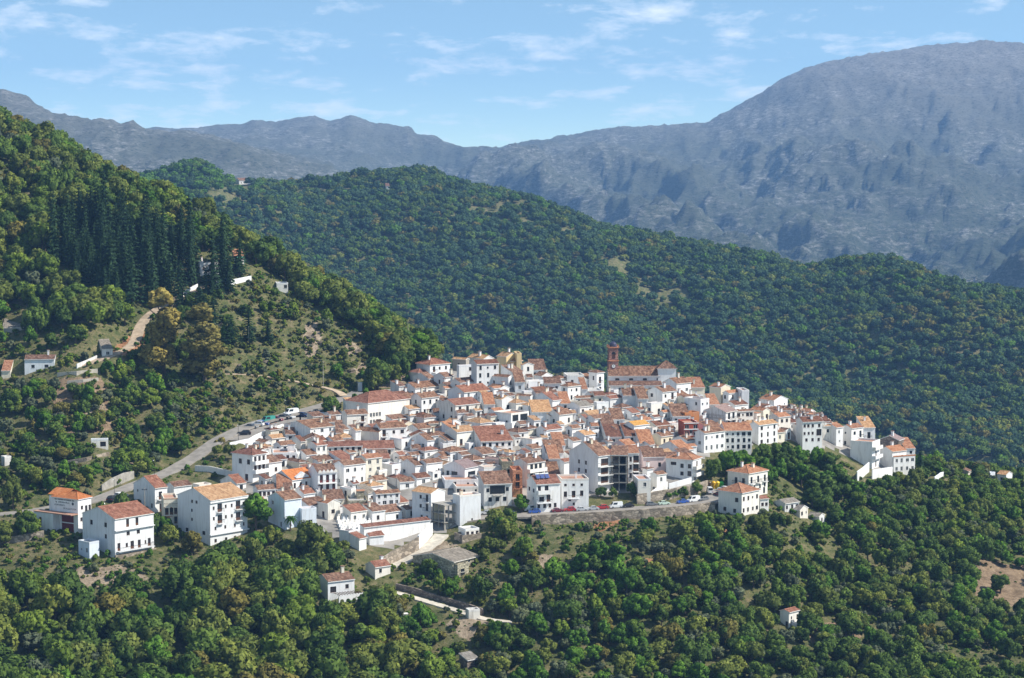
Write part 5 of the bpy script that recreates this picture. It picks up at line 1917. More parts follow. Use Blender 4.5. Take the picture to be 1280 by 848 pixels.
# --- below the cemetery
ct = house(410, 728, 752, 14, 33, 'r', 'b', 'w', st=30, R=0, L=0, ch=1, pitch=0.36, group=None, frame='brown_wood', name='cottage', cat='cottage', label='white cottage with brown roof and arched porch below the cemetery',
           ops=[('R', 0.72, 0.55, 'window', 0.9, 1.1), ('R', 0.2, 0.42, 'window', 1.6, 1.5)])
mb = MB()
AL, AH = ct['Lr'] * 0.92, 2.6
n = 4
bw = AL / n
for k in range(n):
    x0 = k * bw
    r = bw * 0.34
    xm = x0 + bw / 2
    zs = 1.25
    arc = [(xm + r * math.cos(math.pi * i / 10), zs + r * math.sin(math.pi * i / 10)) for i in range(11)]
    for y, rev in ((0, False), (0.3, True)):
        def pl(pp):
            pts = [(x, y, z) for x, z in pp]
            mb.poly(pts[::-1] if rev else pts)
        pl([(x0, 0), (xm - r, 0), (xm - r, zs), (x0, zs)])
        pl([(xm + r, 0), (x0 + bw, 0), (x0 + bw, zs), (xm + r, zs)])
        pl([(xm + r, zs), (x0 + bw, zs), (x0 + bw, AH), (xm, AH)] + [(a, b2) for a, b2 in arc[5:0:-1]])
        pl([(x0, zs), (xm - r, zs)] + [(a, b2) for a, b2 in arc[9:4:-1]] + [(xm, AH), (x0, AH)])
    for i in range(10):
        a, b2 = arc[i], arc[i + 1]
        mb.poly([(a[0], 0, a[1]), (a[0], 0.3, a[1]), (b2[0], 0.3, b2[1]), (b2[0], 0, b2[1])])
mb.box(0, 0.003, AH + 0.002, AL, 0.297, AH + 0.15)
mb.poly([(0, 0, 0), (0, 0, AH), (0, 0.3, AH), (0, 0.3, 0)])
mb.poly([(AL, 0.3, 0), (AL, 0.3, AH), (AL, 0, AH), (AL, 0, 0)])
o = mb.build('arcade', M['w'], ct['root'])
o.location = (ct['Lr'] * 0.2, -3.2, -0.9)
mb = MB()
mb.box(ct['Lr'] * 0.2, -3.6, -4, ct['Lr'] * 1.12, -0.52, -0.95)
mb.build('porch_floor', M['u'], ct['root'])
mb = MB()
for k in range(9):
    x = ct['Lr'] * 0.22 + k * AL / 9
    mb.box(x, -3.3, 1.86, x + 0.1, -0.01, 1.96)
mb.build('pergola_beam', M['brown_wood'], ct['root'])
house(469, 709.5, 725, 12, 19, 'r', 'r', 'w', st=36, R=0, L=0, ch=1, group=None, name='cottage', cat='cottage', label='small white cottage with red roof on the lane below the cemetery', ops=[('R', 0.35, 0.5, 'window', 0.8, 1.0), ('R', 0.25, 0.02, 'door', 0.8, 1.6)])
sh = house(566, 703, 722, 50, 33, 'r', 'g', 's', st=52, R=0, L=0, ch=0, pitch=0.20, name='farm_shed', cat='shed', group=None, over=0.5, label='wide old farm shed with patched grey corrugated roof', ops=[('R', 0.4, 0.75, 'window', 0.9, 0.5), ('R', 0.62, 0.75, 'window', 0.9, 0.5), ('R', 0.86, 0.75, 'window', 0.9, 0.5), ('L', 0.5, 0.05, 'garage_door', 3.6, 2.0), ('L', 0.82, 0.05, 'garage_door', 3.0, 2.0)])
house(572, 706, 723, 6, 14, 'f', 'g', 's', st=40, R=0, L=0, ch=0, special=1, name='shed', cat='shed', group=None, label='stubby stone shed against the right corner of the grey-roofed farm shed', ops=[('R', 0.45, 0.4, 'window', 1.2, 0.8), ('R', 0.45, 0.05, 'door', 1.4, 1.0)])

# --- loose houses on the right slope
house(981, 630, 640, 13, 18, 'r', 'g', 'd', st=38, R=(3, 1), L=0, ch=0, name='barn', cat='barn', group=None, label='upper left of three small grey-roofed barns on the wooded slope')
house(1000, 638.7, 648, 19, 10, 'l', 'g', 'd', st=55, R=(2, 1), L=0, ch=0, name='barn', cat='barn', group=None, label='middle one of three small grey-roofed barns on the wooded slope')
house(1024, 647, 656, 14, 7, 'l', 'g', 'd', st=55, R=(1, 1), L=0, ch=0, name='barn', cat='barn', group=None, label='lower right of three small grey-roofed barns on the wooded slope')
hut = house(986, 766, 785, 11, 13, 'r', 'r', 'w', st=44, R=0, L=0, ch=0, pitch=0.3, name='hut', cat='hut', group=None, frame='brown_wood', label='lone little white two-storey hut with red roof low on the right slope', ops=[('R', 0.25, 0.5, 'window', 0.5, 0.8), ('R', 0.8, 0.5, 'window', 0.5, 1.0), ('R', 0.25, 0.02, 'door', 0.8, 1.2), ('L', 0.25, 0.02, 'door', 0.8, 1.4)])
mb = MB()
mb.box(1.0, -1.8, -1, hut['Lr'] + 0.6, -0.003, 1.2)
mb.build('porch', M['w'], hut['root'])
house(1257.5, 594, 605, 11, 8, 'l', 'y', 'w', st=50, R=0, L=(1, 1), ch=0, name='hut', cat='hut', group=None, label='white hut with flat tan roof at the right edge of the near ridge')
house(1238, 591, 598, 4, 6, 'f', 'g', 'u', R=0, L=0, ch=0, special=1, name='hut', cat='hut', group=None, label='tiny pale blue hut beside the tan-roofed ridge hut')
house(1210, 591, 598, 12, 5, 's', 'b', 'd', st=50, R=0, L=0, ch=0, name='hut', cat='hut', group=None, label='low whitewashed hut half hidden by trees right of the village end')
# --- left slope
house(31, 450, 469, 2, 37, 'r', 'b', 'u', st=8, R=0, L=0, ch=1, pitch=0.22, group=None, frame='iron', name='farmhouse', cat='farmhouse', label='blue-shaded farmhouse with brown roof on the left hillside terraces', ops=[('R', 0.28, 0.45, 'window', 1.0, 1.0), ('R', 0.73, 0.45, 'window', 1.2, 1.0), ('R', 0.45, 0.02, 'door', 1.2, 1.5)])  # pale blue wall colour stands for the bluish shade on this front
house(2, 464, 474, 2, 11, 's', 'o', 'c', R=0, L=0, ch=0, group=None, name='shed', cat='shed', label='low cream shed with orange roof at the left picture edge')
house(114, 549, 559, 4, 21, 'f', 'g', 'w', st=10, R=0, L=0, ch=0, special=1, group=None, name='hut', cat='hut', label='small white hut with flat grey roof among the garden terraces', ops=[('R', 0.2, 0.1, 'window', 0.8, 0.8), ('R', 0.7, 0.02, 'door', 1.6, 1.4)])
house(3, 411, 419, 2, 27, 's', 'g', 't', st=8, R=0, L=0, ch=0, group=None, name='shed', cat='shed', label='grey roofed shed on the upper left slope')
house(128, 437, 447, 5, 13, 's', 'g', 'd', st=20, R=(1, 1), L=0, ch=0, group=None, name='shed', cat='shed', label='white walled shed beside the winding dirt track')
house(6, 571, 583, 5, 8, 'f', 'g', 'd', R=0, L=0, ch=0, special=1, group=None, name='hut', cat='hut', label='pale little hut low on the left edge above the road')
vl = house(250, 327, 345, 8, 26, 'f', 'b', 'w', st=18, R=(3, 1), L=0, ch=1, special=1, group=None, name='villa', cat='villa', label='white villa hidden among the tall pines')
house(293, 321, 330, 3, 12, 's', 'o', 'w', st=15, R=0, L=0, ch=0, group=None, name='pavilion', cat='pavilion', label='white pavilion under a green awning behind the pines')
M['green_cloth'] = plain('green_awning_cloth', (0.02, 0.25, 0.14), 0.7)
pv = HOUSES[-1]
mb = MB()
mb.box(0, -2.4, 2.15, pv['Lr'], -0.05, 2.22)
for x in (0.1, pv['Lr'] - 0.1):
    mb.box(x - 0.05, -2.35, -2, x + 0.05, -2.25, 2.148)
mb.build('awning', M['green_cloth'], pv['root'])
house(346, 354, 363, 2, 14, 'f', 'g', 'w', st=10, R=(2, 1), L=0, ch=0, special=1, group=None, name='hut', cat='hut', label='tiny white hut under the hilltop oaks right of the villa')
# --- far wooded hill
house(299, 226, 231.5, 5, 11, 'r', 'b', 'w', st=25, R=(2, 1), L=0, ch=0, far=True, group=None, name='farmhouse', cat='farmhouse', label='white farmhouse high on the far wooded hill by bare terraces')
house(482, 233, 238, 2, 5, 's', 'b', 'w', R=0, L=0, ch=0, far=True, group=None, name='farmhouse', cat='farmhouse', label='tiny white farmhouse near the top of the far wooded hill')

# --- filler: the small houses and sheds that crowd the gaps between the others
P_FILL = [(318, 572), (345, 545), (440, 520), (520, 488), (560, 478), (660, 478), (760, 500), (850, 500), (900, 516), (960, 524), (1030, 545), (985, 552), (900, 560), (870, 570), (850, 600), (700, 594), (600, 600), (500, 612), (480, 620), (470, 640), (540, 650), (540, 660), (430, 655), (345, 640), (330, 610)]
gf = random.Random(77)
nfill = 0
class Joined:
    """the hundreds of sheds, lean-tos and back rooms too small to tell apart, as one object"""

    def __init__(self):
        self.v, self.f, self.m, self.uv, self.mats = [], [], [], [], []

    def take(self, rec):
        root = rec['root']
        R0 = Matrix.Translation(root.location) @ Matrix.Rotation(root.rotation_euler.z, 4, 'Z')
        for ch in list(root.children):
            X = R0 @ Matrix.Translation(ch.location) @ Matrix.Rotation(ch.rotation_euler.z, 4, 'Z')
            me = ch.data
            n0 = len(self.v)
            self.v.extend([tuple(X @ v.co) for v in me.vertices])
            mi = []
            for m_ in me.materials:
                if m_ not in self.mats:
                    self.mats.append(m_)
                mi.append(self.mats.index(m_))
            lay = me.uv_layers.active
            for p in me.polygons:
                self.f.append(tuple(n0 + q for q in p.vertices))
                self.m.append(mi[p.material_index])
                self.uv.append([tuple(lay.data[q].uv) for q in p.loop_indices] if lay else None)
            bpy.data.objects.remove(ch)
        bpy.data.objects.remove(root)
        rec['root'] = None
        rec['label'] = 'joined'


joined = Joined()
yy, fpass = 520.0, 0
while yy < 668 or fpass < 2:
    if yy >= 668:
        yy, fpass = 520.0, fpass + 1
    xx = col_a(318) * yy
    while xx < col_a(1040) * yy:
        x, y = xx + gf.uniform(-1, 1), yy + gf.uniform(-1, 1)
        xx += 1.6
        z = zn(x, y)
        px, py = proj(x, y, z)
        if not inpoly(px, py, P_FILL):
            continue
        w, dp = (gf.uniform(3.4, 6.5), gf.uniform(3.4, 6.0)) if fpass == 0 else ((gf.uniform(2.6, 4.4), gf.uniform(2.6, 4.2)) if fpass == 1 else (gf.uniform(1.8, 3.0), gf.uniform(1.8, 3.0)))
        st = math.radians(gf.choice([12, 38, 40, 44]))
        c, s = math.cos(st), math.sin(st)
        mx, my = x + c * w / 2 - s * dp / 2, y + s * w / 2 + c * dp / 2
        ok = not any((RX - mx) ** 2 + (RY - my) ** 2 < (RW + 0.35 * (w + dp)) ** 2 for RX, RY, RW in ROADXY)
        for h in HOUSES:
            if math.hypot(h['mid'].x - mx, h['mid'].y - my) > h['rad'] + 0.5 * math.hypot(w, dp):
                continue
            ch_, sh_ = math.cos(h['st']), math.sin(h['st'])
            for fu in (0, 0.5, 1):
                for fv in (0, 0.5, 1):
                    qx, qy = x + c * w * fu - s * dp * fv, y + s * w * fu + c * dp * fv
                    u = (qx - h['P'].x) * ch_ + (qy - h['P'].y) * sh_
                    v = -(qx - h['P'].x) * sh_ + (qy - h['P'].y) * ch_
                    if -0.05 < u < h['Lr'] + 0.05 and -0.05 < v < h['Ll'] + 0.05:
                        ok = False
            if not ok:
                break
        if not ok:
            continue
        H = gf.uniform(2.8, 4.2)
        fx0 = proj(x - s * dp, y + c * dp, z)[0] - 1
        fx1 = proj(x + c * w, y + s * w, z)[0] + 1
        lim = -1e9          # stays below what it would otherwise hide
        for h in HOUSES:
            if h['P'].y > y - 1 and h['x1'] > fx0 and h['x0'] < fx1 and h['yb'] < py + 6:
                lim = max(lim, h['yb'] - 6.5)
        roof_up = 0.2 * max(w, dp) + 0.3
        H = min(H, ray(px, lim)[1] * y - z - roof_up) if lim > -1e8 else H
        if H < 1.7:
            continue
        s2 = F / y
        ye = proj(x, y, z + H)[1]
        if s == 0:
            continue
        pr = proj(x + c * w, y + s * w, z)[0] - px
        pl_ = px - proj(x - s * dp, y + c * dp, z)[0]
        rtk = gf.choice(['r', 'r', 's', 'l', 'f', 'h'])
        house(px, ye, py, max(pl_, 3), max(pr, 3), rtk, gf.choice('bbbbbrybokk'), gf.choice('wwwwdc'), st=math.degrees(st), ch=gf.choice([0, 1]))
        nfill += 1
        if fpass > 0:
            joined.take(HOUSES[-1])
    yy += 1.8
jb = MB()
jb.v, jb.f, jb.m, jb.uv = joined.v, joined.f, joined.m, joined.uv
tag(jb.build('small_outbuildings', joined.mats), 'crowd of small white sheds, lean-tos and back rooms between the village houses', None, None, 'stuff')
print('houses', sum(1 for h in HOUSES if h.get('root') is not None), 'filler', nfill)
# ------------------------------------------------------------------ walls, cars, poles and other things
GUARD = []          # (left px, right px, lowest row to keep in view, distance)
KEEP_OFF = []       # (x, y, radius) where nothing grows


def wall_along(name, label, pix, h, mat, thick=0.4, down=3.0, cat='wall', pts=None, group=None, cap=None):
    P = pts if pts is not None else [hit(*p) for p in pix]
    o = P[0].copy()
    mb = MB()
    n = len(P)
    hs = h if isinstance(h, (list, tuple)) else [h] * n
    nor = []
    for k in range(n):
        d = P[min(k + 1, n - 1)] - P[max(k - 1, 0)]
        nor.append(Vector((-d.y, d.x, 0)).normalized() * thick / 2)
    for k in range(n - 1):
        a, b = P[k] - o, P[k + 1] - o
        na, nb_ = nor[k], nor[k + 1]
        ta, tb = Vector((0, 0, hs[k])), Vector((0, 0, hs[k + 1]))
        dn = Vector((0, 0, -down))
        mb.poly([a - na + dn, b - nb_ + dn, b - nb_ + tb, a - na + ta])
        mb.poly([b + nb_ + dn, a + na + dn, a + na + ta, b + nb_ + tb])
        mb.poly([a - na + ta, b - nb_ + tb, b + nb_ + tb, a + na + ta])
    for k, s in ((0, 1), (n - 1, -1)):
        a, na = P[k] - o, nor[k] * s
        mb.poly([a + na + Vector((0, 0, -down)), a - na + Vector((0, 0, -down)), a - na + Vector((0, 0, hs[k])), a + na + Vector((0, 0, hs[k]))])
    ob = mb.build(name, M[mat], None, False, o)
    tag(ob, label, cat, group)
    for p in P:
        KEEP_OFF.append((p.x, p.y, 1.6))
    if pix is not None:
        for q0, q1 in zip(pix[:-1], pix[1:]):
            GUARD.append((min(q0[0], q1[0]), max(q0[0], q1[0]), max(q0[1], q1[1]) + 1, (P[0].y + P[-1].y) / 2))
    return ob


fr = RP['front_road']
side = []
for k, p in enumerate(fr):
    px, py = proj(*p)
    if 652 <= px <= 895 and k % 2 == 0:
        d = fr[min(k + 1, len(fr) - 1)] - fr[max(k - 1, 0)]
        n = Vector((-d.y, d.x, 0)).normalized()
        q = p - n * 4.1 * (1 if n.y > 0 else -1)
        side.append(q)
wall_along('retaining_wall', 'long grey rubble retaining wall carrying the front road with parked cars', None, 0.55, 'stone_wall', 0.6, 7.0, pts=side)
wall_along('retaining_wall', 'rubble terrace wall above the front road below the bushes', [(796, 630), (820, 626), (845, 622), (868, 618), (884, 612)], 2.6, 'stone_wall', 0.5)
wall_along('retaining_wall', 'high stained stone wall under the cemetery', [(470, 714), (480, 711), (490, 706), (500, 702), (510, 697), (523, 688)], [2.2, 3.0, 3.4, 3.6, 3.6, 3.4], 'stone_wall', 0.6)
wall_along('garden_wall', 'bright white wall rising to the right end of the cemetery', [(523, 687), (532, 678), (540, 669)], [3.6, 3.4, 3.2], 'w', 0.4)
wall_along('garden_wall', 'thin white back wall of the cemetery', [(424, 651), (444, 645), (464, 641), (490, 638), (512, 637)], 1.7, 'w', 0.3)
cpk = RP['car_park']
side2 = []
for k in range(0, len(cpk), 2):
    d = cpk[min(k + 1, len(cpk) - 1)] - cpk[max(k - 1, 0)]
    side2.append(cpk[k] + Vector((d.y, -d.x, 0)).normalized() * 3.6)
wall_along('parking_wall', 'long bright white wall below the upper row of parked cars', None, 0.25, 'w', 0.4, 4.5, pts=side2)
wall_along('garden_wall', 'lower short white wall under the upper car park', [(287, 560), (305, 556), (328, 552)], 1.5, 'w', 0.3)
wall_along('garden_wall', 'white garden wall left of the red-roofed corner house', [(244, 589), (262, 590), (280, 594), (300, 599)], 1.6, 'w', 0.3)
wall_along('garden_wall', 'white wall of the yard at the right village end, left piece', [(1071, 602), (1078, 597), (1086, 590)], 3.0, 'w', 0.3)
wall_along('garden_wall', 'white wall of the yard at the right village end, right piece', [(1090, 599), (1102, 597), (1115, 595)], 2.8, 'w', 0.3)
wall_along('garden_wall', 'white wall on the ridge between the village end and the huts', [(1168, 603), (1176, 597), (1188, 594)], 1.6, 'w', 0.3)
wall_along('garden_wall', 'white wall sloping down to the front road beside a small gable', [(805, 629), (818, 621), (834, 613)], [1.4, 2.0, 2.4], 'w', 0.3)
wall_along('garden_wall', 'white yard wall under the broad orange-hipped house', [(836, 612), (850, 608), (864, 604)], 1.6, 'w', 0.3)
wall_along('retaining_wall', 'pale concrete bank wall on the uphill side of the road', [(127, 614), (140, 609), (155, 603), (167, 598)], [1.6, 2.4, 2.6, 2.0], 'concrete', 0.4)
wall_along('retaining_wall', 'low rubble wall by the road at the lower left edge', [(-20, 684), (20, 678), (55, 671)], 1.6, 'stone_wall', 0.5)
wall_along('terrace_wall', 'upper pale terrace wall right of the blue-shaded farmhouse', [(72, 471), (96, 469), (122, 466)], 1.2, 'pale_concrete', 0.4)
wall_along('terrace_wall', 'lower pale terrace wall right of the blue-shaded farmhouse', [(84, 480), (104, 478), (123, 476)], 0.9, 'pale_concrete', 0.4)
wall_along('garden_wall', 'white stretch of wall beside the winding track', [(96, 461), (108, 456), (121, 450)], 1.4, 'd', 0.3)
wall_along('terrace_wall', 'rough stone terrace wall below the flat-roofed garden hut', [(84, 581), (108, 577), (136, 570)], 1.1, 'stone_wall', 0.5)
wall_along('garden_wall', 'white boundary wall of the villa on the open slope', [(270, 358), (290, 356), (314, 351)], 1.7, 'w', 0.3)
wall_along('garden_wall', 'white wall along the track below the villa pines', [(226, 374), (236, 368), (247, 362)], 1.9, 'w', 0.3)
wall_along('retaining_wall', 'dark earth-stained wall on the upper side of the pale path', [(495, 737), (520, 743), (548, 752), (578, 760), (604, 769)], 1.5, 'k', 0.5)
house(586, 766, 774, 4, 14, 'f', 'g', 'd', st=20, R=0, L=0, ch=0, special=1, name='store', cat='store', group=None, label='low concrete store at the lower end of the pale path')
house(584, 826, 838, 10, 14, 's', 'g', 'k', st=40, R=0, L=0, ch=0, name='shack', cat='shack', group=None, label='dark plank shack half buried in the greenery at the bottom')

# parking wall posts and school yard posts belong to the wall
pw = [o for o in COL.objects if o.name.startswith('parking_wall')][0]
for px, py in ((367, 532), (384, 528), (395, 526), (406, 524), (417, 523), (427, 521)):
    p = min(side2, key=lambda q: abs(proj(*q)[0] - px)) - pw.location
    mb = MB()
    mb.box(p.x - 0.2, p.y - 0.24, p.z - 1, p.x + 0.2, p.y + 0.24, p.z + 1.7)
    mb.build('post', M['w'], pw)

# --- cars
PAINT = {'white': (0.75, 0.75, 0.74), 'silver': (0.45, 0.46, 0.47), 'grey': (0.16, 0.17, 0.18), 'black': (0.02, 0.02, 0.025), 'red': (0.42, 0.03, 0.03), 'maroon': (0.16, 0.02, 0.03), 'blue': (0.03, 0.09, 0.35),
         'dark blue': (0.02, 0.035, 0.10), 'pale green': (0.50, 0.62, 0.52), 'teal': (0.04, 0.25, 0.20)}
PM = {}
for k, c in PAINT.items():
    pm, pnt, pb = new_mat('car_paint_' + k.replace(' ', '_'))
    pb.inputs['Base Color'].default_value = (c[0], c[1], c[2], 1)
    pb.inputs['Roughness'].default_value = 0.3
    pb.inputs['Specular IOR Level'].default_value = 0.6
    PM[k] = pm
M['tyre'] = plain('black_tyre', (0.02, 0.02, 0.02), 0.9)
M['rim'] = plain('wheel_rim', (0.4, 0.4, 0.4), 0.3, 0.7)
M['lamp_red'] = plain('red_tail_lamp', (0.4, 0.02, 0.02), 0.3)
M['lamp_clear'] = plain('clear_headlamp', (0.7, 0.7, 0.68), 0.2)
CARM = {}


def car_meshes(shape, paint):
    key = (shape, paint)
    if key in CARM:
        return CARM[key]
    if shape == 'van':
        L, Wd, Hb, Ht = 4.6, 1.85, 1.0, 2.05
        low = [(-2.3, 0.28), (2.3, 0.28), (2.32, 0.75), (1.75, 1.05), (-2.28, 1.05)]
        cab = [(-2.26, 1.05), (1.72, 1.05), (1.1, 2.0), (-2.2, 2.05)]
        gl = (-0.2, 1.35)
    else:
        L, Wd, Hb, Ht = 4.1, 1.72, 0.9, 1.45
        low = [(-2.05, 0.25), (2.05, 0.25), (2.08, 0.62), (1.95, 0.78), (1.0, 0.90), (-1.75, 0.92), (-2.06, 0.80)]
        cab = [(-1.95, 0.92), (1.02, 0.90), (0.25, 1.44), (-1.35, 1.46)] if shape == 'hatch' else [(-1.55, 0.92), (1.02, 0.90), (0.3, 1.40), (-0.85, 1.40)]
        gl = None
    mb = MB()
    w = Wd / 2
    t = 0.16

    def loft(prof, ya, yb):
        n = len(prof)
        for k in range(n):
            k2 = (k + 1) % n
            a, b = prof[k], prof[k2]
            mb.poly([(a[0], -ya[k], a[1]), (b[0], -ya[k2], b[1]), (b[0], yb[k2], b[1]), (a[0], yb[k], a[1])][::-1])
        mb.poly([(p[0], -ya[k], p[1]) for k, p in enumerate(prof)])
        mb.poly([(p[0], yb[k], p[1]) for k, p in enumerate(prof)][::-1])
    yl = [w] * len(low)
    loft(low, yl, yl)
    yc = [w - 0.06, w - 0.06, w - 0.06 - t, w - 0.06 - t]
    loft(cab, yc, yc)
    body = mb.mesh('body', [PM[paint]])
    g = MB()

    def lerp(a, b, u):
        return (a[0] + (b[0] - a[0]) * u, a[1] + (b[1] - a[1]) * u)
    # side windows, windscreen, rear window: thin panes a hair outside the cabin
    for sg in (-1, 1):
        for u0, u1 in ((0.08, 0.48), (0.53, 0.92)):
            if shape == 'van' and u0 < 0.3:
                continue
            q0 = lerp(lerp(cab[0], cab[1], u0), lerp(cab[3], cab[2], u0), 0.15)
            q1 = lerp(lerp(cab[0], cab[1], u1), lerp(cab[3], cab[2], u1), 0.15)
            q2 = lerp(lerp(cab[0], cab[1], u1), lerp(cab[3], cab[2], u1), 0.85)
            q3 = lerp(lerp(cab[0], cab[1], u0), lerp(cab[3], cab[2], u0), 0.85)
            ps = []
            for q_, v in ((q0, 0.15), (q1, 0.15), (q2, 0.85), (q3, 0.85)):
                ps.append((q_[0], sg * (w - 0.06 - t * v + 0.015), q_[1]))
            g.poly(ps if sg < 0 else ps[::-1])
    for a, b, off in ((cab[1], cab[2], 0.02), (cab[0], cab[3], -0.02)):
        p0, p1 = lerp(a, b, 0.12), lerp(a, b, 0.88)
        g.poly([(p0[0] + off, -w + 0.14, p0[1]), (p0[0] + off, w - 0.14, p0[1]), (p1[0] + off, w - 0.26, p1[1]), (p1[0] + off, -w + 0.26, p1[1])] if off > 0 else
               [(p0[0] + off, w - 0.14, p0[1]), (p0[0] + off, -w + 0.14, p0[1]), (p1[0] + off, -w + 0.26, p1[1]), (p1[0] + off, w - 0.26, p1[1])])
    glass = g.mesh('windows', [M['glass']])
    wh_ = MB()
    wh_.tube((0, -0.1, 0), (0, 0.1, 0), 0.31, 0.31, 12, 0)
    wh_.tube((0, -0.115, 0), (0, 0.115, 0), 0.18, 0.18, 8, 1)
    wheel = wh_.mesh('wheel', [M['tyre'], M['rim']])
    lh = MB()
    lh.box(-0.04, -0.2, -0.08, 0.04, 0.2, 0.08)
    CARM[key] = (body, glass, wheel, lh.mesh('headlight', [M['lamp_clear']]), lh.mesh('tail_light', [M['lamp_red']]), L, Wd)
    return CARM[key]


def car(px, py, shape, paint, turn, label, group, flip=False):
    road = RP['front_road'] if py > 600 and px > 500 else (RP['hill_road'] if px < 290 else RP['car_park'])
    p = hit(px, py)
    k = min(range(len(road)), key=lambda i: (road[i] - p).to_2d().length)
    d = road[min(k + 1, len(road) - 1)] - road[max(k - 1, 0)]
    yaw = math.atan2(d.y, d.x) + math.radians(turn) + (math.pi if flip else 0)
    z = max(p.z, zn(p.x, p.y))
    if (road[k] - p).to_2d().length < 4.5:
        z = road[k].z + 0.02
    r = link('parked_car', None, None, (p.x, p.y, z), yaw)
    body, glass, wheel, hl, tl, L, Wd = car_meshes(shape, paint)
    link('body', body, r)
    link('windows', glass, r)
    for sx in (-0.3, 0.3):
        for sy in (-1, 1):
            link('wheel', wheel, r, (sx * L, sy * (Wd / 2 - 0.06), 0.31))
    for sy in (-1, 1):
        link('headlight', hl, r, (L / 2, sy * (Wd / 2 - 0.25), 0.62))
        link('tail_light', tl, r, (-L / 2, sy * (Wd / 2 - 0.25), 0.68))
    r.scale = (0.78, 0.78, 0.82) if road is RP['front_road'] else (1.0, 1.0, 1.0)
    tag(r, label, 'van' if shape == 'van' else 'car', group)
    KEEP_OFF.append((p.x, p.y, 3.0))


G1 = 'cars parked along the front road'
G2 = 'cars parked in the upper car park'
front = [(607, 644.5, 'hatch', 'silver', 'silver car leftmost on the front road below the off-white house'), (618, 643.5, 'hatch', 'grey', 'grey car second from left on the front road'), (636, 643, 'saloon', 'dark blue', 'dark blue car among the trees left of the solar panel house'),
         (663, 639, 'van', 'white', 'white van beside the left wall of the solar panel house'), (668, 642.5, 'hatch', 'blue', 'blue car in front of the solar panel house'), (677, 640, 'hatch', 'dark blue', 'dark blue car left of the tan garage door'),
         (697, 641, 'saloon', 'maroon', 'long maroon car right of the tan garage door'), (712, 640, 'hatch', 'red', 'bright red car below the plain white house, left of two silver cars'), (727, 639.5, 'saloon', 'silver', 'left one of two silver cars between two red cars'),
         (741, 638.5, 'saloon', 'silver', 'right one of two silver cars between two red cars'), (753, 637.5, 'hatch', 'red', 'red car right of two silver cars'), (770, 636, 'van', 'white', 'white van parked below the open frame block'),
         (785, 635.5, 'saloon', 'black', 'black car right of the white van on the front road'), (814, 633, 'hatch', 'grey', 'dark grey car by the foot of the white sloping wall'), (830, 632, 'saloon', 'pale green', 'pale green car on the front road'),
         (853, 630, 'saloon', 'blue', 'blue car right of the pale green car'), (867, 628.5, 'van', 'white', 'white van third from the right end of the road'), (879, 627, 'hatch', 'grey', 'grey car at the road end beside the lower hip-roofed house')]
for px, py, sh_, pc, lb in front:
    car(px, py, sh_, pc, (rnd.random() - 0.5) * 6, lb, G1, rnd.random() < 0.5)
car(887, 618.5, 'van', 'white', 20, 'white van driving up beside the recycling bins', G1)
car(898, 622, 'hatch', 'maroon', 50, 'maroon car next to the blue-shaded wall of the lower hip-roofed house', G1)
car(904, 616, 'hatch', 'white', 60, 'white car in the small car park under the upper hip-roofed house', G1)
upper = [(305, 546, 'hatch', 'black', 'black car alone at the low end of the upper car park'), (314, 536, 'saloon', 'grey', 'grey car second from the low end of the upper car park'), (322, 534, 'hatch', 'white', 'white car between a grey and a blue car in the upper car park'),
         (328, 533, 'hatch', 'blue', 'bright blue car in the upper car park'), (335, 529.5, 'van', 'teal', 'teal van in the upper car park'), (346, 527.5, 'hatch', 'maroon', 'maroon car right of the teal van'), (354, 525.5, 'saloon', 'black', 'black car right of the maroon car in the upper car park'),
         (361, 524.5, 'hatch', 'silver', 'silver car below the white van in the upper car park'), (364, 519, 'van', 'white', 'white van beside the hill road in the upper car park'), (379, 522, 'hatch', 'dark blue', 'dark blue car left of the round dark tree'),
         (389, 520, 'saloon', 'grey', 'grey car under the left side of the round dark tree'), (401, 519, 'saloon', 'white', 'white car under the round dark tree, left of two others'), (410, 519, 'hatch', 'silver', 'silver car under the round dark tree, middle of three'), (419, 518.5, 'saloon', 'silver', 'silver car rightmost under the round dark tree')]
for px, py, sh_, pc, lb in upper:
    car(px, py, sh_, pc, -70 + (rnd.random() - 0.5) * 30 if sh_ != 'van' else 0, lb, G2, rnd.random() < 0.5)
car(151, 622, 'hatch', 'white', 0, 'white car parked at the road edge left of the blue-shaded gable', 'cars beside the hill road')
car(141, 626, 'hatch', 'black', 15, 'black car beside the dark tarmac forecourt', 'cars beside the hill road')
car(198, 657, 'hatch', 'silver', 60, 'silver car in the lane between the white balcony house and the cream house', 'cars beside the hill road')

# forecourt with painted marks by the roadside building
fc = [hit(*p) for p in ((119, 628), (150, 617), (158, 619), (157, 628), (140, 639), (120, 640))]
mb = MB()
zf = max(p.z for p in fc) * 0.5 + min(p.z for p in fc) * 0.5
mb.prism([(p.x, p.y, p.z + 0.02) for p in fc], (0, 0, 0.1))
tag(mb.build('forecourt', M['new_asphalt']), kind='structure')
mb = MB()
mk = [(118, 626), (124, 627.5), (129, 629.5), (131.5, 633), (131, 636)]
Q = [hit(*p) + Vector((0, 0, 0.13)) for p in mk]
for a, b in zip(Q[:-1], Q[1:]):
    d = (b - a)
    n = Vector((-d.y, d.x, 0)).normalized() * 0.35
    mb.poly([a - n, b - n, b + n, a + n])
Q = [hit(*p) + Vector((0, 0, 0.13)) for p in ((120, 625.5), (138, 620.5))]
d = Q[1] - Q[0]
n = Vector((-d.y, d.x, 0)).normalized() * 0.2
mb.poly([Q[0] - n, Q[1] - n, Q[1] + n, Q[0] + n])
tag(mb.build('road_marking', M['paint']), kind='structure')

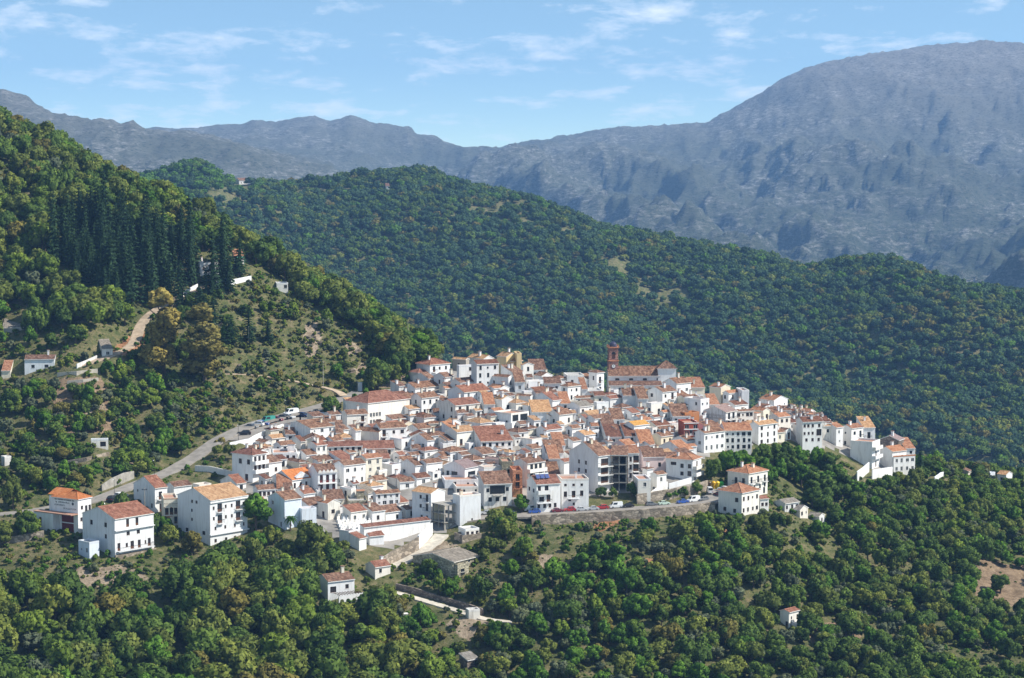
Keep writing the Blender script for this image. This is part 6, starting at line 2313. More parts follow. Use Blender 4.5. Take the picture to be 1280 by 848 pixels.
# --- poles and lamps
def pole(px, py, h, label, arm=1.4, r=0.14, mat='concrete'):
    p = hit(px, py)
    t = link('utility_pole', None, None, p)
    mb = MB()
    mb.tube((0, 0, -1.5), (0, 0, h), r, r * 0.6, 8)
    mb.build('pole', M[mat], t)
    mb = MB()
    mb.box(-arm / 2, -0.08, h - 0.7, arm / 2, 0.08, h - 0.55)
    for k in (-1, 0, 1):
        mb.tube((k * arm * 0.42, 0, h - 0.55), (k * arm * 0.42, 0, h - 0.3), 0.05, 0.04, 6)
    mb.build('crossarm', M['iron'], t)
    tag(t, label, 'utility pole')


pole(477, 394, 5.5, 'grey utility pole on the skyline above the open slope')
pole(510, 428, 9.0, 'tall pale utility pole on the wooded end of the hill')
pole(311, 431, 6.0, 'thin utility pole beside small pines on the scrub slope')
pole(181, 640, 6.5, 'grey utility pole in front of the blue-shaded gable by the road')
pole(404, 483, 8.0, 'utility pole beside the dirt track above the car park')


def street_lamp(px, py, label, h=5.0):
    p = hit(px, py)
    t = link('street_lamp', None, None, p)
    mb = MB()
    mb.tube((0, 0, -0.6), (0, 0, h), 0.07, 0.05, 6)
    mb.tube((0, 0, h), (0, -0.9, h + 0.15), 0.04, 0.04, 6)
    mb.build('pole', M['iron'], t)
    mb = MB()
    mb.prism([(-0.12, -1.35, h + 0.05), (0.12, -1.35, h + 0.05), (0.12, -1.35, h + 0.17), (-0.12, -1.35, h + 0.17)], (0, 0.5, 0.03))
    mb.build('lamp_head', M['white_frame'], t)
    tag(t, label, 'street lamp', 'street lamps along the hill road')


street_lamp(298, 553, 'street lamp at the low end of the upper car park')
street_lamp(143, 623, 'street lamp beside the dark forecourt')
street_lamp(193, 598, 'street lamp on the hill road above the cream house')
street_lamp(357, 521, 'street lamp beside the white van in the upper car park')

# --- recycling bins
for k, (px, c, nm) in enumerate(((886.5, (0.10, 0.06, 0.03), 'brown'), (892, (0.75, 0.42, 0.02), 'orange yellow'), (897, (0.80, 0.55, 0.03), 'yellow'), (902, (0.05, 0.35, 0.06), 'green'))):
    p = hit(px, 610)
    t = link('recycling_bin', None, None, p, 0.2)
    mt = plain('bin_plastic_' + nm.replace(' ', '_'), c, 0.4)
    mb = MB()
    n = 12
    for i in range(n):
        a0, a1 = 2 * math.pi * i / n, 2 * math.pi * (i + 1) / n
        mb.poly([(0.5 * math.cos(a0), 0.5 * math.sin(a0), -0.5), (0.5 * math.cos(a1), 0.5 * math.sin(a1), -0.5), (0.62 * math.cos(a1), 0.62 * math.sin(a1), 1.3), (0.62 * math.cos(a0), 0.62 * math.sin(a0), 1.3)])
    mb.build('body', mt, t)
    mb = MB()
    mb.dome((0, 0, 1.303), 0.66, 0.6, 12, 4)
    mb.box(-0.22, -0.72, 1.36, 0.22, -0.52, 1.52)
    mb.build('lid', mt, t)
    tag(t, nm + ' domed recycling bin ' + ('leftmost in the row' if k == 0 else 'in the row beside the small car park'), 'recycling bin', 'recycling bins')

# --- tombs of the cemetery
mb = MB()
mb.box(-0.5, -1.1, -1.2, 0.5, 1.1, 0.5)
mb.box(-0.55, -1.15, 0.502, 0.55, 1.15, 0.6)
slab_me = mb.mesh('slab', [M['w']])
mb = MB()
mb.box(-0.45, 0.8, 0.603, 0.45, 1.0, 1.5)
mb.box(-0.07, 0.86, 1.503, 0.07, 0.96, 2.1)
mb.box(-0.25, 0.86, 1.75, -0.073, 0.96, 1.88)
mb.box(0.073, 0.86, 1.75, 0.25, 0.96, 1.88)
head_me = mb.mesh('headstone', [M['w']])
for i in range(8):
    for j in range(4):
        px, py = 424 + i * 5.4 + j * 1.5 + rnd.random() * 2, 652 + j * 4.2 + rnd.random() * 2
        p = hit(px, py)
        t = link('tomb', None, None, p, math.radians(34 + rnd.random() * 8))
        link('slab', slab_me, t)
        link('headstone', head_me, t)
        tag(t, 'white tomb with cross-topped headstone in the walled cemetery', 'tomb', 'tombs in the cemetery')
p = hit(505, 772)
mb = MB()
mb.box(-0.9, -0.6, -0.6, 0.9, 0.6, 0.9)
mb.box(-0.95, -0.65, 0.903, 0.95, 0.65, 1.0)
tag(mb.build('water_cistern', M['w'], None, False, p, 0.3), 'small white cistern box on the vegetable terraces', 'cistern')
p = hit(450, 489)
mb = MB()
mb.box(-0.55, -0.5, -0.6, 0.55, 0.5, 2.6)
mb.box(-0.62, -0.57, 2.603, 0.62, 0.57, 2.7)
tag(mb.build('transformer_box', M['w'], None, False, p, 0.5), 'upright white utility box beside the small round tree above the school', 'utility box')


# --- rock outcrops on the scrub slope
M['rock'] = stone_mat('grey_outcrop_rock', (0.19, 0.155, 0.115), 0.5, 0.2)
gr = random.Random(12)
ROCKS = [(388, 424, 2.0), (402, 430, 1.5), (300, 459, 1.6), (332, 453, 1.1), (448, 440, 1.6), (440, 464, 1.5), (468, 460, 1.8), (486, 468, 1.3), (1078, 830, 1.1), (1140, 836, 0.7)]
for k, (px, py, r_) in enumerate(ROCKS):
    p = hit(px, py)
    mb = MB()
    rows, cols = 5, 8
    pr = None
    for i in range(rows + 1):
        t = -0.5 + (math.pi / 2 + 0.5) * i / rows
        ring = []
        for j in range(cols):
            a = 2 * math.pi * j / cols
            q_ = r_ * (0.72 + 0.5 * gr.random()) if i < rows else r_
            ring.append(Vector((q_ * math.cos(t) * math.cos(a), q_ * 0.8 * math.cos(t) * math.sin(a), q_ * 0.75 * math.sin(t))))
        if pr:
            for j in range(cols):
                j2 = (j + 1) % cols
                mb.poly([pr[j], pr[j2], ring[j2], ring[j]] if i < rows else [pr[j], pr[j2], ring[0]])
        pr = ring
    o = mb.build('rock', M['rock'], None, False, p, gr.random() * 6)
    tag(o, ('pale boulder by the trees near the bottom of the right slope' if px > 1000 and r_ > 1 else 'smaller pale boulder beside the bottom edge right of centre') if px > 1000
        else 'weathered grey outcrop on the scrub slope, %s from the left' % ['first', 'second', 'third', 'fourth', 'fifth', 'sixth', 'seventh', 'eighth', 'ninth', 'tenth', 'eleventh', 'twelfth', 'thirteenth', 'fourteenth', 'fifteenth', 'sixteenth', 'seventeenth'][sorted(q[0] for q in ROCKS if q[0] < 1000).index(px)], 'rock', 'rock outcrops')
    o.scale = (1.5, 1.0, 0.8)
    KEEP_OFF.append((p.x, p.y, r_ * 0.7))

for h in HOUSES:
    GUARD.append((h['x0'], h['x1'], h['yb'], h['P'].y))
for nm, dn in (('hill_road', 3), ('front_road', 14), ('concrete_path', 3), ('cobbled_lane', 4), ('dirt_track', 2), ('winding_track', 2)):
    pp = RP[nm]
    for k in range(0, len(pp) - 2, 2):
        q0, q1 = proj(*pp[k]), proj(*pp[k + 2])
        if not (nm == 'front_road' and min(q0[0], q1[0]) < 656):
            GUARD.append((min(q0[0], q1[0]), max(q0[0], q1[0]), max(q0[1], q1[1]) + dn, pp[k].y))
GUARD.append((172, 232, 456, hit(205, 466).y))
GUARD.append((232, 286, 466, hit(256, 476).y))
GARR = np.array(GUARD)


def fit_height(px, py, y, rad_px):
    """how tall (in pixels) something standing here may be before it hides a building or a road."""
    k = (GARR[:, 3] > y - 1) & (GARR[:, 1] > px - rad_px * 0.7) & (GARR[:, 0] < px + rad_px * 0.7) & (GARR[:, 2] < py + 2)
    return py - (GARR[k, 2].max() - 3) if k.any() else 1e9


HXY = [(h['mid'].x, h['mid'].y, h['rad'], h['P'], h['st'], h['Lr'], h['Ll']) for h in HOUSES]
HARR = np.array([(h[0], h[1], h[2]) for h in HXY])
RARR = np.array(ROADXY)
KARR = np.array(KEEP_OFF)


def free_spot(x, y, margin):
    d = np.hypot(HARR[:, 0] - x, HARR[:, 1] - y)
    for k in np.nonzero(d < HARR[:, 2] + margin)[0]:
        P, st, Lr, Ll = HXY[k][3:7]
        c, s = math.cos(st), math.sin(st)
        u = (x - P.x) * c + (y - P.y) * s
        v = -(x - P.x) * s + (y - P.y) * c
        if -margin < u < Lr + margin and -margin < v < Ll + margin:
            return False
    if (np.hypot(RARR[:, 0] - x, RARR[:, 1] - y) < RARR[:, 2] + margin * 0.8).any():
        return False
    return not (np.hypot(KARR[:, 0] - x, KARR[:, 1] - y) < KARR[:, 2] + margin * 0.4).any()
# ------------------------------------------------------------------ trees
LEAF = {
    'dark green': leaf_mat('leaves_dark_green', (0.037, 0.073, 0.016), (0.150, 0.230, 0.046)),
    'olive green': leaf_mat('leaves_olive_green', (0.062, 0.092, 0.018), (0.250, 0.288, 0.064)),
    'brownish': leaf_mat('leaves_brownish', (0.088, 0.085, 0.022), (0.250, 0.224, 0.060)),
    'bright green': leaf_mat('leaves_bright_green', (0.040, 0.098, 0.013), (0.156, 0.301, 0.039)),
    'yellow green': leaf_mat('leaves_yellow_green', (0.075, 0.125, 0.018), (0.225, 0.307, 0.046)),
    'grey green': leaf_mat('leaves_grey_green', (0.075, 0.098, 0.060), (0.194, 0.224, 0.127)),
    'blue green': leaf_mat('leaves_blue_green', (0.026, 0.060, 0.034), (0.098, 0.172, 0.078)),
    'pine green': leaf_mat('needles_pine_green', (0.011, 0.032, 0.014), (0.044, 0.086, 0.034), 0.12),
    'russet': leaf_mat('leaves_russet_yellow', (0.17, 0.138, 0.034), (0.46, 0.385, 0.115)),
}
ICO_V = []
_t = (1 + 5 ** 0.5) / 2
for a in (-1, 1):
    for b_ in (-_t, _t):
        ICO_V += [(a, b_, 0), (0, a, b_), (b_, 0, a)]
ICO_V = np.array(ICO_V) / math.hypot(1, _t)
ICO_F = []
for i in range(12):
    for j in range(i + 1, 12):
        for k in range(j + 1, 12):
            if all(abs(np.linalg.norm(ICO_V[p] - ICO_V[q]) - 1.0515) < 0.02 for p, q in ((i, j), (j, k), (i, k))):
                n = np.cross(ICO_V[j] - ICO_V[i], ICO_V[k] - ICO_V[i])
                ICO_F.append((i, j, k) if np.dot(n, ICO_V[i]) > 0 else (i, k, j))


def raw_mesh(name, V, faces, N, tone, mats, mat_idx=None):
    me = bpy.data.meshes.new(name)
    me.from_pydata(V, [], faces)
    for m_ in mats:
        me.materials.append(m_)
    if mat_idx is not None:
        me.polygons.foreach_set('material_index', mat_idx)
    me.polygons.foreach_set('use_smooth', np.ones(len(faces), bool))
    at = me.attributes.new('leaf_tone', 'FLOAT', 'POINT')
    at.data.foreach_set('value', np.asarray(tone, np.float32))
    me.normals_split_custom_set_from_vertices([tuple(n) for n in N])
    return me


def crown_arrays(seed, R, Hc, z0, lobes, per, leaf, core=0.80, flat=0.0):
    """lobed crown: leaf sized faces over many clumps that fill an uneven ellipsoid."""
    g = np.random.default_rng(seed)
    V, Fc, N, T = [], [], [], []
    cz = z0 + Hc / 2
    n0 = 0
    cen = []
    tries = 0
    while len(cen) < lobes and tries < 4000:
        tries += 1
        d = g.normal(size=3)
        d /= np.linalg.norm(d)
        if d[2] < -0.55:
            continue
        k = g.uniform(0.42, 0.74) if len(cen) > lobes * 0.15 else g.uniform(0.0, 0.35)
        r = g.uniform(0.24, 0.40) * R
        c = np.array([d[0] * R * k, d[1] * R * k, cz + d[2] * Hc / 2 * k * 1.05])
        if all(np.linalg.norm(c - c2) > 0.62 * max(r, r2) for c2, r2 in cen):
            cen.append((c, r))
    for c, r in cen:
        v = ICO_V * (r * core) * (1 + 0.22 * (g.random((12, 1)) - 0.5)) + c
        V.append(v)
        N.append(ICO_V)
        T.append(np.clip(g.normal(0.45, 0.18, 12), 0, 1))
        Fc += [tuple(n0 + q for q in f) for f in ICO_F]
        n0 += 12
        d = g.normal(size=(per, 3))
        d /= np.linalg.norm(d, axis=1, keepdims=True)
        out = c - np.array([0, 0, cz - Hc * 0.25])
        out /= max(np.linalg.norm(out), 1e-3)
        flip = (d @ out) < -0.35
        d[flip] *= -1
        pos = c + d * r * g.uniform(0.82, 1.12, (per, 1))
        nn = d + 0.75 * g.normal(size=(per, 3))
        nn /= np.linalg.norm(nn, axis=1, keepdims=True)
        a = np.cross(nn, g.normal(size=(per, 3)))
        a /= np.linalg.norm(a, axis=1, keepdims=True)
        b2 = np.cross(nn, a)
        s = leaf * g.uniform(0.6, 1.35, (per, 1))
        tone = np.clip(g.normal(0.5, 0.22, per) + g.normal(0, 0.08), 0, 1)
        quad = np.stack([pos - a * s - b2 * s * 0.35, pos + a * s * 0.2 - b2 * s * 0.7, pos + a * s + b2 * s * 0.3, pos - a * s * 0.3 + b2 * s * 0.7], 1)
        sn = d + 0.25 * nn
        sn /= np.linalg.norm(sn, axis=1, keepdims=True)
        V.append(quad.reshape(-1, 3))
        N.append(np.repeat(sn, 4, 0))
        T.append(np.repeat(tone, 4))
        Fc += [(n0 + 4 * k, n0 + 4 * k + 1, n0 + 4 * k + 2, n0 + 4 * k + 3) for k in range(per)]
        n0 += per * 4
    return np.concatenate(V), Fc, np.concatenate(N), np.concatenate(T)


def pine_arrays(seed, H, R, z0, n=900):
    g = np.random.default_rng(seed)
    t = g.random(n) ** 1.15
    lev = np.round(t * 13) / 13 + g.normal(0, 0.012, n)
    lev = np.clip(lev, 0, 1)
    rad = R * (1 - lev) ** 0.75 + 0.18
    ang = g.random(n) * 2 * math.pi
    spoke = np.round(ang / (2 * math.pi) * 7 + lev * 3.3) / 7 * 2 * math.pi - lev * 3
    ang = spoke + g.normal(0, 0.24, n)
    rr = rad * np.sqrt(g.uniform(0.08, 1.15, n)) * (0.8 + 0.3 * np.sin(ang * 3 + seed))
    z = z0 + lev * (H - z0) - rr * 0.22
    pos = np.stack([rr * np.cos(ang), rr * np.sin(ang), z], 1)
    rad_d = np.stack([np.cos(ang), np.sin(ang), -0.25 * np.ones(n)], 1)
    up = np.stack([0.35 * np.cos(ang), 0.35 * np.sin(ang), np.ones(n)], 1) + 0.5 * g.normal(size=(n, 3))
    up /= np.linalg.norm(up, axis=1, keepdims=True)
    a = rad_d - up * (rad_d * up).sum(1, keepdims=True)
    a /= np.linalg.norm(a, axis=1, keepdims=True)
    b2 = np.cross(up, a)
    s = g.uniform(0.35, 0.85, (n, 1)) * (0.55 + 0.5 * (1 - lev[:, None]))
    quad = np.stack([pos - a * s * 0.8, pos - b2 * s * 0.45, pos + a * s * 1.0, pos + b2 * s * 0.45], 1)
    V = [quad.reshape(-1, 3)]
    sn = np.stack([np.cos(ang), np.sin(ang), 0.7 * np.ones(n)], 1) + 0.35 * up
    sn /= np.linalg.norm(sn, axis=1, keepdims=True)
    N = [np.repeat(sn, 4, 0)]
    T = [np.repeat(np.clip(g.normal(0.5, 0.22, n), 0, 1), 4)]
    Fc = [(4 * k, 4 * k + 1, 4 * k + 2, 4 * k + 3) for k in range(n)]
    n0 = 4 * n
    k_ = 7                       # slim inner body of twigs
    ring = [(R * 0.30 * math.cos(2 * math.pi * i / k_), R * 0.30 * math.sin(2 * math.pi * i / k_), z0 + 0.2) for i in range(k_)] + [(0, 0, H * 0.96)]
    V.append(np.array(ring))
    rn = np.array([(math.cos(2 * math.pi * i / k_), math.sin(2 * math.pi * i / k_), 0.3) for i in range(k_)] + [(0, 0, 1)])
    N.append(rn / np.linalg.norm(rn, axis=1, keepdims=True))
    T.append(np.full(k_ + 1, 0.4))
    Fc += [(n0 + i, n0 + (i + 1) % k_, n0 + k_) for i in range(k_)]
    return np.concatenate(V), Fc, np.concatenate(N), np.concatenate(T)


def trunk_mesh(seed, h, r, limbs=3, spread=1.2):
    g = random.Random(seed)
    mb = MB()
    top = Vector((g.uniform(-0.2, 0.2), g.uniform(-0.2, 0.2), h))
    mb.tube((0, 0, -0.8), top, r, r * 0.6, 7)
    for k in range(limbs):
        a = 2 * math.pi * (k + g.random() * 0.5) / max(1, limbs)
        mb.tube(top, top + Vector((math.cos(a) * spread, math.sin(a) * spread, spread * (0.8 + 0.6 * g.random()))), r * 0.5, r * 0.22, 5)
    return mb.mesh('trunk', [M['bark']])


# unit trees: height about 1 crown radius R, everything in metres, scaled per copy
SPEC = {
    'oak_tree': dict(R=3.1, Hc=5.6, z0=0.2, lobes=26, per=52, leaf=0.34, n=5, cols=['dark green', 'olive green', 'brownish', 'yellow green']),
    'broadleaf_tree': dict(R=2.8, Hc=5.8, z0=0.2, lobes=22, per=56, leaf=0.36, n=4, cols=['bright green', 'yellow green', 'dark green']),
    'olive_tree': dict(R=2.2, Hc=3.7, z0=0.2, lobes=18, per=52, leaf=0.27, n=4, cols=['grey green', 'olive green']),
    'shrub': dict(R=1.3, Hc=1.9, z0=-0.1, lobes=9, per=40, leaf=0.22, n=3, cols=['bright green', 'olive green', 'dark green', 'brownish', 'grey green']),
}
ARR, CROWN, TRUNK = {}, {}, {}
for kind, sp in SPEC.items():
    for i in range(sp['n']):
        g = random.Random(i * 7 + len(kind))
        ARR[kind, i] = crown_arrays(100 + i * 13 + len(kind), sp['R'] * g.uniform(0.88, 1.1), sp['Hc'] * g.uniform(0.85, 1.15), sp['z0'], sp['lobes'], sp['per'], sp['leaf'])
        TRUNK[kind, i] = trunk_mesh(i, sp['z0'] + sp['Hc'] * 0.35, 0.09 * sp['R'], 3, sp['R'] * 0.4) if kind != 'shrub' else None
for i in range(5):
    ARR['pine_tree', i] = pine_arrays(500 + i, 16.0 + i, 3.5 + 0.3 * (i % 3), 1.8 - 0.4 * (i % 2), 1500)
    TRUNK['pine_tree', i] = trunk_mesh(40 + i, 12.0, 0.24, 0)
for i in range(2):
    a_ = [crown_arrays(700 + i * 9 + k, 3.5 - 0.35 * k, 6.0, 4.2 * k + 0.3, 24, 60, 0.36) for k in range(4)]
    b_ = crown_arrays(760 + i, 3.0, 5.5, 6.0, 12, 60, 0.36)
    V, Fc, N, T, n0 = [], [], [], [], 0
    for j, q in enumerate(a_ + [b_]):
        off = np.array([(0.9 * math.sin(j * 2.1 + i), 0.9 * math.cos(j * 1.7 + i), 0)]) if j < 4 else np.array([(2.0 * (1 - 2 * i), 0.5, 0)])
        V.append(q[0] + off)
        N.append(q[2])
        T.append(q[3])
        Fc += [tuple(n0 + x for x in f) for f in q[1]]
        n0 += len(q[0])
    ARR['eucalyptus_tree', i] = (np.concatenate(V), Fc, np.concatenate(N), np.concatenate(T))
    TRUNK['eucalyptus_tree', i] = trunk_mesh(60 + i, 11.0, 0.35, 4, 3.0)


def crown_mesh(kind, i, col):
    if (kind, i, col) not in CROWN:
        V, Fc, N, T = ARR[kind, i]
        CROWN[kind, i, col] = raw_mesh('crown', V, Fc, N, T, [LEAF[col]])
    return CROWN[kind, i, col]


# regions of the near land, in ground pixels
P_VILL = [(286, 560), (330, 530), (440, 500), (470, 490), (505, 482), (520, 462), (560, 458), (660, 460), (760, 486), (850, 486), (900, 503), (960, 512), (1040, 540), (1146, 580), (1146, 596), (1095, 604), (1040, 566), (985, 560), (905, 577), (884, 600), (884, 640), (600, 652), (560, 684), (478, 712), (432, 690), (336, 670), (312, 640), (250, 640), (230, 600), (290, 600)]
P_PINE = [(62, 300), (110, 284), (200, 305), (262, 322), (300, 345), (285, 372), (240, 385), (215, 402), (188, 398), (150, 388), (105, 372), (70, 348)]
P_SCRUB = [(214, 560), (226, 480), (236, 408), (272, 372), (318, 352), (350, 372), (420, 396), (478, 446), (505, 470), (470, 486), (430, 492), (390, 505), (300, 530), (258, 550)]
P_GARDEN = [(-80, 425), (110, 430), (170, 470), (226, 480), (226, 560), (200, 590), (120, 622), (-80, 645)]
P_MIX = [(484, 742), (540, 700), (600, 664), (890, 650), (930, 700), (870, 760), (800, 872), (540, 872), (484, 800)]
P_BARE = [(1212, 712), (1300, 690), (1300, 775), (1226, 760)]
P_SLOPE = [(-40, 690), (100, 708), (225, 702), (246, 742), (120, 764), (-40, 740)]
P_BIG = [(884, 582), (905, 574), (985, 556), (1040, 566), (1095, 606), (1080, 640), (980, 640), (900, 622)]
P_CLEAR = [(46, 632), (112, 632), (135, 690), (206, 686), (216, 724), (200, 738), (96, 738), (46, 705)]
P_STRIP = [(652, 648), (760, 640), (896, 632), (900, 664), (800, 670), (745, 700), (655, 694)]
P_CLEAR2 = [(402, 745), (470, 735), (560, 715), (612, 716), (612, 738), (520, 742), (470, 765), (402, 768)]
P_BARE2 = [(296, 420), (350, 402), (400, 425), (440, 470), (395, 476), (330, 462), (300, 460)]


def pick(g, opts):
    r = g.random() * sum(w for _, w in opts)
    for o, w in opts:
        r -= w
        if r <= 0:
            return o
    return opts[-1][0]


g = random.Random(21)
spots = []       # kind, variant, colour, x, y, z, scale
ys = 432.0
while ys < 815:
    sp = 3.1
    x0, x1 = col_a(-260) * ys, col_a(1570) * ys
    xs = x0
    while xs < x1:
        x = xs + (g.random() - 0.5) * sp * 1.7
        y = ys + (g.random() - 0.5) * sp * 1.7
        xs += sp
        z = zn(x, y)
        px, py = proj(x, y, z)
        r0 = g.random()
        if y > 690 and px > 560:
            if r0 > 0.5:
                continue
        n1 = float(vnoise(np.array([x / 18.0]), np.array([y / 18.0]), 5)[0])
        n2 = float(vnoise(np.array([x / 30.0 + 7]), np.array([y / 30.0]), 9)[0])
        if inpoly(px, py, P_VILL):
            if r0 < 0.02 and free_spot(x, y, 1.2):
                spots.append(('shrub', g.randrange(3), pick(g, [('bright green', 2), ('dark green', 1)]), x, y, z, g.uniform(0.7, 1.2)))
            continue
        if inpoly(px, py, P_CLEAR) or inpoly(px, py, P_CLEAR2) or inpoly(px, py, P_STRIP):
            if r0 < 0.36 and free_spot(x, y, 1.0):
                spots.append(('shrub', g.randrange(3), pick(g, [('bright green', 2), ('dark green', 1), ('grey green', 1)]), x, y, z, g.uniform(0.7, 1.1)))
            continue
        if inpoly(px, py, P_PINE):
            if r0 < 0.38 and free_spot(x, y, 2.0):
                spots.append(('pine_tree', g.randrange(5), 'pine green', x, y, z, g.uniform(0.55, 1.12)))
            continue
        if inpoly(px, py, P_SCRUB):
            dens = 0.22 + 1.6 * max(0, n1 - 0.42)
            if inpoly(px, py, P_BARE2):
                dens *= 0.6
            if r0 < dens and free_spot(x, y, 1.4):
                k = pick(g, [('shrub', 9), ('broadleaf_tree', 1), ('olive_tree', 1.2)])
                c = pick(g, [('olive green', 3), ('dark green', 3), ('bright green', 2), ('grey green', 1), ('brownish', 1)])
                if k != 'shrub':
                    c = pick(g, [(q, 1) for q in SPEC[k]['cols']])
                spots.append((k, g.randrange(SPEC[k]['n']), c, x, y, z, g.uniform(0.6, 1.25) * (0.75 if k != 'shrub' else 1.0)))
            continue
        if inpoly(px, py, P_BARE):
            if r0 < 0.09:
                spots.append(('broadleaf_tree', g.randrange(4), 'bright green', x, y, z, g.uniform(0.6, 0.9)))
            continue
        if inpoly(px, py, P_GARDEN):
            if r0 < 0.85 + 0.6 * (n1 - 0.45) and free_spot(x, y, 1.6):
                k = pick(g, [('shrub', 4), ('broadleaf_tree', 4), ('olive_tree', 2), ('oak_tree', 1.2)])
                c = pick(g, [('bright green', 4), ('yellow green', 1.5), ('dark green', 2), ('olive green', 1)]) if k in ('broadleaf_tree',) else pick(g, [(q, 1) for q in SPEC[k]['cols']])
                if (k, c) == ('broadleaf_tree', 'olive green'):
                    c = 'dark green'
                spots.append((k, g.randrange(SPEC[k]['n']), c, x, y, z, g.uniform(0.6, 1.05)))
            continue
        if inpoly(px, py, P_SLOPE):
            if r0 < 0.5 and free_spot(x, y, 1.4):
                k = pick(g, [('shrub', 4), ('olive_tree', 1.2)])
                spots.append((k, g.randrange(SPEC[k]['n']), pick(g, [(q, 1) for q in SPEC[k]['cols']]), x, y, z, g.uniform(0.6, 1.0)))
            continue
        if inpoly(px, py, P_BIG):
            if r0 < 0.34 and free_spot(x, y, 2.6):
                spots.append(('broadleaf_tree', g.randrange(4), pick(g, [('bright green', 4), ('dark green', 3)]), x, y, z, g.uniform(0.9, 1.3)))
            continue
        if inpoly(px, py, P_MIX):
            if r0 < 0.80 + 0.7 * (n1 - 0.5) and free_spot(x, y, 1.6):
                k = pick(g, [('broadleaf_tree', 4), ('olive_tree', 3), ('shrub', 3), ('oak_tree', 1)])
                c = pick(g, [('bright green', 4), ('yellow green', 1.2), ('dark green', 1.5)]) if k == 'broadleaf_tree' else pick(g, [(q, 1) for q in SPEC[k]['cols']])
                spots.append((k, g.randrange(SPEC[k]['n']), c, x, y, z, g.uniform(0.6, 1.1)))
            continue
        if px > 640:          # right wooded slope: small dense trees
            dens = 0.80 if n2 < 0.72 else 0.30
            if r0 < dens and free_spot(x, y, 1.8):
                k = pick(g, [('oak_tree', 4), ('olive_tree', 3.4), ('broadleaf_tree', 2), ('shrub', 1)])
                c = {'oak_tree': [('dark green', 5), ('olive green', 3), ('brownish', 0.12)], 'olive_tree': [('grey green', 3), ('olive green', 2)],
                     'broadleaf_tree': [('bright green', 3.5), ('dark green', 2), ('yellow green', 1.0)], 'shrub': [('olive green', 1), ('dark green', 1), ('bright green', 1)]}[k]
                spots.append((k, g.randrange(SPEC[k]['n']), pick(g, c), x, y, z, g.uniform(0.62, 1.0)))
        else:                 # left: big evergreen oaks
            if r0 < 0.40 and free_spot(x, y, 2.8):
                k = pick(g, [('oak_tree', 7), ('broadleaf_tree', 1.6), ('olive_tree', 0.9), ('shrub', 0.8)])
                c = {'oak_tree': [('dark green', 4), ('olive green', 4), ('brownish', 0.6), ('yellow green', 0.9)], 'olive_tree': [('grey green', 2), ('olive green', 2)],
                     'broadleaf_tree': [('bright green', 2), ('dark green', 2), ('yellow green', 1)], 'shrub': [('olive green', 1), ('dark green', 1)]}[k]
                spots.append((k, g.randrange(SPEC[k]['n']), pick(g, c), x, y, z, g.uniform(0.95, 1.62)))
    ys += sp

# single trees the photograph singles out: px, py of the foot, kind, variant, colour, scale, label
SINGLE = [
    (205, 466, 'eucalyptus_tree', 0, 'russet', 1.2, 'big russet yellow eucalyptus, left one of the pair on the slope'),
    (256, 476, 'eucalyptus_tree', 1, 'russet', 1.12, 'russet eucalyptus, right one of the pair on the slope'),
    (413, 519, 'oak_tree', 1, 'dark green', 0.92, 'round dark green tree shading the upper car park'),
    (459, 489, 'broadleaf_tree', 1, 'bright green', 0.62, 'small round bright tree beside the white utility box'),
    (276, 556, 'shrub', 1, 'russet', 1.2, 'rounded russet bush at the edge of the hill road'),
    (249, 397, 'pine_tree', 0, 'pine green', 0.62, 'left one of two slim pines just below the winding track'),
    (267, 407, 'pine_tree', 1, 'pine green', 0.66, 'right one of two slim pines just below the winding track'),
    (289, 432, 'pine_tree', 2, 'pine green', 0.60, 'left one of three small pines on the scrub slope'),
    (311, 428, 'pine_tree', 3, 'pine green', 0.52, 'middle one of three small pines on the scrub slope'),
    (335, 428, 'pine_tree', 4, 'pine green', 0.42, 'right and smallest of three small pines on the scrub slope'),
    (1150, 600, 'pine_tree', 0, 'pine green', 0.62, 'dark conifer closing the right end of the village'),
    (1131, 402, 'pine_tree', 1, 'pine green', 0.0, ''),
    (751, 622, 'broadleaf_tree', 2, 'dark green', 0.62, 'left one of two dark bushes below the tall gabled apartment block'),
    (766, 624, 'broadleaf_tree', 0, 'dark green', 0.48, 'right one of two dark bushes below the tall gabled apartment block'),
    (833, 624, 'shrub', 0, 'yellow green', 1.0, 'yellow-green bush leftmost on the terrace above the parked cars'),
    (842, 623, 'shrub', 1, 'bright green', 1.2, 'bright round bush second on the terrace above the parked cars'),
    (854, 621, 'shrub', 2, 'dark green', 1.7, 'dark bush third on the terrace above the parked cars'),
    (870, 618, 'oak_tree', 3, 'dark green', 0.6, 'biggest dark tree at the right end of the terrace above the parked cars'),
    (652, 640, 'broadleaf_tree', 3, 'bright green', 0.85, 'bright tree rising in front of the solar panel house'),
    (790, 622, 'broadleaf_tree', 1, 'dark green', 0.6, 'dark climbing tree at the foot of the slim white apartment front'),
    (735, 664, 'olive_tree', 0, 'grey green', 0.62, 'small lone tree on the grass bank under the retaining wall'),
    (536, 742, 'oak_tree', 2, 'dark green', 0.0, ''),
    (1250, 742, 'oak_tree', 4, 'dark green', 0.85, 'lone dark tree with its shadow on the bare brown patch at right'),
    (320, 664, 'broadleaf_tree', 0, 'bright green', 1.45, 'tall bright tree right of the tall four-storey block'),
    (316, 642, 'shrub', 0, 'bright green', 1.1, 'small dark bush at the foot of the red-roofed corner house'),
    (205, 668, 'broadleaf_tree', 2, 'bright green', 1.0, 'bright tree between the white balcony house and the tall block'),
    (240, 694, 'oak_tree', 0, 'brownish', 0.9, 'brownish oak in front of the tall block, below its gable'),
]
single_recs = []
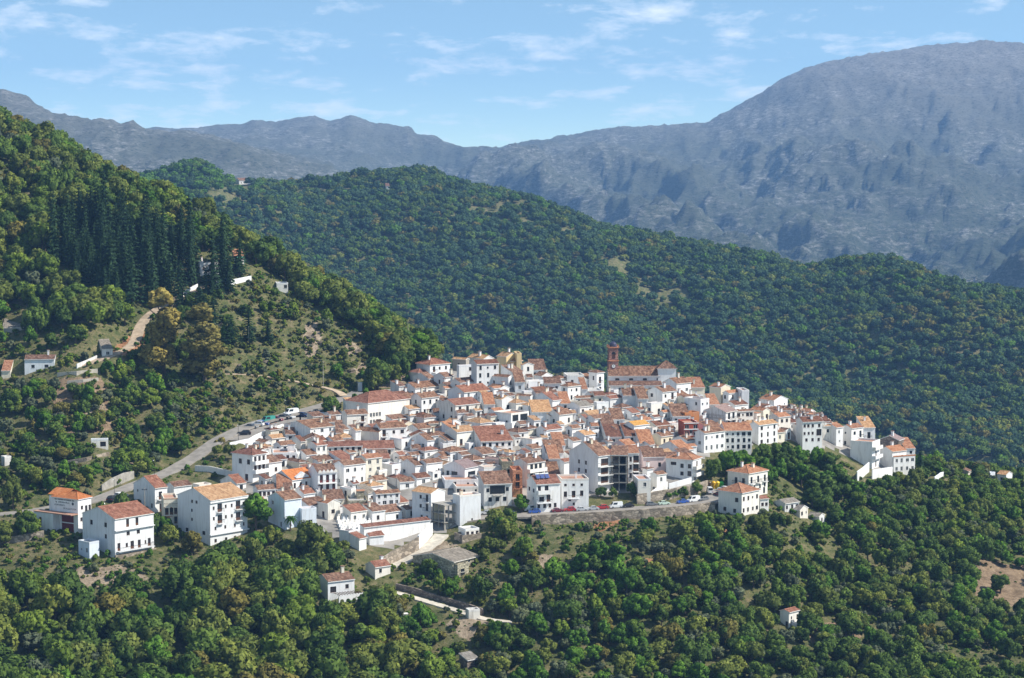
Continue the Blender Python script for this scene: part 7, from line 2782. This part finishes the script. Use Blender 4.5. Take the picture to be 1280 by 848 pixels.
for px, py, k, i, c, s, lb in SINGLE:
    if s <= 0:
        continue
    p = hit(px, py)
    rr = {'pine_tree': 1.0, 'eucalyptus_tree': 6.0}.get(k, 3.2 * s)
    spots = [q for q in spots if math.hypot(q[3] - p.x, q[4] - p.y) > rr * 0.9 or q[0] == 'pine_tree']
    single_recs.append((k, i, c, p.x, p.y, p.z, s, lb))

# which trees show, and how large
kept = []
for q in spots:
    k, i, c, x, y, z, s = q
    px, py = proj(x, y, z)
    hp_ = {'oak_tree': 6.1, 'broadleaf_tree': 6.2, 'olive_tree': 4.2, 'shrub': 1.8, 'pine_tree': 17.0}[k] * F / y
    room = fit_height(px, py, y, 0.45 * hp_ * s) if k != 'pine_tree' else 1e9
    if room < hp_ * s:
        s2 = room / hp_
        if s2 < 0.45 or (k != 'shrub' and s2 < 0.5 * s):
            continue
        q = (k, i, c, x, y, z, s2)
    kept.append(q)
spots = kept

HGT = {'oak_tree': 6.1, 'broadleaf_tree': 6.2, 'olive_tree': 4.2, 'shrub': 1.8, 'pine_tree': 17.0, 'eucalyptus_tree': 20.0}
RADI = {'oak_tree': 3.1, 'broadleaf_tree': 2.8, 'olive_tree': 2.2, 'shrub': 1.3, 'pine_tree': 2.6, 'eucalyptus_tree': 4.0}
rank = []
for n_, q in enumerate(spots):
    k, i, c, x, y, z, s = q
    h = HGT[k] * s
    px, py = proj(x, y, z + 0.75 * h)
    vis = 6 < px < 1274 and 4 < py < 842
    if vis:
        hp = hit(px, py, 990)
        vis = hp.y > y - 1.0 or ray(px, py)[1] > zn(x, y) / y and hp.y > y - 6
    rank.append((vis, RADI[k] * s * F / y, px, py))
chosen = set()
for k in SPEC.keys() | {'pine_tree'}:
    lim = {'oak_tree': 290, 'broadleaf_tree': 260, 'olive_tree': 230, 'shrub': 160, 'pine_tree': 120}[k]
    ids = sorted([n_ for n_, q in enumerate(spots) if q[0] == k and rank[n_][0]], key=lambda n_: -rank[n_][1])
    chosen |= set(ids[:lim])

TREES = []
GROUPS = {'oak_tree': 'evergreen oaks of the near slopes', 'broadleaf_tree': 'broadleaf trees of the near slopes', 'olive_tree': 'olive trees of the near slopes', 'shrub': 'shrubs of the near slopes', 'pine_tree': 'tall pines on the left hillside', 'eucalyptus_tree': 'pair of eucalyptus trees'}


def plant(k, i, c, x, y, z, s, label=None):
    rz = g.random() * 6.28
    if k == 'shrub':
        o = link(k, crown_mesh(k, i, c), None, (x, y, z), rz)
    else:
        o = link(k, None, None, (x, y, z), rz)
        link('crown', crown_mesh(k, i, c), o)
        link('trunk', TRUNK[k, i], o)
    wide = 1.45 if (label and k in ('pine_tree', 'eucalyptus_tree') and 'conifer' not in label) else 1.0
    o.scale = (s * wide * g.uniform(0.86, 1.16), s * wide * g.uniform(0.86, 1.16), s * g.uniform(0.82, 1.2))
    tag(o, label, {'shrub': 'shrub'}.get(k, 'tree'), GROUPS[k])
    if label is None:
        h = HGT[k] * s
        px, py = proj(x, y, z + 0.5 * h)
        TREES.append(dict(o=o, px=px, py=py, kind=k, col=c))


for r_ in single_recs:
    plant(*r_)
for n_ in sorted(chosen):
    plant(*spots[n_])

# palm
p = hit(363, 664)
pt = link('palm_tree', None, None, p)
tag(pt, 'small palm standing before the pale blue-white house', 'tree')
mb = MB()
mb.tube((0, 0, -0.5), (0.1, 0, 3.6), 0.2, 0.14, 8)
mb.build('trunk', M['bark'], pt)
for k in range(18):
    a = 2 * math.pi * k / 18 + 0.2 * (k % 3)
    e = 0.9 - 0.55 * (k % 3)
    mb = MB()
    pr = None
    for j in range(7):
        t = j / 6
        r = 1.9 * t
        zc = 3.6 + 1.4 * e * t - 1.5 * t * t
        w = 0.34 * math.sin(math.pi * min(1, 0.12 + t * 0.9)) + 0.02
        c = Vector((0.1 + r * math.cos(a), r * math.sin(a), zc))
        n = Vector((-math.sin(a), math.cos(a), 0)) * w
        row = [c - n + Vector((0, 0, -0.1)), c, c + n + Vector((0, 0, -0.1))]
        if pr:
            mb.poly([pr[0], row[0], row[1], pr[1]])
            mb.poly([pr[1], row[1], row[2], pr[2]])
        pr = row
    mb.build('frond', LEAF['bright green'], pt)

# ------------------------------------------------------------------ masses of trees nobody would count
PROTO = {}


def proto_collection(name, entries):
    """entries: (kind, variant, colour, low-detail?) -> a collection, not part of the scene, whose members get scattered."""
    c = bpy.data.collections.new(name)
    for n_, me in enumerate(entries):
        o = bpy.data.objects.new('%s_%02d' % (name, n_), me)
        c.objects.link(o)
    return c


def scatter(name, pts, idx, scl, rot, coll, label):
    me = bpy.data.meshes.new(name)
    me.vertices.add(len(pts))
    me.vertices.foreach_set('co', np.asarray(pts, np.float32).ravel())
    gs = np.random.default_rng(len(pts))
    vs = (np.asarray(scl, np.float32)[:, None] * gs.uniform(0.82, 1.2, (len(pts), 3))).astype(np.float32)
    for nm, tp, v in (('pick', 'INT', np.asarray(idx, np.int32)), ('size', 'FLOAT_VECTOR', vs.ravel()), ('turn', 'FLOAT', np.asarray(rot, np.float32))):
        at = me.attributes.new(nm, tp, 'POINT')
        at.data.foreach_set('vector' if tp == 'FLOAT_VECTOR' else 'value', v)
    o = link(name, me)
    ng = bpy.data.node_groups.new(name, 'GeometryNodeTree')
    ng.interface.new_socket('Geometry', in_out='INPUT', socket_type='NodeSocketGeometry')
    ng.interface.new_socket('Geometry', in_out='OUTPUT', socket_type='NodeSocketGeometry')
    gi, go = ng.nodes.new('NodeGroupInput'), ng.nodes.new('NodeGroupOutput')
    ip = ng.nodes.new('GeometryNodeInstanceOnPoints')
    ci = ng.nodes.new('GeometryNodeCollectionInfo')
    ci.inputs['Collection'].default_value = coll
    ci.inputs['Separate Children'].default_value = True
    ci.inputs['Reset Children'].default_value = True

    def attr(nm, tp):
        n_ = ng.nodes.new('GeometryNodeInputNamedAttribute')
        n_.data_type = tp
        n_.inputs['Name'].default_value = nm
        return n_.outputs['Attribute']
    cx = ng.nodes.new('ShaderNodeCombineXYZ')
    ng.links.new(attr('turn', 'FLOAT'), cx.inputs['Z'])
    ng.links.new(gi.outputs[0], ip.inputs['Points'])
    ng.links.new(ci.outputs[0], ip.inputs['Instance'])
    ip.inputs['Pick Instance'].default_value = True
    ng.links.new(attr('pick', 'INT'), ip.inputs['Instance Index'])
    ng.links.new(cx.outputs[0], ip.inputs['Rotation'])
    ng.links.new(attr('size', 'FLOAT_VECTOR'), ip.inputs['Scale'])
    ng.links.new(ip.outputs[0], go.inputs[0])
    md = o.modifiers.new('scatter', 'NODES')
    md.node_group = ng
    return tag(o, label, None, None, 'stuff')


rest = [q for n_, q in enumerate(spots) if n_ not in chosen]
keys = sorted({(q[0], q[1], q[2]) for q in rest})
cw = proto_collection('woodland_tree', [crown_mesh(*k) for k in keys])
ki = {k: n_ for n_, k in enumerate(keys)}
scatter('woodland', [(q[3], q[4], q[5]) for q in rest], [ki[q[0], q[1], q[2]] for q in rest], [q[6] for q in rest], [g.random() * 6.28 for _ in rest], cw, 'dense mixed woodland filling the slopes between the nearer trees')

# undergrowth and tussocks on open ground
gn = np.random.default_rng(5)
up, ui, us = [], [], []
ukeys = [('shrub', i, c) for c in ('olive green', 'bright green', 'brownish', 'grey green', 'dark green', 'yellow green') for i in range(3)]
ys_ = 430.0
while ys_ < 760:
    st_ = 1.5
    for x in np.arange(col_a(-120) * ys_, col_a(1400) * ys_, st_):
        x = x + (gn.random() - 0.5) * st_
        y = ys_ + (gn.random() - 0.5) * st_
        z = zn(x, y)
        px, py = proj(x, y, z)
        if py > 880 or inpoly(px, py, P_VILL):
            continue
        nn = float(vnoise(np.array([x / 9.0]), np.array([y / 9.0]), 15)[0])
        bare = inpoly(px, py, P_BARE)
        scr = inpoly(px, py, P_SCRUB)
        if gn.random() > (0.12 if bare else (0.5 if scr else 0.36) + 0.9 * max(0, nn - 0.25)):
            continue
        if (np.hypot(RARR[:, 0] - x, RARR[:, 1] - y) < RARR[:, 2] + 0.5).any():
            continue
        if not free_spot(x, y, 0.4):
            continue
        up.append((x, y, z - 0.15))
        cc_ = [0, 5, 2, 3, 0] if inpoly(px, py, P_SCRUB) else [0, 1, 5, 4, 5]
        ui.append(cc_[gn.integers(0, 5)] * 3 + gn.integers(0, 3))
        us.append(0.15 + (0.95 if scr else 0.75) * gn.random() ** (2.2 if scr else 2.8) if not bare else gn.uniform(0.15, 0.35))
    ys_ += st_
cu_ = proto_collection('undergrowth_plant', [crown_mesh(*k) for k in ukeys])
scatter('undergrowth', up, ui, us, gn.random(len(up)) * 6.28, cu_, 'low scrub and tussocks over the open slopes')

# far wooded hill
lowk = []
for ci_, c in enumerate(('dark green', 'blue green', 'olive green', 'brownish', 'bright green')):
    for i in range(3):
        V, Fc, N, T = crown_arrays(900 + i, 4.9 + 0.4 * i, 7.2, 0.2, 16, 22, 0.68, 0.86)
        lowk.append(raw_mesh('far_crown', V, Fc, N, T, [LEAF[c]]))
fp, fi, fs = [], [], []
a0, a1 = col_a(-260), col_a(1570)
D = 880.0
Gz = {}
while D < 2090:
    st_ = 5.9
    row = np.arange(a0 * D, a1 * D, st_)
    x = row + (gn.random(len(row)) - 0.5) * st_ * 0.95
    y = D + (gn.random(len(row)) - 0.5) * st_ * 0.95
    a = x / y
    ri = np.clip((y - 1000) / 11.0, 0, kmid - 1.01)
    cj = np.clip((a - A_F[0]) / (A_F[1] - A_F[0]), 0, len(A_F) - 1.01)
    i0, j0 = ri.astype(int), cj.astype(int)
    fr_, fc_ = ri - i0, cj - j0
    z = ZF[i0, j0] * (1 - fr_) * (1 - fc_) + ZF[i0 + 1, j0] * fr_ * (1 - fc_) + ZF[i0, j0 + 1] * (1 - fr_) * fc_ + ZF[i0 + 1, j0 + 1] * fr_ * fc_
    for k in np.nonzero(y < 1000)[0]:
        z[k] = zn(x[k], y[k])
    patch = vnoise(x / 120, y / 150, 71) * 0.6 + vnoise(x / 40, y / 50, 73) * 0.4
    brn = vnoise(x / 160 + 5, y / 110, 79) * 0.65 + vnoise(x / 30, y / 30, 81) * 0.35
    u = gn.random(len(x))
    for k in range(len(x)):
        d_ = y[k] * CP - z[k] * SP
        px = 640 + F * x[k] / d_
        py = 424 - F * (y[k] * SP + z[k] * CP) / d_
        clear = patch[k] > 0.80
        if inpoly(px, py, [(262, 236), (300, 232), (322, 244), (300, 256), (262, 252)]) or inpoly(px, py, [(962, 488), (1000, 484), (998, 494), (966, 498)]):
            clear = True
        if gn.random() < (0.75 if clear else 0.06):
            continue
        if math.hypot(px - 303, py - 231) < 10 or math.hypot(px - 484, py - 235) < 5:
            continue
        if px < 330 and py < 245:
            c = 4 if u[k] < 0.55 else (1 if u[k] < 0.8 else 0)
        elif brn[k] > 0.60 and px > 650 and py > 380:
            c = 3 if u[k] < 0.13 else (2 if u[k] < 0.42 else (0 if u[k] < 0.6 else 1))
        else:
            c = 0 if u[k] < 0.30 else (1 if u[k] < 0.82 else (2 if u[k] < 0.90 else (4 if u[k] < 0.97 else 3)))
        fp.append((x[k], y[k], z[k]))
        fi.append(c * 3 + int(gn.integers(0, 3)))
        fs.append(0.42 + 0.72 * gn.random() ** 1.4)
    D += st_
cf = proto_collection('forest_tree', lowk)
scatter('forest', fp, fi, fs, gn.random(len(fp)) * 6.28, cf, 'dark evergreen forest covering the far side of the valley')
print('trees', len(spots), 'chosen', len(chosen), 'undergrowth', len(up), 'forest', len(fp))
# ------------------------------------------------------------------ haze
hm = bpy.data.materials.new('pale_blue_haze')
hm.use_nodes = True
hm.node_tree.nodes.clear()
ho = hm.node_tree.nodes.new('ShaderNodeOutputMaterial')
hv = hm.node_tree.nodes.new('ShaderNodeVolumePrincipled')
hv.inputs['Color'].default_value = (0.28, 0.54, 1.0, 1)
hv.inputs['Density'].default_value = 0.000088
hv.inputs['Anisotropy'].default_value = 0.0
hm.node_tree.links.new(hv.outputs[0], ho.inputs['Volume'])
zmin = float(min(ZN.min(), ZF.min())) - 1.0
zmax = float(ZF.max()) + 25.0
mb = MB()
mb.box(-2900, -40, zmin - 0.5, 2900, 9100, zmax)
tag(mb.build('haze', hm), kind='stuff')

# ------------------------------------------------------------------ labels that single out each house and tree
ORD = ['nearest', 'second nearest', 'third nearest', 'fourth nearest', 'fifth nearest', 'sixth nearest', 'seventh nearest', 'eighth nearest', 'ninth nearest', 'tenth nearest']


def ordinal(n):
    if n < 10:
        return ORD[n]
    n += 1
    suf = 'th' if 10 <= n % 100 <= 20 else {1: 'st', 2: 'nd', 3: 'rd'}.get(n % 10, 'th')
    return '%d%s nearest' % (n, suf)


VMARK = [(480, 505, 'the long school'), (645, 452, 'the ochre yellow house'), (766, 450, 'the brick church tower'), (836, 466, 'the pyramid-roofed church end'), (864, 540, 'the red and white house'), (732, 545, 'the cream orange-hipped house'),
         (772, 590, 'the open frame block'), (647, 604, 'the orange brick house'), (581, 590, 'the mauve-gabled house'), (555, 645, 'the bare concrete frame'), (490, 660, 'the cemetery'), (365, 602, 'the pedimented house'),
         (316, 575, 'the red-roofed corner house'), (263, 640, 'the tall four-storey block'), (1003, 545, 'the dark-roofed four-storey house'), (1090, 565, 'the blank-sided high house'), (460, 575, 'the cream balcony house'), (620, 525, 'the glazed modern house')]
TMARK = [(205, 430, 'the russet eucalyptus pair'), (50, 458, 'the blue-shaded farmhouse'), (124, 553, 'the flat-roofed garden hut'), (85, 640, 'the roadside building'), (145, 675, 'the white balcony house'), (265, 655, 'the tall four-storey block'),
         (425, 740, 'the arched-porch cottage'), (565, 712, 'the grey farm shed'), (600, 768, 'the pale path end'), (700, 650, 'the retaining wall'), (935, 630, 'the hip-roofed pair'), (1000, 642, 'the grey barns'), (988, 774, 'the lone white hut'),
         (1250, 730, 'the bare brown patch'), (1257, 598, 'the ridge hut'), (1110, 590, 'the right village end'), (265, 340, 'the pine villa'), (400, 515, 'the upper car park'), (350, 470, 'the dirt track'), (477, 385, 'the skyline pole')]


def place(px, py, marks):
    m_ = min(marks, key=lambda q: (q[0] - px) ** 2 + (q[1] - py) ** 2)
    dx, dy = px - m_[0], py - m_[1]
    d = ('right of' if dx > 0 else 'left of') if abs(dx) > abs(dy) else ('below' if dy > 0 else 'above')
    return m_[2], d, math.hypot(dx, dy)


buckets = {}
for h in HOUSES:
    if h.get('label') is None:
        mk_, d, dist = place(h['px'], h['py'], VMARK)
        buckets.setdefault((h['look'], d, mk_), []).append((dist, h['root']))
for (look, d, mk_), lst in buckets.items():
    for n_, (_, o) in enumerate(sorted(lst, key=lambda q: q[0])):
        o['label'] = '%s, %s%s %s' % (look, '' if len(lst) == 1 else ordinal(n_) + ' ', d, mk_)
        if len(o['label'].split()) > 16:
            o['label'] = o['label'].replace(' terrace roof', ' roof').replace('-storey house', '-storey')
buckets = {}
KW = {'oak_tree': 'oak tree', 'broadleaf_tree': 'broadleaf tree', 'olive_tree': 'olive tree', 'shrub': 'shrub', 'pine_tree': 'pine'}
for t in TREES:
    mk_, d, dist = place(t['px'], t['py'], TMARK)
    buckets.setdefault((t['col'], t['kind'], d, mk_), []).append((dist, t['o']))
for (c, k, d, mk_), lst in buckets.items():
    for n_, (_, o) in enumerate(sorted(lst, key=lambda q: q[0])):
        cw_ = 'dark' if c == 'pine green' else c
        o['label'] = '%s %s, %s%s %s' % (cw_, KW[k], '' if len(lst) == 1 else ordinal(n_) + ' ', d, mk_)
